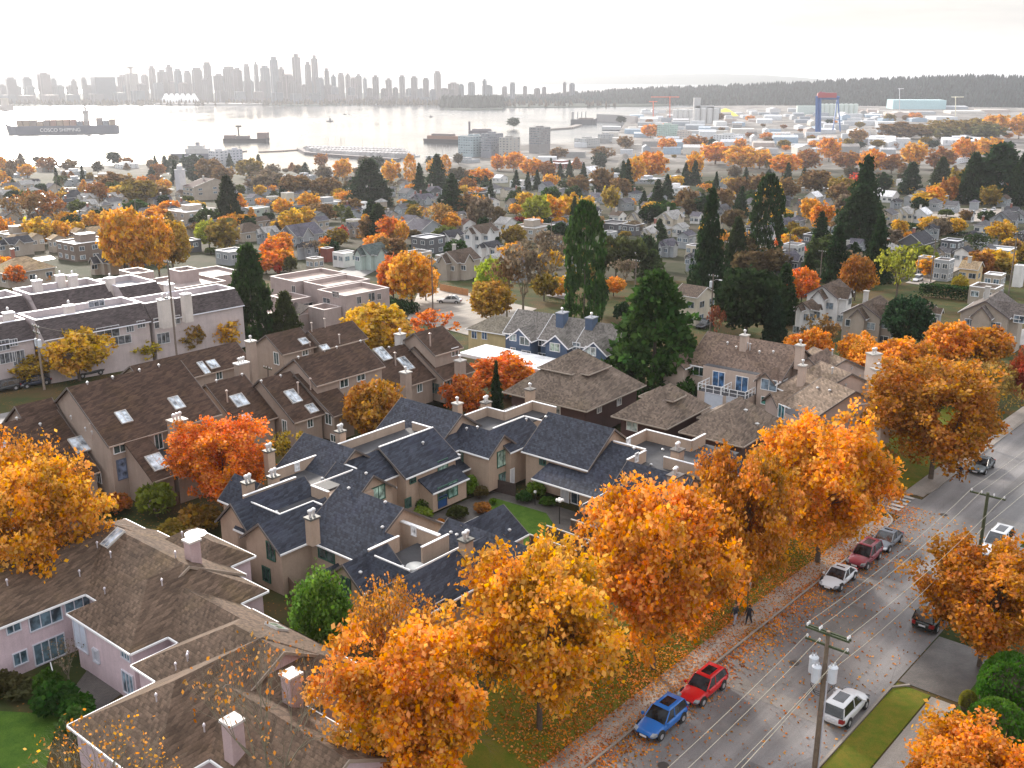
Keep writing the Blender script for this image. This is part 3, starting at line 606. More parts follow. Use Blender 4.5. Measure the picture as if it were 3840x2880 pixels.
for q,w,h in (((20,470),1.5,1.4),((75,455),1,.9),((605,397),3.4,1.6),((728,375),1.1,1),((790,352),1.2,1),((915,340),3,1.5),((980,328),1.6,1.2),((1100,285),2,1.2),((1165,272),1.6,1.2),((350,420),2.2,1.2),((105,540),1.6,2),((915,430),2,1.6),((680,440),3,1.2),((315,258),3,1.1),((540,235),2.4,.9),((215,272),1.6,.9),((40,540),2,1.4)): b.win(K12(*q),w,h,(.6,.6,.62),(.12,.13,.15),2)
for q,z in (((385,250),8.9),((45,290),8.9),((910,215),9.3),((940,210),9.3),((1040,185),9.3),((205,110),9.2),((335,80),9.4),((405,80),9.4),((615,95),9.2),((945,130),9.)): b.chimpx(K12(*q),5,z,1.3,1.1,pots=1,col=(.62,.56,.52),cap=(.8,.8,.82))
# --- pinkish stucco terrace blocks
b=Bld('apartment_house','boxy pinkish stucco apartment building with stepped roof terraces and low parapets','building',43,(.40,.32,.30),(.07,.055,.05),-4.5,trim=(.55,.48,.46))
b.dc=(.40,.31,.27)
for u0,u1,v0,v1,z in ((108.6,118.6,141,149,4.6),(111,121,149.4,156.5,4.7),(109.5,121.5,157,165,4.8),(104.5,109.2,152,158,2.8),(104.6,108.4,142,146.5,2.6),(100,105,147,158,1.2)): b.box(u0,u1,v0,v1,z,par=.8,pt=.3)
b.wedge('v',147,151.5,103,105.5,1.2,2.4)
b.done(); BL.append(b)
for q,w,h in (((1035,245),1.4,1.5),((965,262),.9,1.2),((1077,242),.8,1),((830,230),1.2,1),((845,232),.8,1),((600,200),1,1.2),((680,290),2,.8),((785,265),2,.9)): b.win(K13(*q),w,h,(.5,.45,.43),(.09,.10,.11),1)
for q in ((725,255),(770,240)): b.sky(K13(*q),2.2,1.8,(.5,.56,.58))
b=Bld('apartment_house','pinkish stucco terraced building left of the tall conifer, cluttered flat roof','building',43,(.40,.32,.30),(.07,.055,.05),-4,trim=(.6,.55,.53))
b.dc=(.36,.3,.28)
for u0,u1,v0,v1,z in ((93,103,170,182,4.2),(97,101,176,180,6.),(92,96,184,190,5.2),(103,111,176,186,4.)): b.box(u0,u1,v0,v1,z,par=.6)
b.done(); BL.append(b)
# --- carport with white roof
b=Bld('carport','long low carport with flat white roof beside the brown roofed townhouses','carport',38,(.3,.27,.25),(.5,.5,.5),0.5)
P0=P(K7(985,225),3.4); u,v=b.f.uv(P0)
b.dc=(.75,.75,.76); b.db.box(b.f,u,u+6,v-24,v,3.1,3.4); b.tb.box(b.f,u-.1,u-.002,v-24,v,2.95,3.42)
b.wb.box(b.f,u+5.6,u+5.9,v-23.8,v-.2,.5,3.08)
for i in range(9): b.wb.box(b.f,u+.3,u+.5,v-.5-i*2.9,v-.3-i*2.9,.5,3.08)
b.done(); BL.append(b)
# --- small yellow house
b=Bld('bungalow','small pale yellow bungalow with grey roof left of the blue townhouses','house',32,(.60,.48,.26),(.15,.13,.10),-1.4)
p0=P(B1(930,650),2.6); u,v=b.f.uv(p0); b.gab('v',v-9,v,u,u+8,2.6,4.4,h0=3,h1=3); b.done(); BL.append(b)
for q in ((985,690),(1050,695),(935,685)): b.win(B1(*q),.9,1.1,WHITE,(.08,.14,.25))
# ================================================================ terrain & water
def struct(name,me,mat,col=None): return kind(link(name,me,M[mat],None,col),'structure')
SHORE=[(-400,372),(0,368),(60,366),(300,356),(700,372),(830,372),(880,362),(985,340),(1010,318),(1225,310),(1340,296),(1335,292),(1182,281),(1172,272),(1230,268),(1300,258),(1400,246),(1420,236),(1560,229),(2250,222),(2700,222)]
def shoreY(xd):
    for (a,ya),(b_,yb) in zip(SHORE[:-1],SHORE[1:]):
        if a<=xd<=b_ and b_>a: return ya+(yb-ya)*(xd-a)/(b_-a)
    return 300
me=MB(); cols=[-500+i*30 for i in range(108)]; rows=34; grid=[]
for xd in cols:
    ys=shoreY(min(max(xd,-400),2700)); pS=P(D(xd,ys),SEA); 
    far=math.hypot(pS.x,pS.y); dr=Vector((pS.x,pS.y,0))/far; c=[]; r0=236/max(dr.y,.2)
    for j in range(rows+1):
        t=j/rows; r=r0+(far-r0)*(t**1.8)
        x,y=dr.x*r,dr.y*r; z=tz(x,y) if y>0 else tz(x,1.)
        if j==rows: z=SEA+1.0
        c.append((x,y,z))
    c.append((dr.x*(far+14),dr.y*(far+14),SEA-1.5)); grid.append(c)
n=rows+2
me.v=[p for c in grid for p in c]; me.f=[(i*n+j,(i+1)*n+j,(i+1)*n+j+1,i*n+j+1) for i in range(len(cols)-1) for j in range(n-1)]
# near patch refined so that kerbs and lots sit right
me=MB()
def gridmesh(xs,ys):
    m=MB(); m.v=[(x,y,tz(x,y)) for x in xs for y in ys]; k=len(ys)
    m.f=[(i*k+j,(i+1)*k+j,(i+1)*k+j+1,i*k+j+1) for i in range(len(xs)-1) for j in range(k-1)]; return m
struct('ground',gridmesh([-160+i*3 for i in range(124)],[6+i*3 for i in range(82)]).mesh('ground'),'ground')
m=MB(); m.v=[p for c in grid for p in c]; m.v=[(x,y,z-.5 if y<251 else z) for x,y,z in m.v]
m.f=[(i*n+j,(i+1)*n+j,(i+1)*n+j+1,i*n+j+1) for i in range(len(cols)-1) for j in range(n-1)]
struct('terrain',m.mesh('terrain'),'mid')
m=MB(); m.quad((-30000,60,SEA),(30000,60,SEA),(30000,45000,SEA),(-30000,45000,SEA)); struct('sea_water',m.mesh('sea'),'water')
# ---- street frame
SF=Fr(41); KL,KR=32.6,21.5
def sheet(name,f,pts,z,mat,step=3.):
    """polygon draped in the street frame at ground height + z"""
    m=MB(); vs=[]
    for u,v in pts:
        w=f.W(u,v); vs.append((w.x,w.y,tz(w.x,w.y)+z))
    m.add(vs,[tuple(range(len(vs)))]); return struct(name,m.mesh(name),mat)
def strip(name,f,u0,u1,v0,v1,z,mat,step=3.,flat=None):
    m=MB(); k=max(1,int(abs(u1-u0)/step)); kv=max(1,int(abs(v1-v0)/step)); vs=[]
    for i in range(k+1):
        for j in range(kv+1):
            u=u0+(u1-u0)*i/k; v=v0+(v1-v0)*j/kv; w=f.W(u,v); vs.append((w.x,w.y,(tz(w.x,w.y) if flat is None else flat)+z))
    m.v=vs; m.f=[(i*(kv+1)+j,(i+1)*(kv+1)+j,(i+1)*(kv+1)+j+1,i*(kv+1)+j+1) for i in range(k) for j in range(kv)]
    return struct(name,m.mesh(name),mat)
strip('main_road',SF,20,190,KR,KL,.03,'asphalt',2.)
strip('side_road',SF,96.9,102.6,KL,60,.035,'asphalt',1.)
strip('side_road',SF,88,97,6,KR,.04,'asphalt',1.)
def kerb(name,pts,w=.18,h=.15):
    m=MB()
    for (a,b_) in zip(pts[:-1],pts[1:]):
        A=SF.W(*a);B=SF.W(*b_); d=(B-A).normalized(); nrm=Vector((-d.y,d.x,0))*w/2
        za,zb=tz(A.x,A.y),tz(B.x,B.y)
        q=[A-nrm,B-nrm,B+nrm,A+nrm]; z=[za,zb,zb,za]
        m.hexa([(p.x,p.y,zz-.1) for p,zz in zip(q,z)],[(p.x,p.y,zz+h) for p,zz in zip(q,z)])
    o=link(name,m.mesh(name),M['concrete']); return kind(o,'structure')
arc=lambda cu,cv,r,a0,a1,n=8:[(cu+r*math.cos(R(a0+(a1-a0)*i/n)),cv+r*math.sin(R(a0+(a1-a0)*i/n))) for i in range(n+1)]
kerb('kerb',[(20,KL),(40,KL),(60,KL),(80,KL)]+arc(94,KL+3,3,-90,0)+[(97,40)])
kerb('kerb',[(102.6,48),(102.6,40)]+arc(106,KL+3.4,3.4,180,270)+[(120,KL),(135,KL),(150,KL)])
kerb('kerb',[(20,KR),(50,KR),(66,KR)]+[(67.2,KR-.9)])
strip('sidewalk',SF,20,95.5,KL+.15,KL+2.1,.05,'concrete',2.)
strip('sidewalk',SF,103.4,150,KL+.15,KL+2.1,.05,'concrete',2.)
strip('sidewalk',SF,20,66.8,17.2,18.9,.05,'concrete',2.)
strip('boulevard_grass',SF,20,95,KL+2.1,KL+9,.035,'verge',1.5)
strip('boulevard_grass',SF,20,66.9,19.0,KR-.15,.06,'verge',1.5)
strip('boulevard_grass',SF,104,135,KL+2.1,KL+9,.035,'verge',1.5)
strip('lawn',SF,66.2,74,13.5,17.1,.05,'grass',1.5)
strip('driveway',SF,67.3,75.5,8,KR-.1,.045,'paver',1.)
sheet('lawn',Fr(41),[(18,72),(28,72),(30,60),(24,52),(14,55)],.06,'grass') if False else None
m=MB()
for i in range(5):
    for j in range(1): m.box(SF,97.9+i*.95,98.4+i*.95,KL+.6,KL+3.2,tz(*SF.W(99,KL+2)[:2])+.04,tz(*SF.W(99,KL+2)[:2])+.048)
struct('crosswalk_markings',m.mesh('crosswalk'),'trim',(.42,.40,.37))
strip('road_patch',SF,70,76,26.5,29.5,.042,'asphalt2',2.); strip('road_patch',SF,58.5,60.2,22,31,.044,'asphalt3',1.); strip('road_patch',SF,90,103,22,25.,.042,'asphalt3',2.); strip('road_patch',SF,104,124,26,27,.042,'asphalt2',2.); strip('road_patch',SF,44,52,24,25.5,.042,'asphalt2',1.)
for uu,vv in ((64.5,28.2),(86,26.),(100,29.5),(48,29)):
    w_=SF.W(uu,vv); m=MB(); m.lathe((w_.x,w_.y,tz(w_.x,w_.y)+.03),[(.38,0),(.38,.02),(.3,.022)],14); o=link('manhole_cover',m.mesh('manhole_cover'),M['metal'],None,(.09,.085,.08)); kind(o,'structure')
# courtyard garden
CF=Fr(39.7)
sheet('lawn',CF,[(72.6,62.8),(72.9,56.2),(70.6,53.2),(65.8,51.3),(63.5,53.5),(69,60.5)],.06,'grass')
strip('garden_path',CF,64,75,49.5,64.5,.03,'paver',1.)
# left street
LF=Fr(43)
strip('side_street',LF,30,72,125.5,133.5,.06,'asphalt',2.)
strip('side_street',Fr(55),132,190,88,96,.08,'asphalt',2.)
for a in ((0,.05),): pass
sheet('pavement',Fr(0),[(24,166),(42,152),(38,142),(10,150),(2,168)],.1,'concrete')

def pxsheet(name,pts,mat,dz=.12,n=8):
    """four ground corners read from the photo, subdivided and draped on the terrain"""
    c=[G(D(*p)) for p in pts]; m=MB(); 
    for i in range(n+1):
        for j in range(n+1):
            a=c[0].lerp(c[1],i/n); b_=c[3].lerp(c[2],i/n); p=a.lerp(b_,j/n); m.v.append((p.x,p.y,tz(p.x,p.y)+dz))
    m.f=[(i*(n+1)+j,(i+1)*(n+1)+j,(i+1)*(n+1)+j+1,i*(n+1)+j+1) for i in range(n) for j in range(n)]; return struct(name,m.mesh(name),mat)
pxsheet('side_street',[(880,690),(1010,725),(1110,690),(905,628)],'concrete')
pxsheet('side_street',[(905,628),(1110,690),(1160,668),(960,622)],'concrete')
pxsheet('far_street',[(286,462),(332,462),(366,392),(352,392)],'concrete',.2,14)
pxsheet('lane',[(1955,612),(2000,618),(2120,560),(2075,555)],'concrete',.15)
pxsheet('lane',[(1560,560),(1600,568),(1740,520),(1720,512)],'concrete',.15)
pxsheet('parking_lot',[(1960,475),(2130,480),(2170,452),(2000,450)],'concrete',.2)
pxsheet('far_street',[(2000,318),(2026,318),(2022,262),(2006,262)],'concrete',.3,14)
for q in ([(0,440),(60,440),(120,415),(60,412)],[(1180,640),(1230,650),(1260,600),(1220,595)],[(700,600),(760,612),(860,560),(820,552)],[(0,585),(120,560),(110,552),(0,570)]): pxsheet('side_street',q,'asphalt',.15)
pxsheet('lawn',[(-40,1535),(128,1545),(95,1680),(-60,1680)],'grass',.06)
pxsheet('garden_path',[(195,1440),(290,1480),(200,1545),(150,1500)],'paver',.05)
# ================================================================ vegetation
rs=np.random.RandomState(5)
def leafmesh(name,C,size,seed,stretch=1.,up=0.,clump=None):
    """C: Nx3 centres -> quads with random orientation, tint attribute"""
    r=np.random.RandomState(seed); n=len(C)
    a=r.normal(size=(n,3)); a[:,2]+=up*0; a/=np.linalg.norm(a,axis=1,keepdims=True)+1e-9
    b=r.normal(size=(n,3)); b-=a*(a*b).sum(1,keepdims=True); b/=np.linalg.norm(b,axis=1,keepdims=True)+1e-9
    s=size*(.55+.9*r.rand(n,1)); a*=s*stretch*.5; b*=s*.5
    V=np.stack([C-a-b*.6,C+a*.2-b,C+a+b*.5,C-a*.3+b],1).reshape(-1,3)
    me=bpy.data.meshes.new(name); me.vertices.add(4*n); me.loops.add(4*n); me.polygons.add(n)
    me.vertices.foreach_set('co',V.astype(np.float32).ravel()); me.loops.foreach_set('vertex_index',np.arange(4*n,dtype=np.int32)); me.polygons.foreach_set('loop_start',np.arange(0,4*n,4,dtype=np.int32))
    me.update(calc_edges=True)
    t=r.rand(n,3)
    if clump is not None: t[:,0]=np.clip(.45*t[:,0]+.55*clump,0,1); 
    t4=np.ones((n,4,4),np.float32); t4[:,:,:3]=t[:,None,:]
    at=me.color_attributes.new('tint','FLOAT_COLOR','CORNER'); at.data.foreach_set('color',t4.ravel())
    me.materials.append(M['leaf']); return me
def limb(mb,p,d,l,r,depth,rr,tips,spread=.6,n=5,grav=0.):
    """recursive branch: collects twig tips"""
    k=2 if depth>0 else 1; q=Vector(p)
    for i in range(k):
        d=(d+Vector((rr.gauss(0,.12),rr.gauss(0,.12),rr.gauss(0,.06)+.05-grav))).normalized(); q2=q+d*(l/k); r2=r*(.85 if i<k-1 else .68)
        mb.tube(q,q2,r,r2,n if depth>1 else 3,False); q=q2; r=r2
        tips.append(q.copy())
    if depth>0:
        for i in range(3 if depth>1 else rr.choice((2,3,3))):
            ax=Vector((rr.gauss(0,1),rr.gauss(0,1),rr.gauss(0,.5))); ax=(ax-d*ax.dot(d)).normalized()
            limb(mb,q,(d+ax*spread*(.6+.7*rr.random())).normalized(),l*(.68+.18*rr.random()),r*.78,depth-1,rr,tips,spread,n,grav)
def broadleaf(seed,nleaf=3500,lsz=.055,depth=4,shape=1.,fill=1.,trunk=.28,th=.028,low=.18,gap=.0,rough=.5,sig=1.):
    """unit tree: height 1, crown radius about .5 (scaled later). returns (leafmesh, branchmesh)"""
    rr=random.Random(seed); mb=MB(); tips=[]
    mb.tube((0,0,-.03),(0,0,trunk),th,th*.75,7,False)
    m=6
    for i in range(m):
        a=2*math.pi*(i+rr.random()*.6)/m; el=.55+.75*rr.random()
        if i==0: el=1.4
        d=Vector((math.cos(a)*math.cos(el),math.sin(a)*math.cos(el),math.sin(el)))
        limb(mb,(0,0,trunk*(.8+.2*rr.random())),d,.19,th*.5,depth-1,rr,tips,.62,4)
    r=np.random.RandomState(seed)
    c0=low+(1-low)/2; hz=(1-low)/2
    # clump centres in an uneven shell
    K=int(150*fill)+40; pts=[]
    ph=r.rand(8)*6.28
    while len(pts)<K:
        u=r.normal(size=3); u/=np.linalg.norm(u); rad=r.uniform(.45,1)**.6
        az=math.atan2(u[1],u[0]); w=1+.12*math.sin(3*az+ph[0])*rough*2+.10*math.sin(5*az+ph[1]+3*u[2])*rough*2+.10*math.sin(4*u[2]*3+ph[2])*rough
        if math.sin(5*u[0]*rad+ph[3])*math.sin(5*u[1]*rad+ph[4])*math.sin(4*u[2]*rad+ph[5])>.28 and gap>0: continue
        x=u*rad*w; pts.append((x[0]*.47,x[1]*.47,c0+x[2]*hz*.96))
    pts=np.array(pts); 
    per=max(4,int(nleaf/len(pts))); cl=np.repeat(r.rand(len(pts)),per)
    C=np.repeat(pts,per,0)+r.normal(size=(len(pts)*per,3))*np.array([.055,.055,.042])*(1 if fill>.6 else .8)*sig
    rad_=np.percentile(np.hypot(C[:,0],C[:,1]),97); C[:,:2]*=.5/rad_; zt=np.percentile(C[:,2],99.3); C[:,2]=1-(zt-C[:,2])
    lm=leafmesh('foliage',C,lsz,seed,1.25,clump=cl)
    bm=mb.mesh('trunk'); bm.materials.append(M['bark']); return lm,bm
def sparse(seed,nleaf=600,lsz=.03,depth=5,th=.022,trunk=.2,spread=.5):
    rr=random.Random(seed); mb=MB(); tips=[]
    mb.tube((0,0,-.03),(0,0,trunk),th,th*.8,7,False)
    for i in range(5):
        a=2*math.pi*(i+rr.random()*.6)/5; el=.75+.6*rr.random()
        limb(mb,(0,0,trunk*(.8+.2*rr.random())),Vector((math.cos(a)*math.cos(el),math.sin(a)*math.cos(el),math.sin(el))),.20,th*.55,depth-1,rr,tips,spread,3)
    T=np.array([tuple(t) for t in tips]); zm=max(T[:,2].max(),.5); sc=1/zm; R_=np.percentile(np.hypot(T[:,0],T[:,1]),96)
    for i,v in enumerate(mb.v): mb.v[i]=(v[0]*.5/R_,v[1]*.5/R_,v[2]*sc if v[2]>0 else v[2])
    T=T*np.array([.5/R_,.5/R_,sc]); r=np.random.RandomState(seed)
    T=T[T[:,2]>.3]; C=T[r.randint(0,len(T),nleaf)]+r.normal(size=(nleaf,3))*.022
    bm=mb.mesh('trunk'); bm.materials.append(M['bark']); return leafmesh('foliage',C,lsz,seed,1.2),bm
def conifer(seed,kind='fir',n=3000,lsz=.05):
    r=np.random.RandomState(seed); rr=random.Random(seed); mb=MB(); mb.tube((0,0,-.02),(0,0,.97),.022,.003,6,False); C=[];cl=[]
    if kind=='fir': # drooping tiers with gaps
        nt_=26
        for t in range(nt_):
            z=.08+.9*(t/nt_)+rr.uniform(-.01,.01); R0=.5*(1-z)**.8*(.75+.4*rr.random())+.015; nb=rr.choice((7,8,9))
            for k in range(nb):
                a=2*math.pi*(k+rr.random())/nb; L_=R0*(.6+.5*rr.random()); m=max(3,int(n/nt_/nb*(L_/.25))); s=np.sqrt(r.rand(m)); c=rr.random()
                w=.10*L_+.012; off=r.normal(size=(m,3))*np.array([w,w,.010])
                C.append(np.stack([np.cos(a)*L_*s,np.sin(a)*L_*s,z-.16*L_*s*s*1.3+0*s],1)+off); cl.append(np.full(m,c))
    elif kind=='cedar': # dense with scalloped outline (redwood / cedar)
        K=int(n/22)
        for k in range(K):
            z=rr.random()**1.15*.95+.02; a=rr.random()*6.283; R0=.5*min(1,(1-z)*1.25)**.72*(.82+.25*math.sin(3*a+z*9)*.4+.18*rr.random()); q=R0*(.55+.45*rr.random())
            C.append(np.array([[math.cos(a)*q,math.sin(a)*q,z]])+r.normal(size=(22,3))*np.array([.035,.035,.022])); cl.append(np.full(22,rr.random()))
    else: # column
        K=int(n/14)
        for k in range(K):
            z=rr.random()*.97+.01; a=rr.random()*6.283; R0=.5*min(1,((1-z)*3.2)**.6)*min(1,.75+z*2)*(.94+.06*math.sin(4*a+z*12)); q=R0*(.82+.18*rr.random())
            C.append(np.array([[math.cos(a)*q,math.sin(a)*q,z]])+r.normal(size=(14,3))*np.array([.03,.03,.016])); cl.append(np.full(14,rr.random()))
    C=np.concatenate(C); cl=np.concatenate(cl); bm=mb.mesh('trunk'); bm.materials.append(M['bark'])
    return leafmesh('foliage',C,lsz,seed,1.5,clump=cl),bm
def ballshrub(seed,n=2500,lsz=.06,smooth=True):
    r=np.random.RandomState(seed); u=r.normal(size=(n,3)); u/=np.linalg.norm(u,axis=1,keepdims=True); u[:,2]=np.abs(u[:,2]*1.0)-.25*(r.rand(n)<.4)
    k=(.94+.06*r.rand(n,1)) if smooth else (.6+.4*r.rand(n,1)); w=1+.0*u[:,:1]
    if not smooth: w=1+.14*np.sin(5*u[:,:1]+seed)*np.sin(4*u[:,1:2]+2*seed)
    C=u*k*w*np.array([.5,.5,.52])+np.array([0,0,.42]); cl=np.clip(.5+.5*np.sin(9*u[:,0]+seed)*np.sin(8*u[:,1]),0,1)
    mb=MB(); mb.tube((0,0,-.02),(0,0,.4),.04,.03,5,False); 
    if smooth: mb.lathe((0,0,0),[(.30,.02),(.44,.2),(.47,.42),(.40,.66),(.2,.86),(.03,.9)],12)
    bm=mb.mesh('stems'); bm.materials.append(M['bark']); return leafmesh('foliage',C,lsz,seed,1.1,clump=cl),bm
LIB={}
def lib(kind,i):
    k=(kind,i)
    if k not in LIB:
        if kind=='maple': LIB[k]=broadleaf(100+i,5200,.05,3,fill=1.6,sig=.75)
        elif kind=='far': LIB[k]=broadleaf(150+i,1500,.085,2,fill=.8,rough=.8,sig=.85)
        elif kind=='sparse': LIB[k]=sparse(200+i,900,.045,4)
        elif kind=='bare': LIB[k]=sparse(230+i,160,.035,5,spread=.42)
        elif kind=='farbare': LIB[k]=sparse(240+i,700,.05,4,th=.018)
        elif kind=='fir': LIB[k]=conifer(300+i,'fir',5200,.036)
        elif kind=='farfir': LIB[k]=conifer(330+i,'fir',1500,.07)
        elif kind=='cedar': LIB[k]=conifer(350+i,'cedar',9000,.036)
        elif kind=='column': LIB[k]=conifer(380+i,'column',6000,.036)
        elif kind=='ball': LIB[k]=ballshrub(400+i,5200,.045)
        elif kind=='shrub': LIB[k]=ballshrub(430+i,1500,.1,False)
        elif kind=='poplar': LIB[k]=conifer(460+i,'column',2600,.06)
        elif kind=='nearmaple': LIB[k]=broadleaf(500+i,27000,.021,5,fill=4.2,gap=1,rough=.9,th=.02,low=.24,sig=.6)
        elif kind=='nearsparse': LIB[k]=sparse(530+i,4200,.019,6,th=.018,spread=.5)
        elif kind=='nearbare': LIB[k]=sparse(560+i,420,.016,6,th=.024,spread=.42)
        elif kind=='nearshrub': LIB[k]=broadleaf(590+i,7000,.04,3,fill=2.,low=.05,trunk=.1)
    return LIB[k]
OR=(.80,.31,.012); DOR=(.60,.225,.015); YO=(.80,.38,.015); YE=(.72,.42,.02); OLIVE=(.30,.20,.03); YG=(.38,.40,.025); RED=(.55,.03,.012); RO=(.80,.21,.012)
GR=(.045,.10,.018); DG=(.022,.050,.016); DGB=(.028,.055,.028); LG=(.16,.28,.02); BRN=(.26,.15,.06); GREY=(.24,.18,.12); RUST=(.40,.16,.035)
BARKC=(.10,.075,.055)
NT=dict(maple='deciduous_tree',far='deciduous_tree',sparse='deciduous_tree',bare='bare_tree',farbare='bare_tree',fir='conifer_tree',farfir='conifer_tree',cedar='conifer_tree',column='conifer_tree',ball='topiary_shrub',shrub='shrub',poplar='poplar_tree',nearmaple='deciduous_tree',nearsparse='deciduous_tree',nearbare='bare_tree',nearshrub='leafy_tree')
AUTO=[]  # (object, description, px)
TC=[0]
def plant(kind,cx,yt,yb,w,col,label=None,group=None,var=None,dz=0,depth=None,base=None):
    """photo position in D pixels: crown centre x, top y, ground y, crown width"""
    TC[0]+=1; i=(TC[0]*7)%3 if var is None else var
    q=D(cx,yb); g=G(q) if base is None else base
    if g is None: return
    if kind=='nearmaple': w*=1.1
    pm=pxm(g); wid=w/.576/pm
    # height: find z so that projection hits yt
    r=ray(D(cx,yt)); k=math.hypot(g.x,g.y)/math.hypot(r[0],r[1]); h=max(CH+r[2]*k-g.z,.4)
    lm,bm=lib(kind,i)
    cat='tree' if kind not in('ball','shrub') else 'shrub'
    nm=NT[kind]
    if nm=='deciduous_tree' and col[0]>.38: nm='maple_tree'
    t=thing(nm,label or 'tree',cat,g,group)
    t.scale=(wid,wid,h); t.rotation_euler=(0,0,random.random()*6.28)
    c=link('foliage',lm,None,t,col); s=link('trunk' if cat=='tree' else 'stems',bm,None,t,BARKC if 'bare' not in kind else (.20,.175,.12))
    if label is None: AUTO.append((t,kind,col,(cx,(yt+yb)/2),w))
    return t
SG='orange maples lining the boulevard'
NM=lambda *a,**k: plant(*a,**k)
plant('nearmaple',893,1375,1750,330,OR,'orange maple filling the bottom edge, left of the blue hatchback',SG,0)
plant('nearmaple',1165,1200,1575,320,YO,'half bare yellow orange maple above the left kerb, uphill of the blue hatchback',SG,1)
plant('nearmaple',1410,1062,1445,300,OR,'dense orange maple between the garden wall and the walking couple',SG,2)
plant('nearmaple',1590,985,1330,210,DOR,'thinning dark orange maple left of the parked white coupe',SG,1)
plant('nearmaple',1765,905,1215,270,(.85,.34,.012),'large round bright orange maple before the pyramid roofed house',SG,0)
plant('nearmaple',2010,790,1035,265,(.50,.20,.02),'broad orange olive maple beyond the side road corner',SG,2)
plant('nearsparse',2110,770,960,150,(.34,.22,.05),'thin half bare maple at the far end of the boulevard',SG,0)
plant('nearsparse',845,1255,1560,210,DOR,'twiggy rust orange tree against the beige townhouse wall',None,1)
plant('nearbare',600,1345,1800,330,(.50,.2,.03),'nearly bare tree in front of the pink house chimneys',None,0)
plant('nearbare',250,1540,1850,330,OR,'bare twigs with a few orange leaves along the bottom left edge',None,1)
plant('nearmaple',95,1000,1330,260,(.76,.34,.015),'large golden orange maple at the left edge above the pink house',None,1)
plant('nearsparse',60,930,1240,260,(.62,.25,.015),'golden tree with upright leafy fingers over the brown roof',None,2)
plant('nearmaple',490,912,1105,200,RO,'vivid red orange tree between brown and slate roofs',None,2)
plant('nearshrub',697,1238,1415,125,(.13,.24,.03),'bright green leafy tree beside the beige gable wall',None,0)
plant('sparse',628,930,1040,90,(.38,.27,.03),'thin yellow olive tree growing against a brown roofed townhouse',None)
plant('maple',815,828,965,130,(.50,.22,.02),'yellow orange tree between the two tall brown chimneys',None)
plant('maple',1005,815,905,95,(.55,.14,.015),'rust orange tree left of the little dark spire conifer',None)
plant('maple',1092,768,860,140,RO,'bright orange tree in front of the white topped carport',None)
plant('fir',1072,775,905,42,DG,'narrow dark conifer between two orange trees',None)
plant('maple',812,662,775,145,YE,'bright yellow tree behind the brown roofed townhouses',None,var=1)
plant('sparse',935,668,750,110,RO,'red orange thin tree beside the bright street',None)
plant('nearmaple',2115,1180,1440,262,DOR,'dark orange tree hiding the second utility pole base',None,1)
plant('nearmaple',2075,1580,1830,290,OR,'fiery orange shrubby tree in the bottom right corner',None,2)
plant('ball',2172,1402,1545,128,(.09,.22,.02),'largest clipped round green bush by the driveway',None,0)
plant('ball',2142,1503,1640,136,(.09,.20,.02),'clipped dome shaped green bush below the largest ball bush',None,1)
plant('ball',2088,1488,1535,38,(.26,.24,.03),'small yellowish clipped ball bush near the big round bushes',None,2)
plant('shrub',2060,1540,1560,40,(.12,.14,.03),'small loose shrub at the lawn edge by the round bushes')
plant('nearmaple',2205,760,880,60,(.40,.06,.02),'dark red tree cut off by the right edge',None,0)
# left yellow street trees
YG_='yellow street trees before the white parapet apartments'
for a in ((172,716,822,138,YE,'wide bright yellow street tree beside the left utility pole'),(310,722,785,95,(.62,.46,.03),'small lime yellow street tree in front of the pale apartments'),(400,690,770,95,(.36,.22,.04),'brownish yellow street tree among the brighter yellow ones'),(474,680,758,100,YE,'yellow street tree next to the big dark conifer'),(70,762,825,110,(.55,.36,.03),'low golden tree just left of the utility pole'),(8,775,800,60,YE,'yellow tree cut by the left edge beside parked cars')): plant('maple',*a[:5],label=a[5],group=YG_)
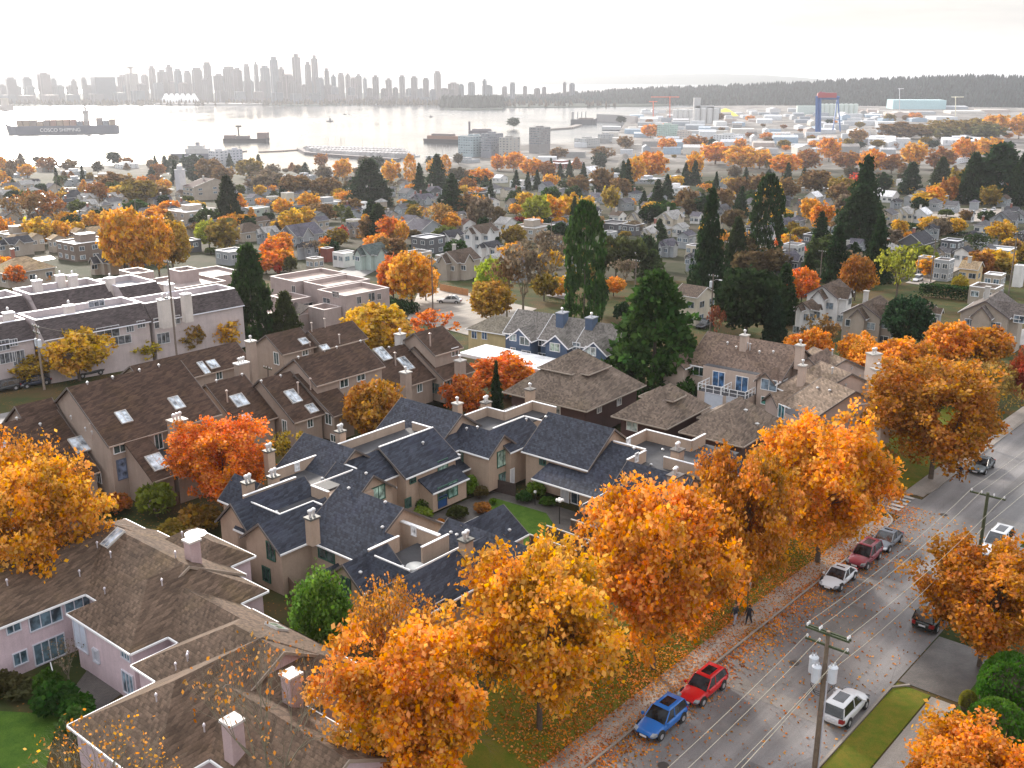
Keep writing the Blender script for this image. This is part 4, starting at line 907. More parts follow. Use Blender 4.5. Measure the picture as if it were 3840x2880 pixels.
# big conifers
for a in (('column',1261,434,700,90,GR,'tall column shaped dark green conifer standing alone mid picture'),('cedar',1410,588,852,240,(.05,.105,.022),'biggest broad green conifer behind the hip roof houses'),('cedar',548,528,740,120,(.035,.07,.015),'big dark conifer behind the brown roofed townhouses at left'),('cedar',620,630,740,80,(.06,.075,.02),'shorter olive conifer leaning against the big dark one'),('cedar',497,381,495,68,(.035,.05,.02),'pointed dark conifer near the church'),
 ('fir',1527,398,640,105,DG,'shaggy dark fir left of centre right conifer group'),('column',1650,375,572,72,(.03,.06,.018),'narrow dark conifer with bluntly rounded top'),('cedar',1588,470,590,60,(.04,.06,.02),'olive green conifer between two taller firs'),('fir',1858,328,520,120,DG,'tallest ragged fir with bare tip, right of centre'),('cedar',1852,400,540,125,(.028,.055,.02),'wide dark conifer under the ragged fir'),
 ('fir',1803,478,610,82,DG,'dark fir behind the white gabled houses'),('fir',1890,458,610,80,DG,'dark slender fir right of the white gabled houses'),('fir',1768,450,560,62,DG,'mid dark fir left of the ragged tall fir'),('cedar',1742,545,640,45,(.035,.06,.02),'small cone conifer beside the red flowering tree'),
 ('maple',1610,585,735,150,(.028,.05,.018),'bushy dark evergreen mass right of the biggest conifer'),('cedar',1672,640,748,62,(.03,.06,.03),'bluish young conifer in front of the dark bushy evergreen'),('cedar',1690,570,700,70,(.03,.06,.02),'dark pointed conifer behind the bushy evergreen'),('maple',1955,642,760,100,(.03,.07,.03),'round dark green conifer with pole beside the brown houses'),
 ('cedar',800,345,448,110,(.030,.052,.022),'broad dark conifer clump near the marina'),('fir',907,350,430,45,DG,'dark conifer right of the broad clump'),('fir',945,330,420,75,DG,'dark fir with orange poplar behind it'),('fir',978,370,470,75,DG,'large leaning dark fir above the brown gable house'),('fir',770,380,440,50,DG,'dark fir at the left side of the broad clump'),
 ('cedar',818,440,520,62,(.035,.06,.02),'dark rounded conifer among the mid houses'),('fir',1355,340,420,38,DG,'slim conifer near the long white roofed school'),('fir',1420,385,455,55,DG,'dark fir in front of the low white building'),('cedar',2150,310,440,150,(.03,.065,.025),'huge dark conifer group at the right side'),('cedar',2095,330,440,70,(.03,.06,.02),'dark conifer left of the huge group at right'),('cedar',2200,330,445,60,(.03,.06,.02),'dark conifer at the right edge above the houses'),('cedar',1965,350,420,55,(.03,.06,.025),'shorter broad conifer before the warehouse'),('cedar',2030,340,410,50,(.04,.06,.02),'olive conifer beside the warehouse'),('fir',1240,420,520,40,DG,'dark fir peeking left of the column conifer')): plant(a[0],*a[1:6],label=a[6])
# garden shrubs
def shrubs():
    for a in (('maple',K3(575,515),95/1.5863,K3(575,640),LG,'round lime green shrub tree by the slate roof porch'),('shrub',K3(305,620),150/1.5863,K3(305,720),(.12,.22,.03),'green shrub left of the blue door'),('shrub',K3(290,700),120/1.5863,K3(290,770),(.22,.30,.03),'yellow green shrub below the blue door shrub'),('shrub',K3(650,670),110/1.5863,K3(650,735),(.40,.16,.03),'low orange shrub in the garden bed'),('shrub',K3(400,770),50/1.5863,K3(400,795),(.6,.2,.02),'tiny orange shrub by the slate roof edge'),('shrub',K3(640,570),90/1.5863,K3(640,650),(.16,.12,.04),'brown leafed shrub behind the lime shrub'),('shrub',K3(970,545),120/1.5863,K3(970,640),(.18,.28,.03),'light green shrub beside the garden path lamp'),('shrub',K3(895,605),100/1.5863,K3(895,670),(.06,.14,.03),'dark clipped shrub on the garden path'),('shrub',K3(1040,640),100/1.5863,K3(1040,690),(.10,.20,.02),'low hedge below the porch'),('shrub',K3(712,645),45/1.5863,K3(712,690),LG,'small bright green shrub by the lawn'),('shrub',K3(500,690),130/1.5863,K3(500,770),(.07,.08,.02),'dark olive shrub in the garden centre'),
     ('shrub',K1(270,1270),300/2.765,K1(270,1500),(.12,.20,.03),'green shrub climbing the left beige gable'),('shrub',K1(300,1500),330/2.765,K1(300,1690),(.06,.09,.02),'dark shrub bed behind the pink house roof'),('column',K1(480,1300),110/2.765,K1(500,1680),(.05,.13,.02),'ivy covered corner of the beige townhouse')):
        c,w,b_=a[1],a[2],a[3]; plant(a[0],c[0]*.576,c[1]*.576,b_[1]*.576,w*.576,a[4],label=a[5])
    for a in ((340,1040,1115,85,(.22,.26,.03),'yellow green bush below the brown townhouse steps'),(430,1090,1150,95,(.34,.20,.03),'low orange olive shrub behind the pink roof'),(380,1125,1165,95,(.30,.22,.03),'golden shrub at the pink roof edge'),(250,1065,1110,70,(.5,.17,.02),'small orange shrub under the brown stair wall'),(120,1475,1540,100,(.05,.12,.02),'green shrub right of the garden bench'),(165,1500,1550,80,(.06,.14,.02),'round green shrub beside the pink wall corner'),(105,1445,1500,60,(.07,.14,.02),'small green shrub above the orange bench'),(60,1470,1500,90,(.10,.10,.04),'mottled shrub bed along the stone garden edge'),(170,1530,1590,90,(.08,.16,.03),'large green shrub below the orange bench'),(15,1450,1500,70,(.09,.08,.03),'brownish shrub under the pink wall'),
     (1080,735,765,45,LG,'bright green shrub beside the blue townhouse'),(1345,650,700,40,DG,'dark shrub in the gap behind the biggest conifer')): plant('shrub',*a[:5],label=a[5])
shrubs()
plant('bare',150,1385,1480,90,GREY,'small bare tree against the pink wall')
# mid-field trees: kind,x,top,base,width,colour
MIDT='''maple 272 455 600 100 YO;maple 345 470 600 80 YO;maple 300 460 600 110 YO;maple 375 480 590 85 (.5,.3,.03);far 205 458 510 45 YO;far 170 480 520 30 YE;maple 453 478 538 60 YG;far 660 448 492 48 YE;far 612 430 470 45 YO;far 425 436 462 36 YE;far 0 553 600 60 OR;far 35 575 620 45 RO;far 105 590 612 25 OR;farbare 90 410 490 90 RUST;farbare 60 420 500 90 BRN;farbare 120 430 490 70 RUST;far 250 375 430 85 BRN;far 300 390 445 80 OLIVE;far 215 395 440 45 RUST;far 340 400 440 60 BRN;farfir 125 358 408 18 DG;farfir 181 355 402 20 DG;farfir 337 335 372 18 DG;farfir 250 328 352 15 DGB;far 275 340 360 28 RUST;far 8 340 378 34 YO;far 60 355 385 36 YO;far 30 345 380 25 BRN;far 150 345 370 40 BRN;far 105 340 372 40 RUST;
farfir 358 335 372 30 DG;far 420 335 375 50 DGB;far 455 345 395 60 BRN;farfir 380 345 400 32 DG;farfir 497 330 360 20 DG;farfir 560 332 368 26 DG;farfir 660 350 380 32 DGB;far 590 355 380 32 GREY;far 700 360 390 40 GREY;far 540 345 385 60 OLIVE;far 575 370 420 80 GREY;far 640 380 430 70 BRN;far 700 385 430 70 BRN;far 480 360 400 50 BRN;farfir 612 385 430 26 DG;
far 590 520 570 55 RO;far 575 545 590 60 RO;far 612 540 585 58 OR;far 628 555 590 30 (.12,.12,.03);far 742 488 520 22 RED;far 600 575 592 18 RED;farfir 722 500 530 20 DG;far 705 512 535 30 RO;maple 850 555 650 70 RO;maple 890 548 665 105 YO;maple 920 575 650 60 YO;far 845 470 525 60 RO;far 868 480 530 30 YO;farbare 945 440 510 95 (.42,.22,.05);far 965 460 505 60 YO;far 1157 425 492 68 (.35,.36,.03);far 1190 425 485 60 YO;far 1222 425 480 50 YE;far 1250 432 478 48 YE;far 1270 425 465 35 YE;far 1120 470 500 36 (.25,.03,.02);far 740 345 390 45 YO;poplar 886 333 392 28 YO;poplar 962 335 380 26 YO;far 845 350 400 40 YO;far 935 345 380 25 YO;far 1010 385 420 40 RUST;far 1040 365 400 50 OR;far 1075 335 370 35 OR;far 1110 330 372 45 OR;far 1150 345 385 50 OR;far 1180 350 385 40 RUST;
maple 1062 562 665 75 (.42,.50,.03);farbare 1130 520 690 125 GREY;farbare 1095 560 690 80 BRN;farbare 1190 500 620 90 GREY;maple 1060 610 700 95 (.50,.28,.03);far 1205 600 640 60 YO;far 1175 590 650 60 (.3,.2,.03);maple 1325 600 640 50 OR;far 1320 520 555 24 YO;far 1330 515 600 75 (.09,.10,.03);far 1370 520 600 60 (.08,.10,.03);far 1290 540 600 50 (.08,.08,.03);far 1400 510 580 42 (.05,.08,.03);far 1290 600 680 50 DG;farbare 1350 560 620 60 GREY;
far 1408 437 466 42 YE;far 1448 446 468 32 YE;far 1320 404 455 40 (.42,.28,.03);farfir 1390 410 450 26 DG;far 1460 435 460 26 RUST;far 1560 500 545 30 YO;far 1600 500 560 32 YO;far 1690 455 490 55 YE;far 1630 470 500 40 YE;maple 1700 508 545 56 RO;far 1705 530 548 70 (.9,.06,.02);maple 1730 580 660 72 RO;far 1700 600 650 40 OR;maple 1845 555 650 72 (.42,.17,.02);far 1880 590 625 30 OR;sparse 1935 530 650 100 (.42,.42,.04);far 1985 530 590 75 (.25,.27,.04);far 2000 555 600 45 YO;maple 2008 468 507 50 YE;maple 2060 472 508 48 YE;far 2010 470 505 24 (.3,.3,.03);maple 2160 478 530 62 YE;far 2180 515 540 40 YE;maple 2070 595 640 36 (.45,.33,.03);far 2110 545 600 60 RUST;far 2160 560 600 55 OLIVE;far 2140 575 600 40 RUST;
sparse 1770 680 770 85 (.30,.17,.05);maple 1755 712 795 80 OR;maple 1715 725 790 60 OR;maple 1850 722 800 85 OR;maple 1870 745 820 80 OR;maple 1935 735 830 110 OR;maple 1985 742 830 90 DOR;maple 2050 698 800 110 OR;maple 2125 710 800 110 DOR;maple 1915 770 850 90 OR;maple 2010 775 860 120 DOR;maple 2080 790 880 100 OR;maple 2145 780 870 70 (.4,.2,.03);farbare 1545 660 745 40 (.25,.06,.03);
far 1545 310 355 70 OR;far 1600 318 370 75 YO;far 1640 325 365 60 YO;far 1500 330 390 40 YO;far 1405 330 392 70 OR;far 1370 340 400 50 YO;farfir 1480 350 400 30 DG;farfir 1345 345 410 28 DG;far 1690 335 380 70 OR;far 1740 325 370 60 RUST;far 1790 300 350 50 OR;far 1830 330 370 60 RUST;far 1880 325 375 60 OR;far 1925 335 375 50 RUST;far 1975 310 365 55 YO;far 2030 320 370 60 RUST;far 2080 300 350 50 OR;far 1960 405 420 40 YE;far 1905 375 420 40 DG;far 1760 370 420 70 BRN;far 1820 385 430 60 OLIVE;far 1700 385 430 50 BRN;far 1640 380 430 60 BRN;far 1590 385 430 50 BRN;farfir 1545 370 430 26 DG;farfir 1610 360 400 24 DG;far 1870 400 430 50 OLIVE;far 2080 365 425 60 OLIVE;far 2120 380 430 50 BRN;far 2190 390 440 50 OR;far 2050 385 440 40 RUST;far 2140 420 440 30 OR;far 2130 300 340 60 YO;farfir 1430 340 372 20 DG;farfir 1395 325 350 18 DG;far 1825 395 425 60 (.5,.04,.02);far 1860 372 405 46 (.75,.07,.02);far 2000 415 450 70 YE;far 2020 405 450 40 OR;
far 1945 265 300 100 BRN;far 1990 270 300 60 OLIVE;far 2050 260 300 90 (.3,.2,.05);far 2100 258 300 80 (.3,.2,.05);far 2150 250 300 60 YO;far 2200 250 300 50 YO;far 2040 275 305 60 (.18,.15,.05);far 2130 270 305 80 (.16,.15,.05);far 1850 280 310 40 (.4,.2,.05);
far 795 470 520 40 BRN;far 760 430 470 50 BRN;far 700 440 480 60 BRN;far 1010 420 470 50 BRN;far 1040 430 500 60 GREY;farfir 1060 385 430 24 DG;farfir 1230 345 385 24 DG;farfir 1190 340 380 22 DG;farfir 1210 352 385 24 DG;farfir 1160 365 410 24 DG;farfir 1115 365 410 26 DG;farfir 1140 370 412 24 DG;farfir 1260 350 395 24 DG;far 1300 365 420 50 BRN;far 1340 385 430 50 BRN;farfir 1440 375 430 40 DG;farfir 1290 375 420 30 DG;far 1480 410 460 50 BRN;far 1250 380 420 50 BRN;far 1560 410 460 50 BRN;farfir 1500 345 400 36 DG;farfir 1700 350 400 26 DG;farfir 1735 360 400 26 DG;farfir 1600 400 470 40 DG;far 1660 420 470 40 BRN;far 1745 430 480 40 YO;far 1770 440 500 50 OR;
far 1110 255 275 30 DG;farfir 1150 292 306 14 DG;far 1205 320 345 40 BRN;far 1300 318 345 50 BRN;far 1440 300 330 40 OR;far 1500 295 325 50 RUST;far 1350 295 322 35 BRN;far 1405 270 300 40 OR;far 1440 268 295 34 OR;far 1600 300 322 26 OR;far 1830 300 330 24 OLIVE;maple 1045 470 520 30 DG;far 720 520 560 30 DG;far 985 520 560 50 GR;far 1130 480 510 36 GR'''
PAL=dict(OR=OR,DOR=DOR,YO=YO,YE=YE,OLIVE=OLIVE,YG=YG,RED=RED,RO=RO,GR=GR,DG=DG,DGB=DGB,LG=LG,BRN=BRN,GREY=GREY,RUST=RUST)
for e in MIDT.replace('\n','').split(';'):
    p_=e.split(' ')
    if len(p_)<6: continue
    col=PAL[p_[5]] if p_[5] in PAL else eval(p_[5])
    k=p_[0]; x,yt,yb,w=map(float,p_[1:5])
    plant(k,x,yt,yb,w,col)
# ================================================================ mid-field houses
RC=dict(G=(.115,.112,.118),B=(.095,.068,.052),D=(.05,.05,.058),P=(.10,.095,.115),W=(.72,.72,.74),L=(.32,.31,.30),T=(.33,.24,.15),N=(.09,.035,.025),S=(.085,.105,.10))
WC=dict(w=(.72,.71,.70),c=(.60,.54,.44),g=(.33,.35,.37),b=(.40,.34,.28),r=(.20,.06,.045),t=(.42,.50,.46),k=(.12,.12,.13),y=(.60,.44,.24),s=(.30,.38,.42),e=(.20,.15,.12))
RN=dict(G='grey roofed',B='brown roofed',D='dark roofed',P='slate grey roofed',W='flat white roofed',L='pale grey roofed',T='tan roofed',N='dark red brown roofed',S='green grey roofed')
WN=dict(w='white',c='cream',g='grey',b='beige',r='red brick',t='pale green',k='dark',y='yellow',s='blue grey',e='brown')
AUTOH=[]
def house(x,yb,w,ty,rk,wk,label=None,hh=None,ang=None,nm=None,cat=None,asp=1.,win=True):
    g=G(D(x,yb))
    if g is None: return
    pm=pxm(g); wm=w/.576/pm; a=ang if ang is not None else 39.7+random.uniform(-3,3)
    far=g.length>700
    f=Fr(a); L1=wm/1.41*(1.12 if ty!='f' else 1)*math.sqrt(asp); L2=wm/1.41*.88/math.sqrt(asp)
    eh=hh or (random.uniform(3.0,4.6) if ty!='f' else random.uniform(3.4,5.5))
    nm=nm or ('house' if ty!='f' or w<45 else 'low_building'); cat=cat or ('house' if nm=='house' else 'building')
    b=Bld(nm,label or 'x',cat,a,WC[wk] if isinstance(wk,str) else wk,RC[rk] if isinstance(rk,str) else rk,g.z-1.2,trim=(.6,.6,.6) if ty!='f' else (.75,.75,.76))
    u0,v0=f.uv(g); 
    # front corner faces the camera: extend to +u and +v
    u0-=L1*.25; v0-=L2*.25; z=g.z+eh
    if ty in 'gxh':
        ax=random.choice('uv') if ty!='x' else 'u'; h=min(L1,L2)*random.uniform(.27,.38)
        if ty=='h': k=min(L1,L2)*.48; hk=dict(h0=k,h1=k)
        else: hk={}
        if ax=='u': b.gab('u',u0,u0+L1,v0,v0+L2,z,z+h,**hk)
        else: b.gab('v',v0,v0+L2,u0,u0+L1,z,z+h,**hk)
        if ty=='x': 
            b.gab('v',v0-1.4,v0+L2*.6,u0+L1*.12,u0+L1*.52,z-.1,z+h*.82)
            b.gab('u',u0-1.6,u0+L1*.4,v0+L2*.3,v0+L2*.72,z-.2,z+h*.7)
    else:
        b.dc=b.rc; b.box(u0,u0+L1,v0,v0+L2,z,par=.5 if wm>8 else .3)
        if wm>14: b.box(u0+L1*.35,u0+L1*.75,v0+L2*.4,v0+L2*.75,z+1.8,base=z-.4,par=.2)
    b.fc=(.5,.48,.46) if random.random()<.6 else (.12,.1,.1)
    if w<62: b.pl=[]
    b.done()
    if label is None: AUTOH.append((b.root,rk,wk,ty,(x,yb-8),w,nm))
    if win and wm>4:
        nw=2 if wm<14 else (3 if wm<30 else 6); lv=[z-1.5] if eh<4.6 else [z-1.5,z-4.0]
        if eh>8: lv=[z-1.8-3.2*i for i in range(int(eh/3.2))][:7]
        for zz in lv:
            for i in range(nw):
                t=(i+.5)/nw
                for uu,vv in ((u0+L1*t,v0),(u0,v0+L2*t)):
                    if ty=='x' and random.random()<.3: continue
                    p=f.W(uu,vv,zz); q=toS(p)
                    b.win(q,min(1.5,L1/nw*.55)*(1 if eh<8 else 1.6),1.1,WHITE if str(wk) in 'gktrsbe' else (.5,.5,.5),random.choice([(.05,.07,.09),(.12,.16,.2),(.25,.3,.33)]),1)
    if ty in 'gxh' and wm>7 and random.random()<.6: b.chim(u0+L1*.4,v0+L2*.6,z,z+min(L1,L2)*.42+.6,.7,.7,col=random.choice([(.3,.12,.09),(.5,.48,.45)]),pots=0)
    return b
HS='''647 531 100 x P g;707 566 30 f D r;745 577 58 f L w;805 583 88 x S t;924 548 78 f W k;990 602 100 x B b;913 515 90 g P g;1002 503 55 g N w;772 512 58 x G b;889 500 55 g P w;690 500 42 g P b;700 457 95 f L g;755 472 55 g P g;783 466 38 f L w;1093 507 55 g L w;1153 522 105 f L b;1202 517 55 g G g;1175 597 45 f G t;1058 566 55 x D w;880 432 45 g G g;913 442 55 x P g;930 428 45 g P k;1040 427 65 f L k;1066 418 45 h G w;1120 434 48 g G b;1218 434 55 h G b;1175 502 48 h D b;
1328 502 80 f D k;1385 490 70 x L c;1450 494 66 x L c;1369 508 55 f L k;1422 514 66 h L b;1471 512 42 g L w;1442 555 52 x P g;1484 537 46 g P g;1316 527 40 f G g;1600 587 48 g G g;1660 574 95 f D k;1716 567 55 f G w;1622 457 48 h G b;1696 507 60 x P s;1606 425 22 g G w;1640 432 40 g P g;2003 708 66 x B g;2100 622 66 g T y;2040 607 50 f B g;1985 548 95 g D k;2060 548 58 f W k;2165 577 85 f W g;2135 575 46 g G g;2085 577 55 g D w;1852 547 48 g P g;1930 537 38 g L w;1920 487 55 g G b;1955 482 52 x L c;1995 482 55 g W w;2020 457 46 h G g;2030 442 55 f B b;1922 437 55 g W w;1895 434 46 g L w;2130 507 55 h G w;2175 492 75 x G g;2205 482 45 g G g;2190 470 45 g D g;2200 620 28 f W w;2150 638 55 f W b;2135 658 85 f B b;1722 502 46 h P g;1705 572 40 g G k;
177 562 125 f W e;235 592 85 x D b;370 547 120 f W k;300 572 110 f W k;500 572 75 f W g;410 482 120 f W b;553 470 58 f W t;30 532 95 f B b;32 552 70 x D b;112 517 40 g T b;140 520 40 g T b;168 524 42 g T b;200 529 44 g T b;30 541 40 g T b;75 543 40 g T b;120 545 42 g T b;163 546 42 g T b;20 492 55 g D b;35 618 140 h T b;395 462 46 g G g;530 522 85 h B b;485 528 55 g B b;548 442 38 g P g;570 457 38 x G g;150 442 38 g D g;185 457 46 x L b;145 457 38 g D k;192 472 44 g G b;240 452 40 g G w;250 478 60 f D k;
40 384 42 f W g;155 380 56 f W g;157 402 48 f W g;218 390 56 f W b;270 364 52 f W w;52 412 38 g L b;183 414 42 x L b;148 434 46 g D b;187 442 46 x L b;95 372 40 f W b;463 384 55 f W g;655 392 55 f W g;705 387 30 f W w;610 392 38 f W w;580 422 46 g P g;583 452 38 g G g;650 432 34 g P b;784 458 28 f W w;875 413 28 h G w;900 440 40 g P g;936 427 38 x P g;840 425 30 g G g;
1010 352 58 f L g;1215 362 105 f W r;1276 377 48 g W w;1290 402 66 f W w;1332 394 55 f W g;1400 397 85 f W g;1463 400 66 f W g;1463 422 66 f W w;1420 440 50 g P g;1500 440 46 x G g;1530 455 46 g P b;1560 470 46 x G g;1575 440 38 g G w;1290 440 50 g P g;1250 455 46 x G k;1350 455 46 g G g;1110 455 44 g G b;1160 455 44 x P g;1060 455 42 g P w;1005 445 42 g G w;960 470 44 x P g;870 470 40 g G g;835 500 44 g P g;1000 470 38 h B b;1120 405 40 f W w;1080 395 36 g W w;980 400 34 f L g;1180 415 38 g P g;1150 400 36 h G w;
1790 420 44 f W w;1760 440 44 g W w;1830 450 46 g P g;1785 455 38 g G b;1560 420 40 f G g;1700 430 40 g P g;1730 465 40 x G b;2060 460 42 g G g;2090 440 40 g G b;2180 430 40 g G b;1870 470 38 g P g;2095 480 30 g D w;1990 430 34 g G g;2000 600 40 f G b;1560 560 46 g P k;1500 585 44 x G g;1380 570 44 g G b;1255 610 40 g G g;1230 580 40 g P b;1120 610 44 g P g;640 490 42 g P b;600 500 44 x B b;720 520 40 g P g;665 560 46 x D g;680 590 40 f G b;560 500 44 g B b;520 480 40 g G g;455 505 42 g G b;330 505 50 f G b;90 470 46 x G b;60 440 44 g G b;110 420 40 g P b;230 425 42 g P b;270 440 40 g G b;300 420 38 g P g;20 420 40 g G b;350 445 40 x P g;20 460 42 g P b'''
for e in HS.replace('\n','').split(';'):
    x,yb,w,ty,rk,wk=e.split(' '); house(float(x),float(yb),float(w),ty,rk,wk)
# plain infill houses between the listed ones
ri=random.Random(77); occ=[(e.split(' ')[0],e.split(' ')[1]) for e in HS.replace('\n','').split(';')]; occ=[(float(a),float(b_)) for a,b_ in occ]
for i in range(900):
    y=ri.uniform(398,600); x=ri.uniform(-5,2222); w=(y-250)/5.6*ri.uniform(.75,1.15)
    if y>540 and (x<860 or 1080<x<1480): continue
    if any(abs(a-x)<(w*.95) and abs(b_-y)<w*.36 for a,b_ in occ): continue
    occ.append((x,y)); house(x,y,w,ri.choice('ggxxhf'),ri.choice('GGBDPL'),ri.choice('gbwckbg'),win=w>30)
    if len(occ)>330: break
# named houses
house(1040,547,82,'x','B','w','tall white house with steep white gable and brown roof in the middle distance',hh=6.4)
house(974,541,60,'x','D','w','white fronted house with twin dark gables left of the tall white house',hh=4.5)
house(1500,700,100,'g','B','c','half timbered cream gable house behind the biggest conifer',hh=5.5)
house(1742,722,60,'x','B','w','white gabled house with brown roof left of the larger white house',hh=4.8)
house(1795,708,118,'x','B','w','large white walled house with broad brown roofs and white gable',hh=6)
house(1885,742,140,'x','B','b','wide brown tiled house under the round green conifer and pole',hh=5.)
house(2150,755,165,'x',(.13,.11,.10),'b','big grey brown roofed house above the orange maples at the right edge',hh=6.)
ch=house(437,432,95,'g',(.10,.07,.065),'b','church with long brown roof near the straight street',hh=8,asp=2,nm='church',cat='church')
b=Bld('church_tower','square pale church tower left of the brown church roof','tower',39.7,(.55,.55,.58),(.3,.3,.3),G(D(391,430)).z-1)
g=G(D(391,430)); u,v=b.f.uv(g); b.box(u,u+4.4,v,v+4.4,g.z+17,par=.6); b.box(u+1,u+3.4,v+1,v+3.4,g.z+19,base=g.z+16); b.done()
for x,yb,w,h,c,lab in ((1023,338,74,26,(.34,.42,.45),'glassy white waterfront apartment block, left part'),(1062,340,52,30,(.26,.27,.30),'dark grey waterfront apartment block in the middle of three'),(1100,342,50,26,(.42,.40,.37),'beige unfinished waterfront apartment block on the right'),(1165,331,50,34,(.27,.26,.26),'square concrete tower under construction on the waterfront'),(1267,317,60,12,(.45,.45,.44),'long grey waterfront office with many windows'),(1308,307,38,12,(.40,.41,.42),'small grey waterfront office beside the log yard'),(1441,302,50,24,(.42,.56,.50),'pale green office block below the silos'),(1478,304,36,15,(.5,.44,.4),'beige block right of the pale green office'),(1576,308,78,12,(.66,.68,.70),'white stepped office building in the industrial flats'),(415,370,44,16,(.45,.52,.6),'glass gabled pale building at the ferry terminal'),(470,360,42,18,(.55,.55,.58),'grey white block at the ferry terminal'),(506,352,34,16,(.5,.5,.55),'smaller pale block right of the ferry terminal'),(1918,312,130,9,(.7,.7,.72),'very long white roofed warehouse behind the orange trees'),(2105,312,210,8,(.7,.7,.72),'widest white roofed warehouse at the right side'),(1922,358,130,9,(.12,.10,.11),'long dark building behind orange trees, right of centre'),(2062,352,88,6,(.75,.76,.78),'bright white low roof near the right conifers')):
    house(x,yb,w,'f','L' if h>9 else 'W',c,lab,hh=h,asp=1.3 if w<100 else 2.2,nm='apartment_block' if h>14 else 'low_building',cat='building',ang=20 if w>=100 else None)
# ---- industrial flats
rr=random.Random(11); AUTOI=[]
def shed(x,yb,w,h,c,rc,lab=None,ang=None,nm='warehouse'):
    g=G(D(x,yb)); 
    if g is None: return
    pm=pxm(g); wm=w/.576/pm; f=ang if ang is not None else rr.choice((8,8,98-90+82))
    b=Bld(nm,lab or 'x','warehouse',f,c,rc,g.z-1,trimc=False); u,v=b.f.uv(g); d=wm*rr.uniform(.5,.9)
    W_,L_=(wm,d) 
    # frame u points roughly away, v to the left -> width along v
    if rr.random()<.45: b.gab('v',v-W_/2,v+W_/2,u,u+L_,g.z+h,g.z+h*1.35,ov=.2)
    else: b.dc=rc; b.box(u,u+L_,v-W_/2,v+W_/2,g.z+h,par=.4,cap=False)
    b.fc=c; b.pl=[]; b.done()
    if lab is None: AUTOI.append((b.root,c,rc,(x,yb),w))
    return b
PALW=[((.55,.55,.56),(.6,.6,.62)),((.42,.44,.46),(.5,.5,.5)),((.6,.57,.52),(.62,.6,.58)),((.33,.36,.40),(.4,.42,.44)),((.5,.42,.38),(.5,.46,.42)),((.35,.45,.55),(.55,.6,.65)),((.7,.7,.7),(.7,.7,.7)),((.3,.3,.3),(.33,.3,.28)),((.62,.64,.66),(.66,.67,.7)),((.5,.52,.55),(.58,.6,.62))]
for row,y0 in enumerate((243,248,253,259,265,272,280,289,298,309,320,333)):
    x=1345 if row<6 else (1240 if row>8 else 1300)
    while x<1930:
        w=rr.uniform(16,44)*(.75+.05*row); k=rr.choice(PALW)
        if rr.random()<.72: shed(x+w/2,y0+rr.uniform(-1.5,1.5),w,rr.uniform(5,10),k[0],k[1])
        x+=w+rr.uniform(1,10)
for x,y,w in ((1960,262,50),(2010,258,60),(2150,243,60),(2190,250,50),(2090,246,70),(1990,247,60),(1940,250,50),(2060,236,60),(1180,352,40),(1240,340,46),(1120,352,40)): shed(x,y,w,7,*rr.choice(PALW))
shed(1985,236,110,26,(.42,.62,.66),(.52,.68,.70),'large pale turquoise shed with sloping roof on the far terminal',8,'terminal_shed')
shed(1742,250,40,24,(.50,.58,.55),(.55,.62,.58),'pale green gabled terminal building left of the round silos',8,'terminal_shed')
# silos
def silos(x0,x1,yb,yt,n,c,lab,rows=2):
    gA=G(D((x0+x1)/2,yb)); k=gA.y; m0=thing('silo_group',lab,'silos',gA)
    for j in range(rows):
        for i in range(n):
            xx=x0+(x1-x0)*(i+.5)/n; g=G(D(xx,yb)); pm=pxm(g); r=(x1-x0)/n/.576/pm*.48; h=(yb-yt)/.576/pm
            m=MB(); m.lathe((g.x,g.y+j*2.1*r,g.z),[(r,0),(r,h),(r*.8,h+1),(.2,h+1.5)],14); part('silo',m,'wall',m0,c,smooth=False)
    return m0,gA
s0,g0=silos(1452,1496,262,238,4,(.55,.55,.54),'row of pale concrete grain silos, left group',1)
s1,g1=silos(1498,1552,266,236,4,(.55,.55,.54),'taller pale concrete grain silos with a headhouse tower on top',2)
m=MB(); f0=Fr(0); pm=pxm(g1); 
for dx,dy,w_,h_ in ((-22,0,14,52),(-4,0,40,36),(18,0,30,33)): m.box(f0,g1.y+4,g1.y+16,-(g1.x+dx*.9)-w_/2,-(g1.x+dx*.9)+w_/2,g1.z+20,g1.z+h_)
part('headhouse',m,'wall',s1,(.42,.42,.42))
silos(1768,1852,250,226,8,(.55,.62,.58),'round terminal silos beyond the blue gantry crane',1)
t=thing('sulphur_pile','bright yellow heap of sulphur between silos and sheds','pile',G(D(1566,250))); g=G(D(1566,250)); m=MB(); m.lathe(g,[(34,0),(24,7),(10,15),(1,18)],14); part('heap',m,'trim',t,(.85,.72,.06))
# gantry crane
def P2(x,y,Y): # point on the vertical plane at depth Y
    r=ray(D(x,y)); k=Y/r[1]; return Vector((r[0]*k,Y,CH+r[2]*k))
g=G(D(1770,292)); Y=g.y; t=thing('gantry_crane','huge blue gantry crane with red cab on top','crane',g)
BLU=(.045,.12,.33)
def beam(name,pa,pb,r,c,par,mat='trim',n=4):
    m=MB(); m.tube(pa,pb,r,r,n); return part(name,m,mat,par,c)
for dx in (-3,3): beam('tower_leg',P2(1767+dx,292,Y),P2(1768+dx,208,Y),2.7,BLU,t)
m=MB(); a=P2(1763,292,Y); 
beam('main_girder',P2(1762,210,Y),P2(1813,210,Y),2.2,BLU,t); beam('main_girder',P2(1764,213,Y+12),P2(1812,213,Y+12),1.6,BLU,t)
beam('slanted_leg',P2(1809,212,Y),P2(1799,280,Y-30),1.1,BLU,t); beam('slanted_leg',P2(1810,212,Y),P2(1815,284,Y-30),1.1,BLU,t); beam('cross_tie',P2(1803,260,Y-22),P2(1812,258,Y-22),.6,BLU,t)
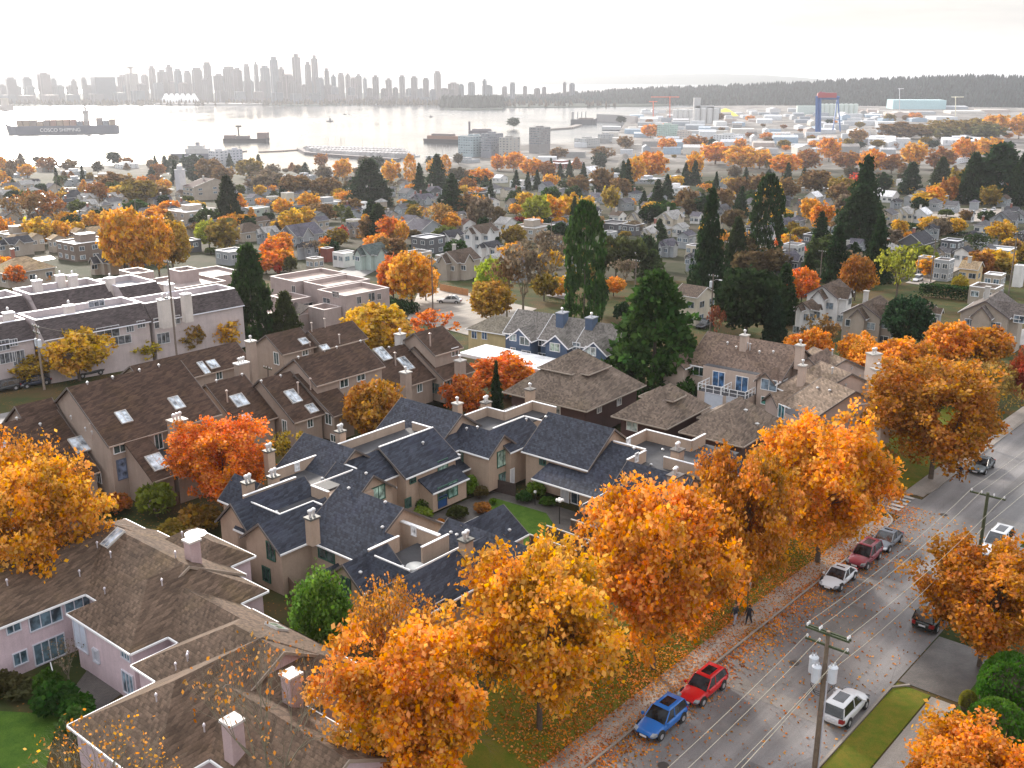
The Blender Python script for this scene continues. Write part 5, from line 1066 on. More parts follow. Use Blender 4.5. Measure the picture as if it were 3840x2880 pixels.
m=MB(); c=P2(1786,207,Y); m.hexa([(c.x-16,Y-3,c.z-3),(c.x+16,Y-3,c.z-3),(c.x+16,Y+8,c.z-3),(c.x-16,Y+8,c.z-3)],[(c.x-16,Y-3,c.z+5),(c.x+16,Y-3,c.z+5),(c.x+14,Y+8,c.z+5),(c.x-14,Y+8,c.z+5)]); part('trolley',m,'trim',t,(.33,.05,.06))
beam('jib_mast',P2(1773,208,Y),P2(1773,198,Y),1.2,(.3,.05,.1),t); beam('jib',P2(1770,199,Y),P2(1783,201,Y),1.,(.3,.05,.1),t)
def towercrane(x,yb,yt,xl,xr,c,lab):
    g=G(D(x,yb)) or P(D(x,yb),SEA+2); Y=g.y; t=thing('tower_crane',lab,'crane',g); beam('mast',g,P2(x,yt,Y),1.1,c,t); beam('jib',P2(xl,yt+1.5,Y),P2(xr,yt+1.5,Y),.9,c,t); beam('cab',P2(x-1,yt+3,Y),P2(x+1,yt+3,Y),1.8,c,t)
towercrane(1447,258,208,1406,1467,(.6,.12,.06),'red orange tower crane with long jib beside the silos')
towercrane(1411,262,218,1402,1420,(.6,.12,.06),'shorter red tower crane left of the long jib crane')
towercrane(2064,258,208,2055,2082,(.7,.66,.5),'pale yellow tower crane at the right of the harbour flats')
towercrane(1943,246,190,1940,1952,(.6,.6,.62),'thin grey lattice crane above the turquoise shed')
# ================================================================ far shore
def structm(name,m,mat): return struct(name,m.mesh(name),mat)
def ridge(name,pts,dist,depth,mat='hill',basez=SEA-1,px0=.0):
    m=MB(); n=len(pts); vs=[]
    for x,y in pts:
        r=ray(D(x,y)); k=dist/math.hypot(r[0],r[1]); top=Vector((r[0]*k,r[1]*k,CH+r[2]*k)); dr=Vector((top.x,top.y,0)).normalized()
        f=top-dr*depth*.5; bk=top+dr*depth*.5; mid=top-dr*depth*.22
        vs+=[(f.x,f.y,basez),(mid.x,mid.y,basez+(top.z-basez)*.62),tuple(top),(bk.x,bk.y,basez)]
    m.v=vs; m.f=[(i*4+j,(i+1)*4+j,(i+1)*4+j+1,i*4+j+1) for i in range(n-1) for j in range(3)]
    return structm(name,m,mat)
def jag(pts,step,amp,seed):
    q=[];r_=random.Random(seed)
    for (a,ya),(b_,yb) in zip(pts[:-1],pts[1:]):
        k=max(1,int((b_-a)/step))
        for i in range(k): t=i/k; q.append((a+(b_-a)*t,ya+(yb-ya)*t+r_.uniform(-amp,amp)))
    q.append(pts[-1]); return q
ridge('hills',jag([(-300,164),(0,160),(150,157),(300,160),(450,163),(650,166),(800,166)],12,.5,1),8200,1800)
ridge('hills',jag([(700,168),(900,165),(1000,160),(1100,159),(1250,158),(1400,160),(1550,159),(1650,162),(1750,169),(1800,174)],10,.5,2),10500,2500)
# low land of the far shore (city peninsula)
m=MB(); pts=[(-400,238),(0,230),(300,226),(520,228),(650,229),(800,227),(950,227),(960,236),(1000,239),(1085,238),(1095,233),(1200,233),(1330,231),(1450,229)]
for x,y in pts:
    p=P(D(x,y),SEA); d_=Vector((p.x,p.y,0)).normalized(); a=p; bb=p+d_*1500; m.v+=[(a.x,a.y,SEA-1),(a.x+d_.x*6,a.y+d_.y*6,SEA+3),(bb.x,bb.y,SEA+12)]
m.f=[(i*3+j,(i+1)*3+j,(i+1)*3+j+1,i*3+j+1) for i in range(len(pts)-1) for j in range(2)]
structm('far_shore',m,'hill')
HILL=[(1085,212),(1200,205),(1300,197),(1420,190),(1560,186),(1700,179),(1800,174),(1950,169),(2080,164),(2212,166),(2500,163)]
def hillY(x):
    for (a,ya),(b_,yb) in zip(HILL[:-1],HILL[1:]):
        if a<=x<=b_: return ya+(yb-ya)*(x-a)/(b_-a)
HD=4150; HDep=1100
ridge('hills',[(x,y+3.) for x,y in HILL],HD,HDep)
# forests as one mass each: many small conifer shapes
def forest(name,lab,pos,col,mat='leaf',hmin=22,hmax=42,seed=1):
    r_=random.Random(seed); V=[];Fq=[];T=[]
    for (x,y,z) in pos:
        h=r_.uniform(hmin,hmax); R_=h*r_.uniform(.2,.34); a0=r_.random()*6; o=len(V); n=6
        for k,(rad,zz) in enumerate(((R_*.8,0),(R_,h*.25),(R_*.55,h*.62),(.4,h))):
            for i in range(n):
                a=a0+6.283*i/n; q=rad*r_.uniform(.75,1.25); V.append((x+q*math.cos(a),y+q*math.sin(a),z+zz-3))
        t=(r_.random(),r_.random(),r_.random())
        for k in range(3):
            for i in range(n): Fq.append((o+k*n+i,o+k*n+(i+1)%n,o+(k+1)*n+(i+1)%n,o+(k+1)*n+i)); T.append(t)
    me=bpy.data.meshes.new(name); me.from_pydata(V,[],Fq); me.update(); at=me.color_attributes.new('tint','FLOAT_COLOR','CORNER')
    at.data.foreach_set('color',np.repeat(np.array([(a,b_,c,1) for a,b_,c in T],np.float32),4,0).ravel())
    o=link(name,me,M['leaf'],None,col); return kind(tag(o,lab,'forest'),'stuff')
r_=random.Random(3); pos=[]
for i in range(10000):
    x=r_.uniform(1085,2380); s=r_.random(); y0=hillY(x)
    rr_=ray(D(x,y0+4)); k=HD/math.hypot(rr_[0],rr_[1]); top=Vector((rr_[0]*k,rr_[1]*k,CH+rr_[2]*k)); dr=Vector((top.x,top.y,0)).normalized()
    off=-HDep*.5*s; zz=SEA+(top.z-SEA)*(1-s/.44*.38 if s<.44 else .62*(1-(s-.44)/.56)); p=top+dr*off; pos.append((p.x,p.y,zz))
forest('forest','dark conifer forest covering the long hill across the water',pos,(.03,.052,.045),seed=4,hmin=12,hmax=22)
pos=[]
for i in range(500):
    x=r_.uniform(955,1088); p=P(D(x,237-2*abs(x-1020)/70),SEA); d_=Vector((p.x,p.y,0)).normalized(); p=p+d_*r_.uniform(15,350); pos.append((p.x,p.y,SEA+4))
forest('forest','dark tree covered point sticking out into the water',pos,(.03,.045,.03),hmin=20,hmax=38,seed=5)
pos=[]
for i in range(1500):
    x=r_.uniform(-100,1330); yb=229 if x<955 else 233; p=P(D(x,yb),SEA); d_=Vector((p.x,p.y,0)).normalized(); p=p+d_*r_.uniform(10,400 if x<950 else 900); pos.append((p.x,p.y,SEA+4))
forest('trees','rounded shoreline trees at the foot of the far city',pos,(.10,.07,.035),hmin=10,hmax=20,seed=6)
# ---- downtown towers
TW='''102 156 28;318 160 14;335 142 14;356 150 20;372 139 18;390 148 16;410 152 18;431 146 26;454 134 16;477 159 22;500 143 26;518 146 20;538 138 15;228 166 60;270 162 20;30 167 28;65 166 24;187 167 14;165 171 14;122 169 14;558 133 11;577 141 20;597 122 18;612 144 14;645 116 19;669 133 15;684 119 14;626 160 24;709 147 11;694 167 16;673 176 16;723 160 11;739 157 15;754 158 11;777 159 13;766 167 12;790 167 9;813 162 14;841 169 14;870 162 13;896 164 15;921 168 14;946 153 16;980 178 26;997 181 12;1019 177 16;1047 171 9;1053 183 24;1107 178 12;1219 177 8;1235 179 13;1134 185 9;1175 187 10;1090 186 12;1160 190 14;450 168 20;490 170 20;540 172 22;570 174 18;600 172 20;640 176 22;660 182 18;710 182 18;725 186 16;760 188 16;800 190 14;830 190 14;855 188 14;885 190 16;910 190 14;935 192 14;960 190 16;975 192 14;345 178 24;375 175 22;400 178 22;425 180 18;310 180 20;280 183 22;250 184 24;220 184 22;195 183 22;160 184 26;130 184 24;100 184 22;70 185 22;40 185 24;10 182 20;300 196 30;260 200 30;210 203 34;160 204 34;110 205 34;60 206 34;20 205 30;480 196 26;520 198 26;560 198 26;600 200 26;640 202 26;680 202 26;720 204 24;760 206 24;800 208 22;840 208 22;880 208 22;920 210 20'''
r_=random.Random(9); AUTOT=[]
for e in TW.split(';'):
    x,yt,w=map(float,e.split(' ')); base=P(D(x,226.5),SEA); d_=Vector((base.x,base.y,0)).normalized(); tall=(226-yt)
    p=base+d_*(r_.uniform(120,420) if tall>35 else r_.uniform(30,110)); p.z=SEA+4
    dep=p.y*cp; wm=w*.96/.576/F_*dep; r0=ray(D(x,yt)); k=math.hypot(p.x,p.y)/math.hypot(r0[0],r0[1]); ztop=CH+r0[2]*k
    f=Fr(r_.choice((20,35,55))); m=MB(); u,v=f.uv(p); s1=wm/(abs(math.cos(R(f.a)))+abs(math.sin(R(f.a)))); 
    t=thing('tower_block' if tall>30 else 'low_block','x','tower' if tall>30 else 'building',p)
    dh=(ztop-p.z); m.box(f,u-s1/2,u+s1/2,v-s1/2,v+s1/2,p.z,p.z+dh*(.93 if w<40 and tall>30 else 1)); c=r_.choice([(.13,.12,.12),(.10,.115,.13),(.17,.145,.14),(.11,.10,.10),(.13,.145,.16)])
    part('facade',m,'tower',t,c)
    if w<40 and tall>30:
        m=MB(); q=s1*r_.uniform(.25,.4); m.box(f,u-q,u+q,v-q,v+q,p.z+dh*.93+.01,p.z+dh); part('penthouse',m,'wall',t,c)
    AUTOT.append((t,tall,w,(x,(yt+226)/2)))
# pod tower
x=290; p=P(D(x,226.5),SEA); d_=Vector((p.x,p.y,0)).normalized(); p=p+d_*200; p.z=SEA+4; t=thing('lookout_tower','tower with a round lookout pod on its top, left part of skyline','tower',p); f=Fr(35); u,v=f.uv(p); z_=lambda y:CH+ray(D(x,y))[2]*math.hypot(p.x,p.y)/math.hypot(*ray(D(x,y))[:2])
m=MB(); m.box(f,u-16,u+16,v-16,v+16,p.z,z_(158)); part('facade',m,'tower',t,(.30,.27,.25)); m=MB(); m.lathe((p.x,p.y,z_(158)),[(5,0),(5,z_(148)-z_(158)),(14,z_(146)-z_(158)),(15,z_(144)-z_(158)),(7,z_(143)-z_(158)),(2,z_(141.5)-z_(158))],14); part('lookout_pod',m,'wall',t,(.36,.3,.27))
# sail-roofed hall
p=P(D(385,224),SEA); p.z=SEA+4; t=thing('convention_hall','white sail roofed hall on a pier below the skyline','building',p); m=MB()
for i in range(6):
    a=P(D(356+i*12,222),SEA+6); m.add([(a.x-16,a.y,a.z),(a.x+16,a.y,a.z),(a.x+16,a.y+40,a.z),(a.x-16,a.y+40,a.z),(a.x,a.y+6,a.z+30),(a.x,a.y+34,a.z+30)],[(0,1,4),(2,3,5),(1,2,5,4),(3,0,4,5),(3,2,1,0)])
part('sail_roof',m,'trim',t,WHITE); m=MB(); a=P(D(335,228),SEA);b_=P(D(560,229),SEA); m.hexa([(a.x,a.y,SEA-1),(b_.x,b_.y,SEA-1),(b_.x,b_.y+90,SEA-1),(a.x,a.y+90,SEA-1)],[(a.x,a.y,SEA+7),(b_.x,b_.y,SEA+7),(b_.x,b_.y+90,SEA+7),(a.x,a.y+90,SEA+7)]); part('pier',m,'wall',t,(.3,.28,.27))
# ================================================================ ships
def hull(m,f,u0,u1,v,hw,z0,z1,bow=.12,rise=1.3):
    L_=u1-u0; st=[(u0,.85,1.),(u0+L_*.05,1,1.),(u1-L_*bow,1,1.),(u1-L_*bow*.45,.62,1.08),(u1,.04,rise)]; vs=[]
    for uu,k,zk in st:
        vs+=[f.W(uu-(0 if uu<u1 else L_*.02),v-hw*k*.8,z0),f.W(uu,v-hw*k,z0+(z1-z0)*zk),f.W(uu,v+hw*k,z0+(z1-z0)*zk),f.W(uu-(0 if uu<u1 else L_*.02),v+hw*k*.8,z0)]
    m.add(vs,[(i*4+j,i*4+(j+1)%4,(i+1)*4+(j+1)%4,(i+1)*4+j) for i in range(len(st)-1) for j in range(4)]+[(3,2,1,0),tuple(len(vs)-4+i for i in range(4))])
# container ship (bow to the left)
a=P(D(14,290),SEA); b_=P(D(258,286),SEA); f=Fr(math.degrees(math.atan2(a.x-b_.x,a.y-b_.y))); ua,va=f.uv(a); ub,vb=f.uv(b_)
v0=(va+vb)/2; t=thing('container_ship','long container ship crossing the bright water at the left','ship',(a+b_)/2); m=MB(); hull(m,f,ub,ua,v0,15,SEA-1,SEA+14,.1,1.25); part('hull',m,'trim',t,(.10,.11,.15))
L_=ua-ub; rr2=random.Random(4); zc=SEA+14.05
for i in range(15):
    if i==3: continue
    uu=ub+L_*.03+i*L_*.058; h=rr2.choice((7.5,10,10,12.5)); m=MB(); m.box(f,uu,uu+L_*.050,v0-14,v0+14,zc,zc+h); part('container_stack',m,'wall',t,rr2.choice([(.28,.15,.12),(.2,.16,.15),(.30,.22,.16),(.16,.18,.22),(.34,.2,.14)]))
m=MB(); m.box(f,ub+L_*.265,ub+L_*.305,v0-14,v0+14,SEA+14.1,SEA+38); m.box(f,ub+L_*.255,ub+L_*.315,v0-17,v0+17,SEA+38.1,SEA+41); m.box(f,ub+L_*.275,ub+L_*.295,v0-3,v0+3,SEA+41.1,SEA+47); part('bridge',m,'trim',t,(.5,.46,.43))
tx=bpy.data.curves.new('hull_lettering','FONT'); tx.body='COSCO SHIPPING'; tx.size=8.5; tx.extrude=.05; tx.align_x='CENTER'; to_=bpy.data.objects.new('tmp',tx); me_=bpy.data.meshes.new_from_object(to_); bpy.data.objects.remove(to_); me_.materials.clear(); o=link('hull_lettering',me_,M['trim'],t,(.75,.75,.75)); pt=f.W(ub+L_*.52,v0+15.15 if f.W(0,1).y<0 else v0-15.15,SEA+4)
o.location=pt-t.location; 
dirx=(b_-a).normalized(); o.rotation_euler=(R(90),0,math.atan2(dirx.y,dirx.x))
def vessel(name,lab,cat,x0,x1,y,h,c,sup=(),hw=None,yb=None):
    a=P(D(x0,y),SEA); b_=P(D(x1,yb or y),SEA); f=Fr(math.degrees(math.atan2(b_.x-a.x,b_.y-a.y))); ua,v=f.uv(a); ub,_=f.uv(b_); L_=ub-ua; hw=hw or L_*.11
    t=thing(name,lab,cat,(a+b_)/2); m=MB(); hull(m,f,ua,ub,v,hw,SEA-.5,SEA+h,.06 if name=='barge' else .2,1.0 if name=='barge' else 1.35); part('hull',m,'trim',t,c)
    for nm,s0,s1,z0,z1,cc,wd in sup:
        m=MB(); m.box(f,ua+L_*s0,ua+L_*s1,v-hw*wd,v+hw*wd,SEA+h+z0+.02,SEA+h+z1); part(nm,m,'wall',t,cc)
    return t
DK=(.09,.08,.085)
vessel('barge','dark barge with a small crane, centre left of the water','barge',484,583,307,6,DK,[('cargo',.03,.25,0,5,(.2,.15,.14),.9),('cargo',.3,.55,0,4,(.16,.13,.13),.9),('cargo',.75,.97,0,9,(.2,.14,.13),.9),('crane_mast',.32,.34,0,20,DK,.2),('crane_jib',.28,.40,17,20,DK,.15)])
vessel('ferry','long white decked ship moored at the near left pier','ship',372,480,341,6,(.2,.2,.24),[('deckhouse',.3,.75,0,6,(.55,.53,.52),.9),('upper_deck',.35,.65,6.1,10,(.6,.58,.56),.8),('funnel',.5,.56,10.1,14,(.3,.3,.33),.4)])
vessel('tugboat','small tugboat towing across the open water','boat',705,720,263,2.5,DK,[('wheelhouse',.4,.7,0,5,(.2,.2,.22),.6),('mast',.5,.55,5.1,10,DK,.1)])
vessel('barge','wide rusty loaded barge left of the waterfront apartments','barge',919,1006,307,6,DK,[('cargo',.1,.9,0,5,(.30,.17,.12),.85),('railing',.2,.7,5.1,8,(.2,.16,.15),.7)],yb=310)
vessel('barge','slim dark barge with raised ramp behind the rusty barge','barge',1012,1063,288,5,(.14,.13,.15),[('ramp',.0,.08,0,16,(.13,.11,.13),.4),('cargo',.15,.95,0,3,(.2,.18,.2),.8)])
vessel('bulk_carrier','bulk carrier moored at the loading conveyor','ship',1232,1290,268,10,(.12,.12,.13),[('deckhouse',.03,.12,0,16,(.45,.43,.42),.8),('deck_crane',.25,.28,0,16,(.3,.3,.32),.3),('deck_crane',.4,.43,0,16,(.3,.3,.32),.3),('deck_crane',.55,.58,0,16,(.3,.3,.32),.3),('hatch',.3,.85,0,3,(.25,.2,.18),.7)])
vessel('cargo_ship','grey cargo ship cut by the left edge below the skyline','ship',-30,31,238,14,(.35,.30,.27),[('deckhouse',.6,.8,0,20,(.4,.35,.3),.8)])
vessel('motorboat','small dark boat near the far shore, beside a buoy','boat',806,820,229,2.5,DK,[('wheelhouse',.3,.6,0,4,(.3,.3,.3),.6)])
vessel('motorboat','tiny dark boat alone in open water right of centre','boat',927,935,253,2,DK,[('wheelhouse',.3,.6,0,3,(.3,.3,.3),.6)])
vessel('motorboat','tiny boat right of the far shore buoy','boat',741,749,248,1.5,DK,[('wheelhouse',.3,.6,0,2.5,(.3,.3,.3),.6)])
m=MB(); p=P(D(754,248),SEA); m.lathe(p,[(1.8,-.5),(1.8,1.5),(.5,2),(.4,8),(1.2,8.2),(.2,10)],8); tag(link('buoy',m.mesh('buoy',p),M['trim'],None,DK,p),'thin dark navigation buoy in mid channel','buoy')
# pier, breakwater and marina
def deckline(name,lab,pts,w,z,c,cat='pier'):
    m=MB(); c0=P(D(*pts[0]),SEA)
    for q0,q1 in zip(pts[:-1],pts[1:]):
        a=P(D(*q0),SEA);b_=P(D(*q1),SEA); d_=(b_-a).normalized(); n_=Vector((-d_.y,d_.x,0))*w/2; q=[a-n_,b_-n_,b_+n_,a+n_]; m.hexa([(v.x,v.y,SEA-1) for v in q],[(v.x,v.y,SEA+z) for v in q])
    return tag(link(name,m.mesh(name,c0),M['wall'],None,c,c0),lab,cat)
deckline('pier','thin floating pier left of the marina',[(560,329),(610,327),(650,324)],7,1.5,(.22,.17,.15))
deckline('pier','short thin pier right of the moored ferry',[(478,334),(528,327)],9,1.5,(.25,.2,.18))
deckline('breakwater','dark rock breakwater curving before the boat sheds',[(648,324),(665,333),(720,338),(790,343),(860,348)],9,3,(.16,.14,.14),'breakwater')
deckline('conveyor','long sloping conveyor gallery by the bulk carrier',[(1290,262),(1340,264),(1375,268)],6,16,(.35,.33,.33),'conveyor')
deckline('wharf','narrow wharf spit with small vessels near the log yard',[(1185,281),(1230,278),(1250,272)],14,3,(.25,.22,.2))
r_=random.Random(21); row=0
proto=None
for j,(xa,xb,ya,yb) in enumerate(((662,868,324,330),(666,880,328,335),(690,890,333,341))):
    n=26
    for i in range(n):
        t_=(i+.5)/n; q=D(xa+(xb-xa)*t_,ya+(yb-ya)*t_); p=P(q,SEA+.4)
        if proto is None:
            m=MB(); m.add([(-5,-9,0),(5,-9,0),(5,9,0),(-5,9,0),(-5,-9,4.5),(5,-9,4.5),(5,9,4.5),(-5,9,4.5),(0,-9,6.5),(0,9,6.5)],[(0,1,5,8,4),(2,3,7,9,6),(1,2,6,5),(3,0,4,7),(4,8,9,7),(5,6,9,8)][0:6]); me_=m.mesh('boathouse'); me_.materials.append(M['wall']); proto=me_
        o=link('boathouse',proto,None,None,r_.choice([(.5,.47,.46),(.42,.4,.4),(.58,.56,.55)]),p); o['category']='boathouse'; o['group']='boathouses of the marina'; o['label']=('white gabled boathouse in the %s row of the marina'%('far','middle','near')[j]); o.rotation_euler=(0,0,R(-4))
proto=None
for i in range(26):
    q=D(r_.uniform(700,980),0); x=r_.uniform(690,985); y=318+ (x-690)*.06+r_.uniform(-2,4)+ (8 if x>880 else 0); p=P(D(x,y),SEA)
    if proto is None:
        m=MB(); hull(m,Fr(90),-6,6,0,1.7,0,1.6,.35,1.2); h_=m.mesh('sailboat'); h_.materials.append(M['trim']); m=MB(); m.tube((0,0,1.5),(0,0,17),.22,.15,4); k_=m.mesh('mast'); k_.materials.append(M['metal']); proto=(h_,k_)
    o=link('sailboat',proto[0],None,None,(.7,.7,.7),p); ms=link('mast',proto[1],None,o,(.35,.33,.33)); o['category']='sailboat'; o['group']='sailboats moored at the marina'; o['label']='white sailboat with bare mast moored behind the marina sheds'; o.rotation_euler=(0,0,r_.uniform(0,3))
# ================================================================ vehicles
def carshape(L_,W_,H,kind):
    """returns dict of part -> MB in car space: x forward, y left, z up, origin on ground at centre"""
    hl=L_/2; hw=W_/2; P_={}
    rear={'suv':.97,'wagon':.95,'hatch':.94,'coupe':.80,'sedan':.80}[kind]
    # body stations: x, halfwidth k, z low, z belt
    bz=H*.60
    st=[(-hl,.80,.42,bz*.80),(-hl+.12,.92,.30,bz*.95),(-hl*.72,.99,.24,bz*1.02),(-hl*.3,1,.22,bz),(hl*.1,1,.22,bz*.97),(hl*.42,.99,.24,bz*.92),(hl*.8,.95,.28,bz*.80),(hl-.14,.86,.32,bz*.70),(hl,.74,.40,bz*.58)]
    m=MB(); vs=[]
    for x,k,zl,zb in st:
        w=hw*k; vs+=[(x,-w*.8,zl),(x,-w,zl+.16),(x,-w,zb-.16),(x,-w*.90,zb-.02),(x,0,zb+.035),(x,w*.90,zb-.02),(x,w,zb-.16),(x,w,zl+.16),(x,w*.8,zl)]
    n=9; m.add(vs,[(i*n+j,i*n+(j+1)%n,(i+1)*n+(j+1)%n,(i+1)*n+j) for i in range(len(st)-1) for j in range(n)]+[tuple(range(n))[::-1],tuple(range((len(st)-1)*n,len(st)*n))]); P_['body']=m
    # greenhouse
    xr=-hl*rear; xf=hl*.38; rx0=xr+(.28 if kind in('suv','wagon','hatch') else .9); rx1=hl*.02
    def ring(x,w,z): return [(x,-w,z),(x,-w*.9,z+.0),(x,w*.9,z),(x,w,z)]
    g=MB(); b0=bz-.04; 
    base=[(xr,-hw*.84,b0),(xf,-hw*.88,b0-.05),(xf,hw*.88,b0-.05),(xr,hw*.84,b0)]; top=[(rx0,-hw*.70,H-.05),(rx1,-hw*.72,H-.04),(rx1,hw*.72,H-.04),(rx0,hw*.70,H-.05)]
    g.hexa(base,top); P_['window_glass']=g
    r=MB(); t0=[(rx0-.06,-hw*.73,H-.07),(rx1+.10,-hw*.745,H-.07),(rx1+.10,hw*.745,H-.07),(rx0-.06,hw*.73,H-.07)]; t1=[(rx0+.1,-hw*.60,H+.01),(rx1-.1,-hw*.60,H+.01),(rx1-.1,hw*.60,H+.01),(rx0+.1,hw*.60,H+.01)]
    r.hexa(t0,t1); P_['roof']=r
    p=MB()
    for s in (-1,1):
        for (xa,xb) in ((xf,rx1+.08),(-hl*.18,-hl*.20),(xr+.02,rx0)):
            a=(xa,s*hw*.885,b0-.02); c=(xb,s*hw*.735,H-.06); p.tube(a,c,.045,.04,4)
    P_['pillar']=p; P_['sunroof']=MB(); P_['sunroof'].hexa([(rx0+.5,-hw*.4,H+.012),(rx1-.25,-hw*.4,H+.012),(rx1-.25,hw*.4,H+.012),(rx0+.5,hw*.4,H+.012)],[(rx0+.5,-hw*.4,H+.02),(rx1-.25,-hw*.4,H+.02),(rx1-.25,hw*.4,H+.02),(rx0+.5,hw*.4,H+.02)])
    P_['_dims']=(hl,hw,bz); return P_
def vehicle(name,lab,cat,f,u,v,col,kind='hatch',L_=4.4,W_=1.82,H=1.5,head=-1,group=None,simple=False,z=None,ang=None,sun=True,scale=1.):
    p=f.W(u,v); p.z=(tz(p.x,p.y)+.05) if z is None else z
    t=thing(name,lab,cat,p,group); a=math.radians(90-f.a)+(0 if head>0 else math.pi) if ang is None else ang
    t.rotation_euler=(0,0,a); t.scale=(scale,)*3; sh=carshape(L_,W_,H,kind); hl,hw,bz=sh.pop('_dims')
    def pt(nm,m,mat,c,par=t,smooth=False): return link(nm,m.mesh(nm,(0,0,0),smooth),M[mat],par,c)
    body=pt('body',sh['body'],'paint',col,smooth=True); gl=pt('window_glass',sh['window_glass'],'glass',(.03,.035,.04)); rf=pt('roof',sh['roof'],'paint',col,smooth=True)
    md=body.modifiers.new('s','SUBSURF'); md.levels=md.render_levels=2
    for q_ in (gl,rf): md=q_.modifiers.new('b','BEVEL'); md.width=.05; md.segments=2
    if simple: 
        for x in(-hl*.62,hl*.62):
            for s in (-1,1):
                m=MB(); m.tube((x,s*(hw-.2),.33),(x,s*(hw+.02),.33),.33,.33,10); pt('wheel',m,'rubber',(.03,.03,.03))
        return t
    pm=MB()
    for k in ('pillar',): pt(k,sh[k],'paint',col)
    if sun: pt('sunroof',sh['sunroof'],'glass',(.02,.02,.025))
    for x in(-hl*.60,hl*.62):
        for s in (-1,1):
            m=MB(); m.tube((x,s*(hw-.06),.36),(x,s*(hw-.0),.36),.42,.42,14); pt('wheel_arch_shade',m,'rubber',(.02,.02,.02))  # flat black disc stands in for the shade inside the wheel arch
            m=MB(); m.tube((x,s*(hw-.22),.33),(x,s*(hw+.025),.33),.33,.33,14); w=pt('wheel',m,'rubber',(.025,.025,.025))
            m=MB(); m.tube((x,s*(hw-.02),.33),(x,s*(hw+.035),.33),.20,.19,10); link('rim',m.mesh('rim'),M['metal'],w,(.5,.5,.52))
    for s in (-1,1):
        m=MB(); m.hexa([(hl-.30,s*hw*.60,bz*.56),(hl-.02,s*hw*.58,bz*.54),(hl-.10,s*hw*.86,bz*.54),(hl-.42,s*hw*.93,bz*.56)],[(hl-.30,s*hw*.60,bz*.74),(hl-.0,s*hw*.58,bz*.64),(hl-.08,s*hw*.87,bz*.68),(hl-.42,s*hw*.95,bz*.78)]); pt('headlight',m,'glass',(.22,.24,.26))
        m=MB(); m.hexa([(-hl-.015,s*hw*.55,bz*.62),(-hl+.2,s*hw*.55,bz*.62),(-hl+.25,s*hw*.93,bz*.62),(-hl+.05,s*hw*.86,bz*.62)],[(-hl-.01,s*hw*.55,bz*.88),(-hl+.2,s*hw*.55,bz*.88),(-hl+.25,s*hw*.93,bz*.88),(-hl+.05,s*hw*.87,bz*.88)]); pt('taillight',m,'trim',(.25,.01,.01))
        m=MB(); m.hexa([(hl*.30,s*hw,bz-.02),(hl*.40,s*hw,bz-.02),(hl*.38,s*(hw+.18),bz),(hl*.31,s*(hw+.18),bz)],[(hl*.30,s*hw,bz+.12),(hl*.38,s*hw,bz+.12),(hl*.37,s*(hw+.17),bz+.13),(hl*.31,s*(hw+.17),bz+.13)]); pt('wing_mirror',m,'paint',col)
        m=MB(); m.box(Fr(90),-.05,.05,s*hw*.99-.012,s*hw*.99+.012,bz-.22,bz-.19)
    m=MB(); m.hexa([(hl-.06,-hw*.42,bz*.34),(hl+.012,-hw*.42,bz*.34),(hl+.012,hw*.42,bz*.34),(hl-.06,hw*.42,bz*.34)],[(hl-.06,-hw*.46,bz*.56),(hl+.0,-hw*.46,bz*.56),(hl+.0,hw*.46,bz*.56),(hl-.06,hw*.46,bz*.56)]); pt('grille',m,'rubber',(.015,.015,.015))
    for x0,dx,zz in ((hl,.03,.40),(-hl,-.03,.62)):
        m=MB(); m.hexa([(x0,-.26,bz*zz),(x0+dx,-.26,bz*zz),(x0+dx,.26,bz*zz),(x0,.26,bz*zz)] if dx>0 else [(x0+dx,-.26,bz*zz),(x0,-.26,bz*zz),(x0,.26,bz*zz),(x0+dx,.26,bz*zz)],[(x0,-.26,bz*zz+.13),(x0+dx,-.26,bz*zz+.13),(x0+dx,.26,bz*zz+.13),(x0,.26,bz*zz+.13)] if dx>0 else [(x0+dx,-.26,bz*zz+.13),(x0,-.26,bz*zz+.13),(x0,.26,bz*zz+.13),(x0+dx,.26,bz*zz+.13)]); pt('licence_plate',m,'trim',(.7,.7,.72))
    return t
KC='cars parked along the main road'
vehicle('parked_car','blue hatchback parked at the left kerb, nearest car','car',SF,51.4,31.4,(.02,.13,.42),'hatch',4.35,1.85,1.55,-1,KC)
vehicle('parked_car','red wagon parked just behind the blue hatchback','car',SF,56.6,31.3,(.50,.012,.015),'wagon',4.45,1.8,1.5,-1,KC)
vehicle('parked_car','white coupe parked first of three behind the bus stop sign','car',SF,79.0,31.25,(.62,.64,.66),'coupe',4.5,1.85,1.38,-1,KC)
vehicle('parked_car','dark red suv between the white coupe and grey sedan','car',SF,84.4,31.2,(.20,.035,.05),'suv',4.5,1.85,1.68,-1,KC)
vehicle('parked_car','grey sedan parked last of the three at the kerb','car',SF,89.2,31.1,(.12,.135,.16),'sedan',4.6,1.85,1.42,-1,KC)
vehicle('parked_car','dark grey sedan parked alone further up the road','car',SF,116.2,30.9,(.07,.085,.095),'sedan',4.6,1.85,1.42,-1,KC)
vehicle('parked_car','white suv parked beside the right grass verge','car',SF,60.9,22.7,(.62,.63,.64),'suv',4.6,1.88,1.68,1,KC)
g=G(D(2012,1345)); u,v=SF.uv(g); vehicle('parked_car','black suv mostly hidden under the dark orange right tree','car',SF,u,v,(.012,.02,.016),'suv',4.7,1.9,1.75,1,KC)
g=G(D(2150,1195)); u,v=SF.uv(g); vehicle('parked_van','white van behind the second utility pole','van',SF,u,v,(.62,.64,.66),'suv',5.2,1.95,2.1,-1,KC)
g=G(D(2212,1640)); u,v=SF.uv(g); vehicle('parked_car','pale car cut by the bottom right edge','car',SF,u,v,(.5,.6,.68),'hatch',4.3,1.8,1.5,1)
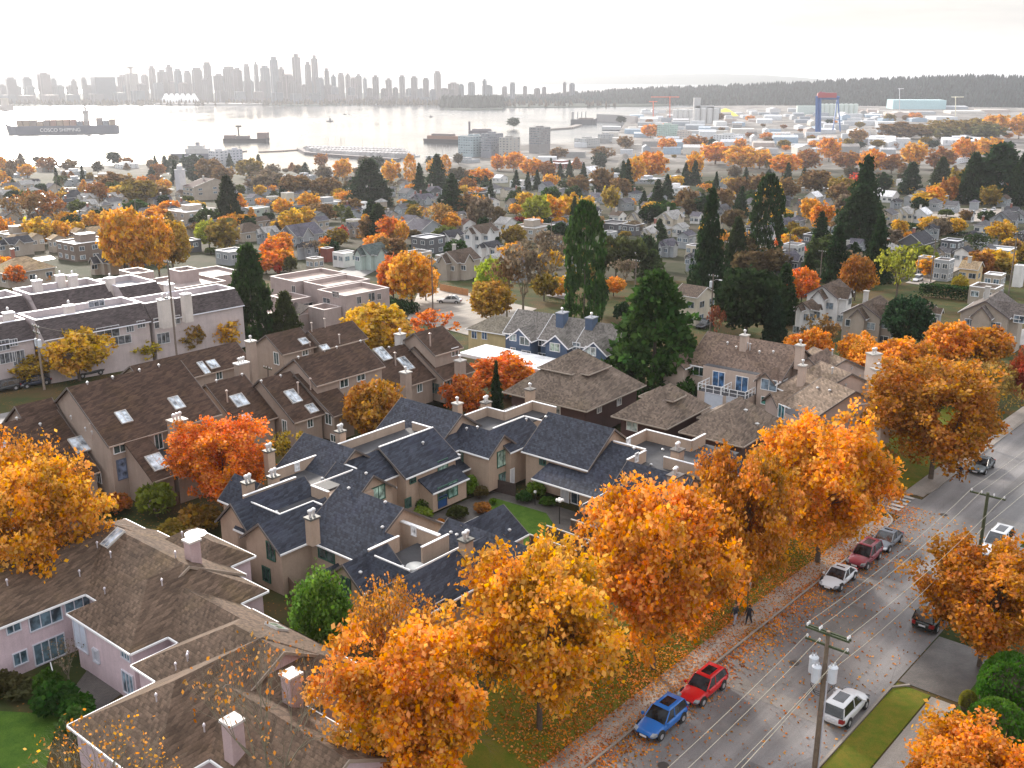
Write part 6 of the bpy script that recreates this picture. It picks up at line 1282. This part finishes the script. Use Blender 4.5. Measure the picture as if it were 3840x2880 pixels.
LS='dark cars parked on the left street'
for x,y,c,k,lab in ((75,833,(.035,.045,.075),'sedan','dark blue sedan parked by the left utility pole'),(193,811,(.03,.035,.035),'wagon','dark wagon parked under the wide yellow tree'),(8,845,(.03,.035,.04),'suv','dark suv cut by the left edge')):
    g=G(D(x,y)); u,v=LF.uv(g); vehicle('parked_car',lab,'car',LF,u,v,c,k,4.5,1.8,1.48,-1,LS)
g=G(D(519,754)); u,v=LF.uv(g); vehicle('parked_car','pale green white car half hidden behind a chimney','car',LF,u,v,(.5,.58,.55),'hatch',4.3,1.8,1.5,-1)
# white pickup
g=G(D(971,655)); f=Fr(97); u,v=f.uv(g); t=vehicle('pickup_truck','white pickup truck on the bright sunlit street','truck',f,u,v,(.66,.66,.67),'sedan',5.4,1.95,1.7,-1)
for (x,y,c,lab) in ((2002,565,(.5,.5,.52),'silver car parked in the lane by the right houses'),(2085,568,(.4,.4,.42),'light car parked left of the flat roofed garage'),(1690,553,(.6,.6,.6),'white car parked below the red bush'),(2100,462,(.65,.65,.66),'white car parked left in the far right lot'),(2125,458,(.62,.62,.63),'white car parked middle in the far right lot'),(2145,455,(.6,.6,.6),'pale car parked right in the far right lot'),(1985,478,(.6,.6,.62),'white car behind the yellow tree pair'),(1980,608,(.6,.6,.6),'white car beside the small lane garage'),(1522,708,(.03,.03,.035),'black car beside the half timbered house'),(1385,650,(.45,.46,.48),'pale car seen between dark bushes')):
    g=G(D(x,y)); u,v=SF.uv(g); vehicle('parked_car',lab,'car',SF,u,v,c,'suv',4.5,1.8,1.6,-1,simple=True)
r_=random.Random(2)
for i in range(12):
    y=448-i*6.5; x=308+i*4.6+(6 if i%2 else -5); g=G(D(x,y)); u,v=SF.uv(g); vehicle('parked_car','small car in the row lining the straight far street','car',Fr(-12),*Fr(-12).uv(g),r_.choice([(.6,.6,.6),(.1,.1,.12),(.3,.3,.32)]),'suv',4.5,1.8,1.6,-1,'cars on the straight far street',simple=True)
# ================================================================ people
def person(lab,u,v,head,top,legs,skin=(.42,.27,.2),hair=(.05,.035,.025),stride=.35,h=1.72,arm=.1):
    """one continuous skinned body; faces +x in its own space"""
    s=h/1.72; p=SF.W(u,v); p.z=tz(p.x,p.y)+.06
    V=[];E=[];Rd=[]
    def nd(x,y,z,r,par=None):
        V.append((x*s,y*s,z*s)); Rd.append(r*s); i=len(V)-1
        if par is not None: E.append((par,i))
        return i
    pel=nd(0,0,.93,.135); wst=nd(0,0,1.08,.125,pel); ch=nd(.01,0,1.27,.15,wst); nk=nd(.01,0,1.43,.06,ch); hd=nd(.03,0,1.56,.085,nk); nd(.03,0,1.66,.075,hd)
    for sd in (-1,1):
        st=stride*sd
        hp=nd(.02,.09*sd,.88,.10,pel); kn=nd(.04+st*.45,.10*sd,.48,.062,hp); an=nd(st*.95-.03,.10*sd,.09,.04,kn); nd(st*.95+.14,.11*sd,.04,.035,an)
        sh=nd(0,.18*sd,1.37,.06,ch); el=nd(-.05-arm*sd,.25*sd,1.12,.043,sh); wr=nd(.04-arm*1.6*sd,.26*sd,.89,.028,el); pm=nd(.05-arm*1.7*sd,.26*sd,.83,.03,wr)
        for k,(dy,l) in enumerate(((-.024,.060),(-.008,.07),(.008,.066),(.022,.052))):
            a=nd(.06-arm*1.7*sd+dy,.265*sd,.795,.010,pm); nd(.075-arm*1.7*sd+dy,.255*sd,.795-l,.008,a)
        a=nd(.085-arm*1.7*sd,.24*sd,.815,.010,pm); nd(.105-arm*1.7*sd,.225*sd,.785,.009,a)
    me=bpy.data.meshes.new('person'); me.from_pydata(V,E,[]); me.update()
    t=link('person',me,M['cloth'],None,top,p); t.rotation_euler=(0,0,head); tag(t,lab,'person')
    sk=t.modifiers.new('skin','SKIN'); 
    for i,r in enumerate(Rd):
        me.skin_vertices[0].data[i].radius=(r,r)
    me.skin_vertices[0].data[0].use_root=True; ss=t.modifiers.new('sub','SUBSURF'); ss.levels=1; ss.render_levels=1
    # clothing and hair
    hm=MB(); hm.lathe((.02*s,0,1.57*s),[(.088*s,0),(.105*s,.05*s),(.095*s,.12*s),(.04*s,.155*s)],10); link('hair',hm.mesh('hair'),M['cloth'],t,hair)
    fm=MB(); fm.lathe((.055*s,0,1.49*s),[(.03*s,0),(.066*s,.03*s),(.07*s,.08*s),(.05*s,.115*s)],8); fm.tube((.118*s,0,1.565*s),(.138*s,0,1.55*s),.012*s,.014*s,5); link('face',fm.mesh('face'),M['skin'],t,skin)
    lm=MB()
    for sd in (-1,1):
        st=stride*sd; lm.tube((.02*s,.085*sd*s,.96*s),(.04*s+st*.45*s,.10*sd*s,.48*s),.12*s,.085*s,8); lm.tube((.04*s+st*.45*s,.10*sd*s,.49*s),(st*.95*s-.03*s,.10*sd*s,.12*s),.083*s,.062*s,8)
    link('trousers',lm.mesh('trousers'),M['cloth'],t,legs)
    jm=MB(); jm.lathe((.005*s,0,.86*s),[(.17*s,0),(.165*s,.2*s),(.185*s,.4*s),(.175*s,.52*s),(.07*s,.585*s)],12); link('jacket',jm.mesh('jacket'),M['cloth'],t,top)
    return t
dn=math.radians(90-41)
person('person in dark jacket and light grey trousers walking on the leafy pavement',66.6,34.35,dn+math.pi,(.02,.025,.04),(.30,.31,.36),hair=(.25,.17,.09))
person('person in all dark clothes walking beside the one in light trousers',67.4,33.55,dn+math.pi,(.018,.02,.028),(.02,.02,.025),stride=-.3)
person('lone person in dark navy clothes crossing near the side road corner',111.0,31.6,dn,(.015,.02,.04),(.02,.022,.04),h=1.8)
# ================================================================ poles and wires
WOODC=(.16,.12,.085); MOSS=(.045,.06,.025)
def utilpole(lab,base,h,arms=(),trans=(),lean=(0,0),f=SF,col=WOODC,r=.17,group=None,lamp=None):
    t=thing('utility_pole',lab,'utility pole',base,group); top=base+Vector((lean[0],lean[1],h)); m=MB(); m.tube(base-Vector((0,0,.3)),top,r,r*.72,10); part('pole',m,'wood',t,col)
    for dz,hw_,off in arms:
        c=base+(top-base)*((h-dz)/h); m=MB(); a=c+f.v*hw_+f.u*off; b_=c-f.v*hw_+f.u*off; u,v=f.uv(c); m.box(f,u+off-.05,u+off+.05,v-hw_,v+hw_,c.z-.06,c.z+.07); ar=part('crossarm',m,'wood',t,MOSS)
        for k in (-.92,-.35,.35,.92):
            if len(arms)>2 and k==-.35: continue
            q=c+f.v*(hw_*k)+f.u*off; m=MB(); m.lathe(q+Vector((0,0,.072)),[(.03,0),(.03,.08),(.07,.09),(.07,.14),(.04,.15),(.06,.2),(.02,.24)],8); part('insulator',m,'trim',ar,(.65,.65,.66))
    for dz,du,dv in trans:
        c=base+(top-base)*((h-dz)/h)+f.u*du+f.v*dv; m=MB(); m.lathe(c-Vector((0,0,.55)),[(.2,0),(.27,.03),(.27,.95),(.29,.96),(.29,1.02),(.2,1.1),(.05,1.12)],14); tr=part('transformer',m,'trim',t,(.55,.58,.62))
        m=MB(); m.lathe(c+Vector((.1,0,.58)),[(.05,0),(.04,.1),(.06,.12),(.02,.2)],6); m.lathe(c+Vector((-.1,0,.58)),[(.05,0),(.04,.1),(.06,.12),(.02,.2)],6); part('bushing',m,'trim',tr,(.4,.4,.42))
    if lamp:
        c=base+Vector((0,0,h*lamp)); m=MB(); pts=[c,c-f.u*.3-f.v*.8+Vector((0,0,.4)),c-f.u*.6-f.v*1.6+Vector((0,0,.45))]; m.path(pts,.04,5); part('lamp_arm',m,'metal',t,(.45,.45,.45)); m=MB(); u,v=f.uv(pts[-1]); m.box(f,u-.15,u+.15,v-.4,v+.1,pts[-1].z-.08,pts[-1].z+.06); part('lamp_head',m,'trim',t,(.7,.7,.7))
    return t,top
b1=SF.W(52.3,20.95,.1); t1,top1=utilpole('near utility pole with three pale transformers over the right kerb',b1,10.6,arms=((.15,1.35,.12),(.15,1.35,-.12),(.95,1.35,.0)),trans=((2.55,.1,.75),(2.75,-.45,.30),(2.6,-.1,-.55)))
m=MB(); m.tube(b1+Vector((.22,0,.1)),b1+Vector((.22,0,7.2)),.05,.05,6); part('conduit',m,'trim',t1,(.55,.56,.62))
for k in range(3):
    m=MB(); c=b1+Vector((0,0,7.2-.2*k)); pts=[c+Vector((.75*math.cos(a)*(1-.15*k),.1*k,.75*math.sin(a)*(.8)-.1)) for a in [i*math.pi/7+math.pi for i in range(8)]]; m.path(pts,.018,4); part('looped_cable',m,'rubber',t1,(.03,.03,.03))
b2=SF.W(82,21.05,.1); t2,top2=utilpole('mossy green utility pole with one crossarm rising from the orange tree',b2,9.8,arms=((.25,1.35,.0),),col=(.055,.065,.03))
b3=G(D(96,842)); utilpole('left utility pole with two pale transformers in front of pale apartments',b3,9.4,arms=((.3,1.1,0),(1.2,1,0)),trans=((2.6,0,.45),(2.6,0,-.45)),f=LF,col=(.24,.19,.15))
PLS=((390,852,560,'tall thin pole between the brown roofs and the conifer',None),(935,672,555,'wooden pole with lamp arm beside the white pickup truck',.93),(1533,733,592,'pole with transformers before the half timbered house',.9),(1945,742,645,'pole with transformer inside the round green conifer',None),(838,512,450,'thin pole among the mid houses',None),(1370,680,560,'wood pole in the gap left of the biggest conifer',None),(1560,625,520,'thin pole by the yellow tree and dark fir',None),(1700,600,505,'pole behind the red bush',None),(1770,612,540,'pole in the narrow lane at the right',None),(2010,610,515,'pole beside the small garages at right',None),(1190,560,468,'thin pole behind the grey bare trees',None),(1058,545,470,'thin pole right of the tall white house',None),(1165,590,500,'leaning pole in the bare trees',None),(2175,660,500,'pole by the right lane garages',None),(130,460,372,'thin pole among rust trees at far left',None),(300,520,430,'pole at the start of the straight far street',None),(583,862,790,'dark pole left of orange tree near apartments',None))
for x,yb,yt,lab,lp in PLS:
    g=G(D(x,yb)); r0=ray(D(x,yt)); k=math.hypot(g.x,g.y)/math.hypot(r0[0],r0[1]); h=CH+r0[2]*k-g.z
    utilpole(lab,g,h,arms=((.4,.9,0),),trans=((1.8,0,.35),) if 'transformer' in lab else (),col=(.15,.12,.10),r=.15,lamp=lp)
def wire(a,b_,sag,r=.014,lab='',grp='overhead power lines along the main road',col=(.45,.42,.33)):
    m=MB(); n=14; pts=[a.lerp(b_,i/n)-Vector((0,0,sag*4*(i/n)*(1-i/n))) for i in range(n+1)]; m.path(pts,r,4); o=link('power_line',m.mesh('power_line',a),M['metal'],None,col,a); tag(o,lab,'power line',grp)
def armpt(base,h,dz,k,hw_=1.35): 
    p=base+Vector((0,0,h-dz+.3))+SF.v*(hw_*k); return p
for i,k in enumerate((.92,.35,-.92)):
    n_=('left','middle','right')[i]; a=armpt(b1,10.6,.15,k); c=armpt(b2,9.8,.25,k)
    wire(a,c,.5,lab='%s overhead wire between the near pole and the mossy pole'%n_); wire(c,SF.W(135,21+1.35*k,9.2),.9,lab='%s overhead wire running uphill past the mossy pole'%n_); wire(armpt(b1,10.6,.95,k),SF.W(22,20.9+1.35*k,9.8),.5,lab='%s overhead wire running from the near pole toward the camera'%n_)
for i,(dz) in enumerate((2.6,)):
    wire(b1+Vector((0,0,7.6)),b2+Vector((0,0,6.8)),.8,.02,'lower thick wire between the near pole and mossy pole'); wire(b2+Vector((0,0,6.8)),SF.W(135,21,6.5),1.,.02,'lower thick wire running uphill from the mossy pole'); wire(b1+Vector((0,0,7.6)),SF.W(20,20.8,7.),.6,.02,'lower thick wire from near pole to the bottom edge')
wire(b3+Vector((0,0,9.2)),G(D(390,852))+Vector((0,0,9)),1.,.012,'thin wire from the left transformer pole')
# sign, bench, frame, lamps
g=G(D(1613,1322)); t=thing('street_sign','thin pole with a small white sign near the walking couple','sign',g); m=MB(); m.tube(g,g+Vector((0,0,2.7)),.035,.035,6); part('post',m,'metal',t,(.1,.1,.1)); m=MB(); u,v=SF.uv(g); m.box(SF,u-.02,u+.02,v-.22,v+.22,g.z+2.15,g.z+2.75); m2=m; part('sign_plate',m,'trim',t,(.7,.7,.7))
g=G(D(107,1522),.0); f=Fr(60); u,v=f.uv(g); t=thing('park_bench','orange wooden bench beside the pink house garden','bench',g)
for i in range(3): m=MB(); m.box(f,u+.0+.16*i,u+.13+.16*i,v-.8,v+.8,g.z+.42,g.z+.46); part('seat_slat',m,'wood',t,(.50,.16,.04))
for i in range(2): m=MB(); m.box(f,u+.52,u+.56,v-.8,v+.8,g.z+.58+.2*i,g.z+.72+.2*i); part('backrest_slat',m,'wood',t,(.50,.16,.04))
for s_ in(-.65,.65): m=MB(); m.box(f,u+.05,u+.5,v+s_-.04,v+s_+.04,g.z,g.z+.415); m.box(f,u+.565,u+.6,v+s_-.04,v+s_+.04,g.z,g.z+.92); part('leg',m,'wood',t,(.3,.1,.03))
g=G(D(115,1465)); t=thing('garden_arch','small white rail frame in the pink house garden','garden frame',g); u,v=f.uv(g); m=MB(); m.box(f,u-.03,u+.03,v-.6,v+.6,g.z+.9,g.z+.97); m.box(f,u-.03,u+.03,v-.6,v-.53,g.z,g.z+.9); m.box(f,u-.03,u+.03,v+.53,v+.6,g.z,g.z+.9); part('frame',m,'trim',t,WHITE)
def lamp(x,y,h,lab,globes=1):
    g=G(D(x,y)); t=thing('garden_lamp',lab,'lamp',g); m=MB(); m.tube(g,g+Vector((0,0,h)),.05,.04,6); part('post',m,'metal',t,(.03,.03,.03))
    for i in range(globes):
        a=6.28*i/max(globes,1); c=g+Vector((.25*math.cos(a) if globes>1 else 0,.25*math.sin(a) if globes>1 else 0,h)); m=MB(); m.lathe(c,[(.05,0),(.14,.06),(.16,.16),(.12,.26),(.03,.3)],10); part('globe',m,'trim',t,(.75,.75,.72))
q=K3(962,690); lamp(q[0]*.576,q[1]*.576,1.3,'single white globe lamp beside the courtyard path'); q=K3(1107,800); lamp(q[0]*.576,q[1]*.576,2.3,'dark post lamp with several globes at the courtyard',4)
# fences
def fence(lab,pts,h,c,name='fence',slat=True,z0=None):
    c0=pts[0]; t=thing(name,lab,'fence',c0)
    for a,b_ in zip(pts[:-1],pts[1:]):
        n=max(1,int((b_-a).length/2.2)); d_=(b_-a)/n; nn=Vector((-d_.y,d_.x,0)).normalized()*.03
        for i in range(n):
            p,q=a+d_*i,a+d_*(i+1); m=MB(); e=d_.normalized()*.08
            m.hexa([p+e-nn,q-e-nn,q-e+nn,p+e+nn],[x+Vector((0,0,h)) for x in (p+e-nn,q-e-nn,q-e+nn,p+e+nn)]); part('panel',m,'wood',t,c)
            m=MB(); m.tube(p,p+Vector((0,0,h+.12)),.06,.06,4); part('post',m,'wood',t,tuple(x*.8 for x in c))
g_=lambda c,x,y:G(c(x,y))
FW=(.16,.105,.07)
fence('brown wooden fence below the beige gable, beside the pink house',[g_(K1,660,1640),G(D(670,1330)),G(D(640,1380))],1.5,FW)
fence('weathered fence behind the vivid orange tree',[G(D(350,1100)),G(D(470,1062)),G(D(560,1030))],1.3,FW)
fence('orange brown wooden fence at the side road corner',[SF.W(104,46,1.4),SF.W(104.5,41,1.2),SF.W(112,40.5,1.2)],1.6,(.36,.16,.05))
fence('dark plank fence in the courtyard by the white porch',[g_(K3,690,600),g_(K3,850,640)],1.4,(.05,.035,.03))
fence('orange wooden fence behind the white pickup truck',[G(D(950,628)),G(D(1012,640))],1.6,(.42,.20,.08))
fence('garden fence panels behind the dense orange maple',[SF.W(70,44,1.2),SF.W(70,50,1.3),SF.W(76,50,1.3)],1.7,(.10,.07,.05))
# patio enclosures near lawn with pale frames
t=thing('patio_frame','pale edged patio enclosure frames beside the courtyard lawn','patio',CF.W(66,48,1.4))
for a in ((64.5,51.5,64.5,46.5),(64.5,46.6,69.5,46.6),(66.9,51.5,66.9,46.7),(69.4,50.6,69.4,46.7)):
    m=MB(); m.box(CF,min(a[0],a[2])-.05,max(a[0],a[2])+.05,min(a[1],a[3])-.05,max(a[1],a[3])+.05,3.0,3.1); part('top_rail',m,'trim',t,(.55,.5,.45)); m=MB(); m.box(CF,min(a[0],a[2])-.04,max(a[0],a[2])+.04,min(a[1],a[3])-.04,max(a[1],a[3])+.04,1.4,2.98); part('screen_wall',m,'wood',t,(.09,.06,.045))
# hedges
def hedge(lab,pts,w,h,col=(.03,.07,.02)):
    a,b_=pts; n=int((b_-a).length*w*h*22)+200; r=np.random.RandomState(n); d_=(b_-a); nn=Vector((-d_.y,d_.x,0)).normalized(); T=r.rand(n,1); C=np.array(a)[None,:]*(1-T)+np.array(b_)[None,:]*T+np.array(nn)[None,:]*((r.rand(n,1)-.5)*w)+np.array([[0,0,1.]])*(r.rand(n,1)**.6*h)
    C=C-np.array(a)[None,:]; t=thing('hedge',lab,'hedge',a); link('foliage',leafmesh('foliage',C,.35,n,1.),None,t,col)
for l_,a,b_,w,h in (('clipped hedge at the foot of the boxy stucco building',(655,715),(705,700),2.,3.2),('dark hedge right of the boxy stucco building',(770,650),(895,680),3.,2.2),('row of small dark hedges in the right gardens',(1985,640),(2100,650),2.5,3.),('thin hedge before the bright yellow right trees',(2010,505),(2212,520),2.,1.6),('hedge along the right lawns',(1900,480),(2000,495),2.,1.6),('dark hedge behind the left street trees',(110,800),(250,775),2.,2.4),('dark hedge below the pale apartments',(250,770),(400,745),2.,2.2),('dark laurel hedge left of the white porch',(1090,775),(1165,755),2.,1.6)):
    hedge(l_,(G(D(*a)),G(D(*b_))),w,h)
# fallen leaves
r=np.random.RandomState(77); n=42000
U=r.uniform(42,100,n); V_=KL+np.abs(r.normal(0,1,n))*np.where(r.rand(n)<.72,4.2,-1.3)+r.uniform(-.3,.3,n)
dens=.35+.65*np.maximum.reduce([np.exp(-((U-c)/5.5)**2) for c in (47,56,66,76,86)]); k=r.rand(n)<dens*np.where(V_<KL,.55,1); U,V_=U[k],V_[k]
U2=r.uniform(42,100,1500); V2=r.uniform(KR,KL,1500); U=np.concatenate([U,U2]); V_=np.concatenate([V_,V2])
X=SF.u.x*U+SF.v.x*V_; Y_=SF.u.y*U+SF.v.y*V_; Z=np.array([tz(x,y) for x,y in zip(X,Y_)])+.07
o=link('fallen_leaves',leafmesh('fallen_leaves',np.stack([X,Y_,Z],1),.145,3,1.1),None,None,(.66,.24,.03)); kind(tag(o,'orange fallen leaves scattered over kerb, pavement and grass','leaves'),'stuff')
# filler shrubs and trees between the houses
r_=random.Random(31)
for i in range(300):
    y=r_.choice([r_.uniform(400,470),r_.uniform(400,520),r_.uniform(470,620)]); x=r_.uniform(-10,2222)
    if y>560 and (x<760 or 900<x<1100): continue
    s=(y-250)/5.2*r_.uniform(.6,1.25); c=r_.choice([BRN,OLIVE,DG,GR,(.12,.14,.03),(.07,.10,.03),(.16,.11,.05),YO,YE,YE,OR,GREY,(.05,.08,.03),DG])
    plant(r_.choice(['far','far','far','farbare','shrub','farfir']),x,y-s*r_.uniform(.6,1.),y,s,c)
for i in range(90):
    y=r_.uniform(352,402); x=r_.uniform(-10,1000 if i<55 else 2222); s=r_.uniform(14,34); plant(r_.choice(['far','far','farfir']),x,y-s*r_.uniform(.6,1.1),y,s,r_.choice([BRN,OLIVE,GREY,RUST,DGB,(.12,.10,.06)]))
for i in range(70):
    y=r_.uniform(258,345); x=r_.uniform(1340,2222); s=r_.uniform(10,30); plant('far',x,y-s*.6,y,s,r_.choice([BRN,OLIVE,OR,RUST,DGB]))

for i in range(150):
    y=r_.uniform(405,640); x=r_.uniform(-10,2222)
    if y>560 and (x<860 or 900<x<1480): continue
    s=(y-250)/8*r_.uniform(.6,1.2); plant('shrub',x,y-s*.55,y,s,r_.choice([DG,GR,(.10,.13,.03),(.06,.09,.03),OLIVE,YO,(.05,.08,.03)]))
# ================================================================ labels that single each thing out
LMK=[('the lone column conifer',1261,560),('the tall white gabled house',1040,515),('the church',430,410),('the blue gantry crane',1790,250),('the grain silos',1510,250),('the marina',780,332),('the waterfront apartments',1060,325),('the ragged tall fir',1858,430),('the blue townhouses',1200,730),('the white parapet apartments',180,680),('the boxy stucco building',730,640),('the twin dark gables',975,520),('the school roofs',1400,390),('the huge right conifers',2140,380),('the turquoise shed',1985,225),('the broad dark conifer clump',800,400),('the straight far street',325,430),('the ferry terminal',440,350),('the tudor house',1500,650),('the half timbered white houses',1790,660),('the round evergreen with pole',1955,700),('the long white warehouse',1918,305),('the red crimson bush',1705,540),('the tall yellow tree pair',1860,0),('the sawtooth tan roofs',120,530),('the big golden tree at left',280,520),('the pickup truck',971,648),('the shaggy dark fir',1527,500),('the yellow tree row',1220,450),('the craftsman house',990,580),('the dark modern house',1328,480),('the moored carrier',1262,262)]
LMK=[l for l in LMK if l[2]>0]
def rel(x,y,ex=None):
    n=sorted(LMK,key=lambda l:math.hypot(l[1]-x,(l[2]-y)*1.6))[0]; dx,dy=x-n[1],y-n[2]
    if abs(dx)>abs(dy)*1.3: w='left of' if dx<0 else 'right of'
    else: w='behind' if dy<0 else 'in front of'
    if abs(dx)<=abs(dy)*1.3 and abs(dx)>abs(dy)*.45: w+=' and %s of'%('left' if dx<0 else 'right') if False else ''
    return w+' '+n[0]
def cname(c):
    r,g,b_=c
    if r<.06 and g<.08: return 'dark green'
    if g>r*1.05: return 'yellow green' if r>.25 else 'green'
    if r>.5 and g<.12: return 'red'
    if r>.4 and g<.25: return 'orange'
    if r>.4 and g<.33: return 'golden orange'
    if r>.4: return 'yellow'
    if r>.3: return 'rust'
    if g>r*.8 and r<.2: return 'olive'
    return 'brown'
KN=dict(maple='broad tree',far='bushy tree',sparse='thin crowned tree',bare='bare tree',farbare='bare twiggy tree',fir='fir tree',farfir='conifer',cedar='dense conifer',column='column conifer',poplar='poplar tree',shrub='shrub',nearmaple='tree',nearshrub='tree',nearsparse='tree',ball='bush')
ITEMS=[]
for t,k,c,px,w in AUTO: ITEMS.append((t,('small ' if w<35 else ('large ' if w>80 else ''))+cname(c)+' '+KN[k],px))
for t,rk,wk,ty,px,w,nm in AUTOH:
    s={'g':'gabled','x':'cross gabled','h':'hip roofed','f':'flat topped'}[ty]; ITEMS.append((t,'%s %s %s %s'%(RN.get(rk,'grey roofed'),WN.get(wk,'grey'),s,'house' if nm=='house' else 'building'),px))
for t,c,rc,px,w in AUTOI:
    cn='white' if min(c)>.6 else ('red brown' if c[0]>c[2]*1.6 else ('blue grey' if c[2]>c[0]*1.15 else ('dark grey' if c[0]<.34 else 'pale grey'))); ITEMS.append((t,('wide ' if w>34 else 'small ')+cn+' industrial shed',px))
grp={}
for t,d_,px in ITEMS: grp.setdefault((d_,rel(*px)),[]).append((t,px))
ORD=['second','third','fourth','fifth','sixth','seventh','eighth','ninth','tenth','eleventh','twelfth','thirteenth','fourteenth','fifteenth','sixteenth','seventeenth','eighteenth','nineteenth','twentieth']
for (d_,r0),l in grp.items():
    l.sort(key=lambda e:e[1][0]); n=len(l)
    for i,(t,px) in enumerate(l):
        if n==1: s='%s %s'%(d_,r0)
        elif n==2: s='%s %s, the %s of two'%(d_,r0,('left one','right one')[i])
        else: s='%s %s, %s'%(d_,r0,'leftmost of its kind' if i==0 else ('rightmost of its kind' if i==n-1 else '%s from left'%ORD[min(i-1,18)]))
        t['label']=' '.join(s.split()[:16])
AUTOT.sort(key=lambda e:e[3][0]); NM_=[('the lookout pod tower',290),('the sail roofed hall',385),('the tallest skyline tower',645),('the second tallest pair',684),('the lone right tower',946)]
gt={}
for t,tall,w,px in AUTOT:
    n=min(NM_,key=lambda l:abs(l[1]-px[0])); dx=px[0]-n[1]
    if abs(dx)<1.5 and tall>60: t['label']='tallest grey tower of the far skyline' if n[1]==645 else ('slim very tall tower right of the tallest one' if n[1]==684 else 'square tall tower standing apart at the right of skyline'); continue
    s=('very tall ' if tall>75 else ('tall ' if tall>50 else ('mid height ' if tall>32 else 'low wide ')))+('hazy tower' if tall>30 else 'hazy block'); gt.setdefault((s,('left' if dx<0 else 'right')+' of '+n[0]),[]).append((t,px))
for (s,r0),l in gt.items():
    n=len(l)
    for i,(t,px) in enumerate(l):
        t['label']=('%s %s'%(s,r0) if n==1 else '%s %s, %s'%(s,r0,('leftmost' if i==0 else ('rightmost' if i==n-1 else ORD[min(i-1,18)]+' from left'))))
# ================================================================ haze
m=MB(); x0,x1,y0,y1,z0,z1=-11000,13000,-70,13500,SEA-4,190
m.hexa([(x0,y0,z0),(x1,y0,z0),(x1,y1,z0),(x0,y1,z0)],[(x0,y0,z1),(x1,y0,z1),(x1,y1,z1),(x0,y1,z1)])
hm=bpy.data.materials.new('haze_air'); hm.use_nodes=True; nt=hm.node_tree; nt.nodes.remove(nt.nodes['Principled BSDF']); v=N(nt,'ShaderNodeVolumePrincipled'); v.inputs['Color'].default_value=(.90,.93,1.,1); v.inputs['Density'].default_value=.00006; v.inputs['Anisotropy'].default_value=.5
L(nt,v.outputs[0],nt.nodes['Material Output'].inputs['Volume'])
o=link('haze',m.mesh('haze'),hm); kind(o,'stuff')
# ================================================================ camera, light
cam=bpy.data.cameras.new('camera'); co=bpy.data.objects.new('camera',cam); COL.objects.link(co); S.camera=co
co.location=(0,0,CH); co.rotation_euler=(R(90)-PT,0,0); cam.sensor_width=36; cam.lens=36*F_/3840; cam.clip_start=.5; cam.clip_end=60000
SAZ,SEL=R(-24),R(20)
sun=bpy.data.lights.new('sun','SUN'); so=bpy.data.objects.new('sun',sun); COL.objects.link(so); sun.energy=3.2; sun.angle=R(7); sun.color=(1,.92,.82)
d=Vector((math.sin(SAZ)*math.cos(SEL),math.cos(SAZ)*math.cos(SEL),math.sin(SEL))); so.rotation_euler=d.to_track_quat('Z','Y').to_euler()
w=bpy.data.worlds.new('World'); S.world=w; w.use_nodes=True; nt=w.node_tree; bg=nt.nodes['Background']
sk=N(nt,'ShaderNodeTexSky',sky_type='NISHITA'); sk.sun_disc=False; sk.sun_elevation=SEL; sk.sun_rotation=SAZ; sk.air_density=1.; sk.dust_density=3.; sk.altitude=100
tc=N(nt,'ShaderNodeTexCoord'); mp=N(nt,'ShaderNodeMapping'); mp.inputs['Scale'].default_value=(1,1,9); L(nt,tc.outputs['Generated'],mp.inputs[0])
sz=N(nt,'ShaderNodeSeparateXYZ'); L(nt,tc.outputs['Generated'],sz.inputs[0])
cl=rng(nt,noise(nt,3.2,9,.62,mp.outputs[0]),.36,.64,0,1)
lo=N(nt,'ShaderNodeMix',data_type='RGBA'); L(nt,cl,lo.inputs[0]); lo.inputs[6].default_value=(3.6,3.65,3.85,1); lo.inputs[7].default_value=(5.1,5.0,4.95,1)
hi=N(nt,'ShaderNodeMix',data_type='RGBA'); L(nt,rng(nt,sz.outputs[2],.06,.35,0,1),hi.inputs[0]); L(nt,lo.outputs[2],hi.inputs[6]); hi.inputs[7].default_value=(8.4,8.4,8.7,1)
mx=N(nt,'ShaderNodeMix',data_type='RGBA'); mx.inputs[0].default_value=.8; L(nt,sk.outputs[0],mx.inputs[6]); L(nt,hi.outputs[2],mx.inputs[7])
L(nt,mx.outputs[2],bg.inputs[0]); bg.inputs[1].default_value=.1
S.view_settings.view_transform='Standard'; S.view_settings.look='None'; S.view_settings.gamma=1; S.view_settings.use_curve_mapping=False
S.view_settings.exposure=1.0
S.cycles.use_denoising=True; S.cycles.max_bounces=6; S.cycles.diffuse_bounces=3; S.cycles.glossy_bounces=3; S.cycles.transmission_bounces=3; S.cycles.transparent_max_bounces=6; S.cycles.volume_bounces=1
S.cycles.use_adaptive_sampling=True; S.cycles.adaptive_threshold=.02
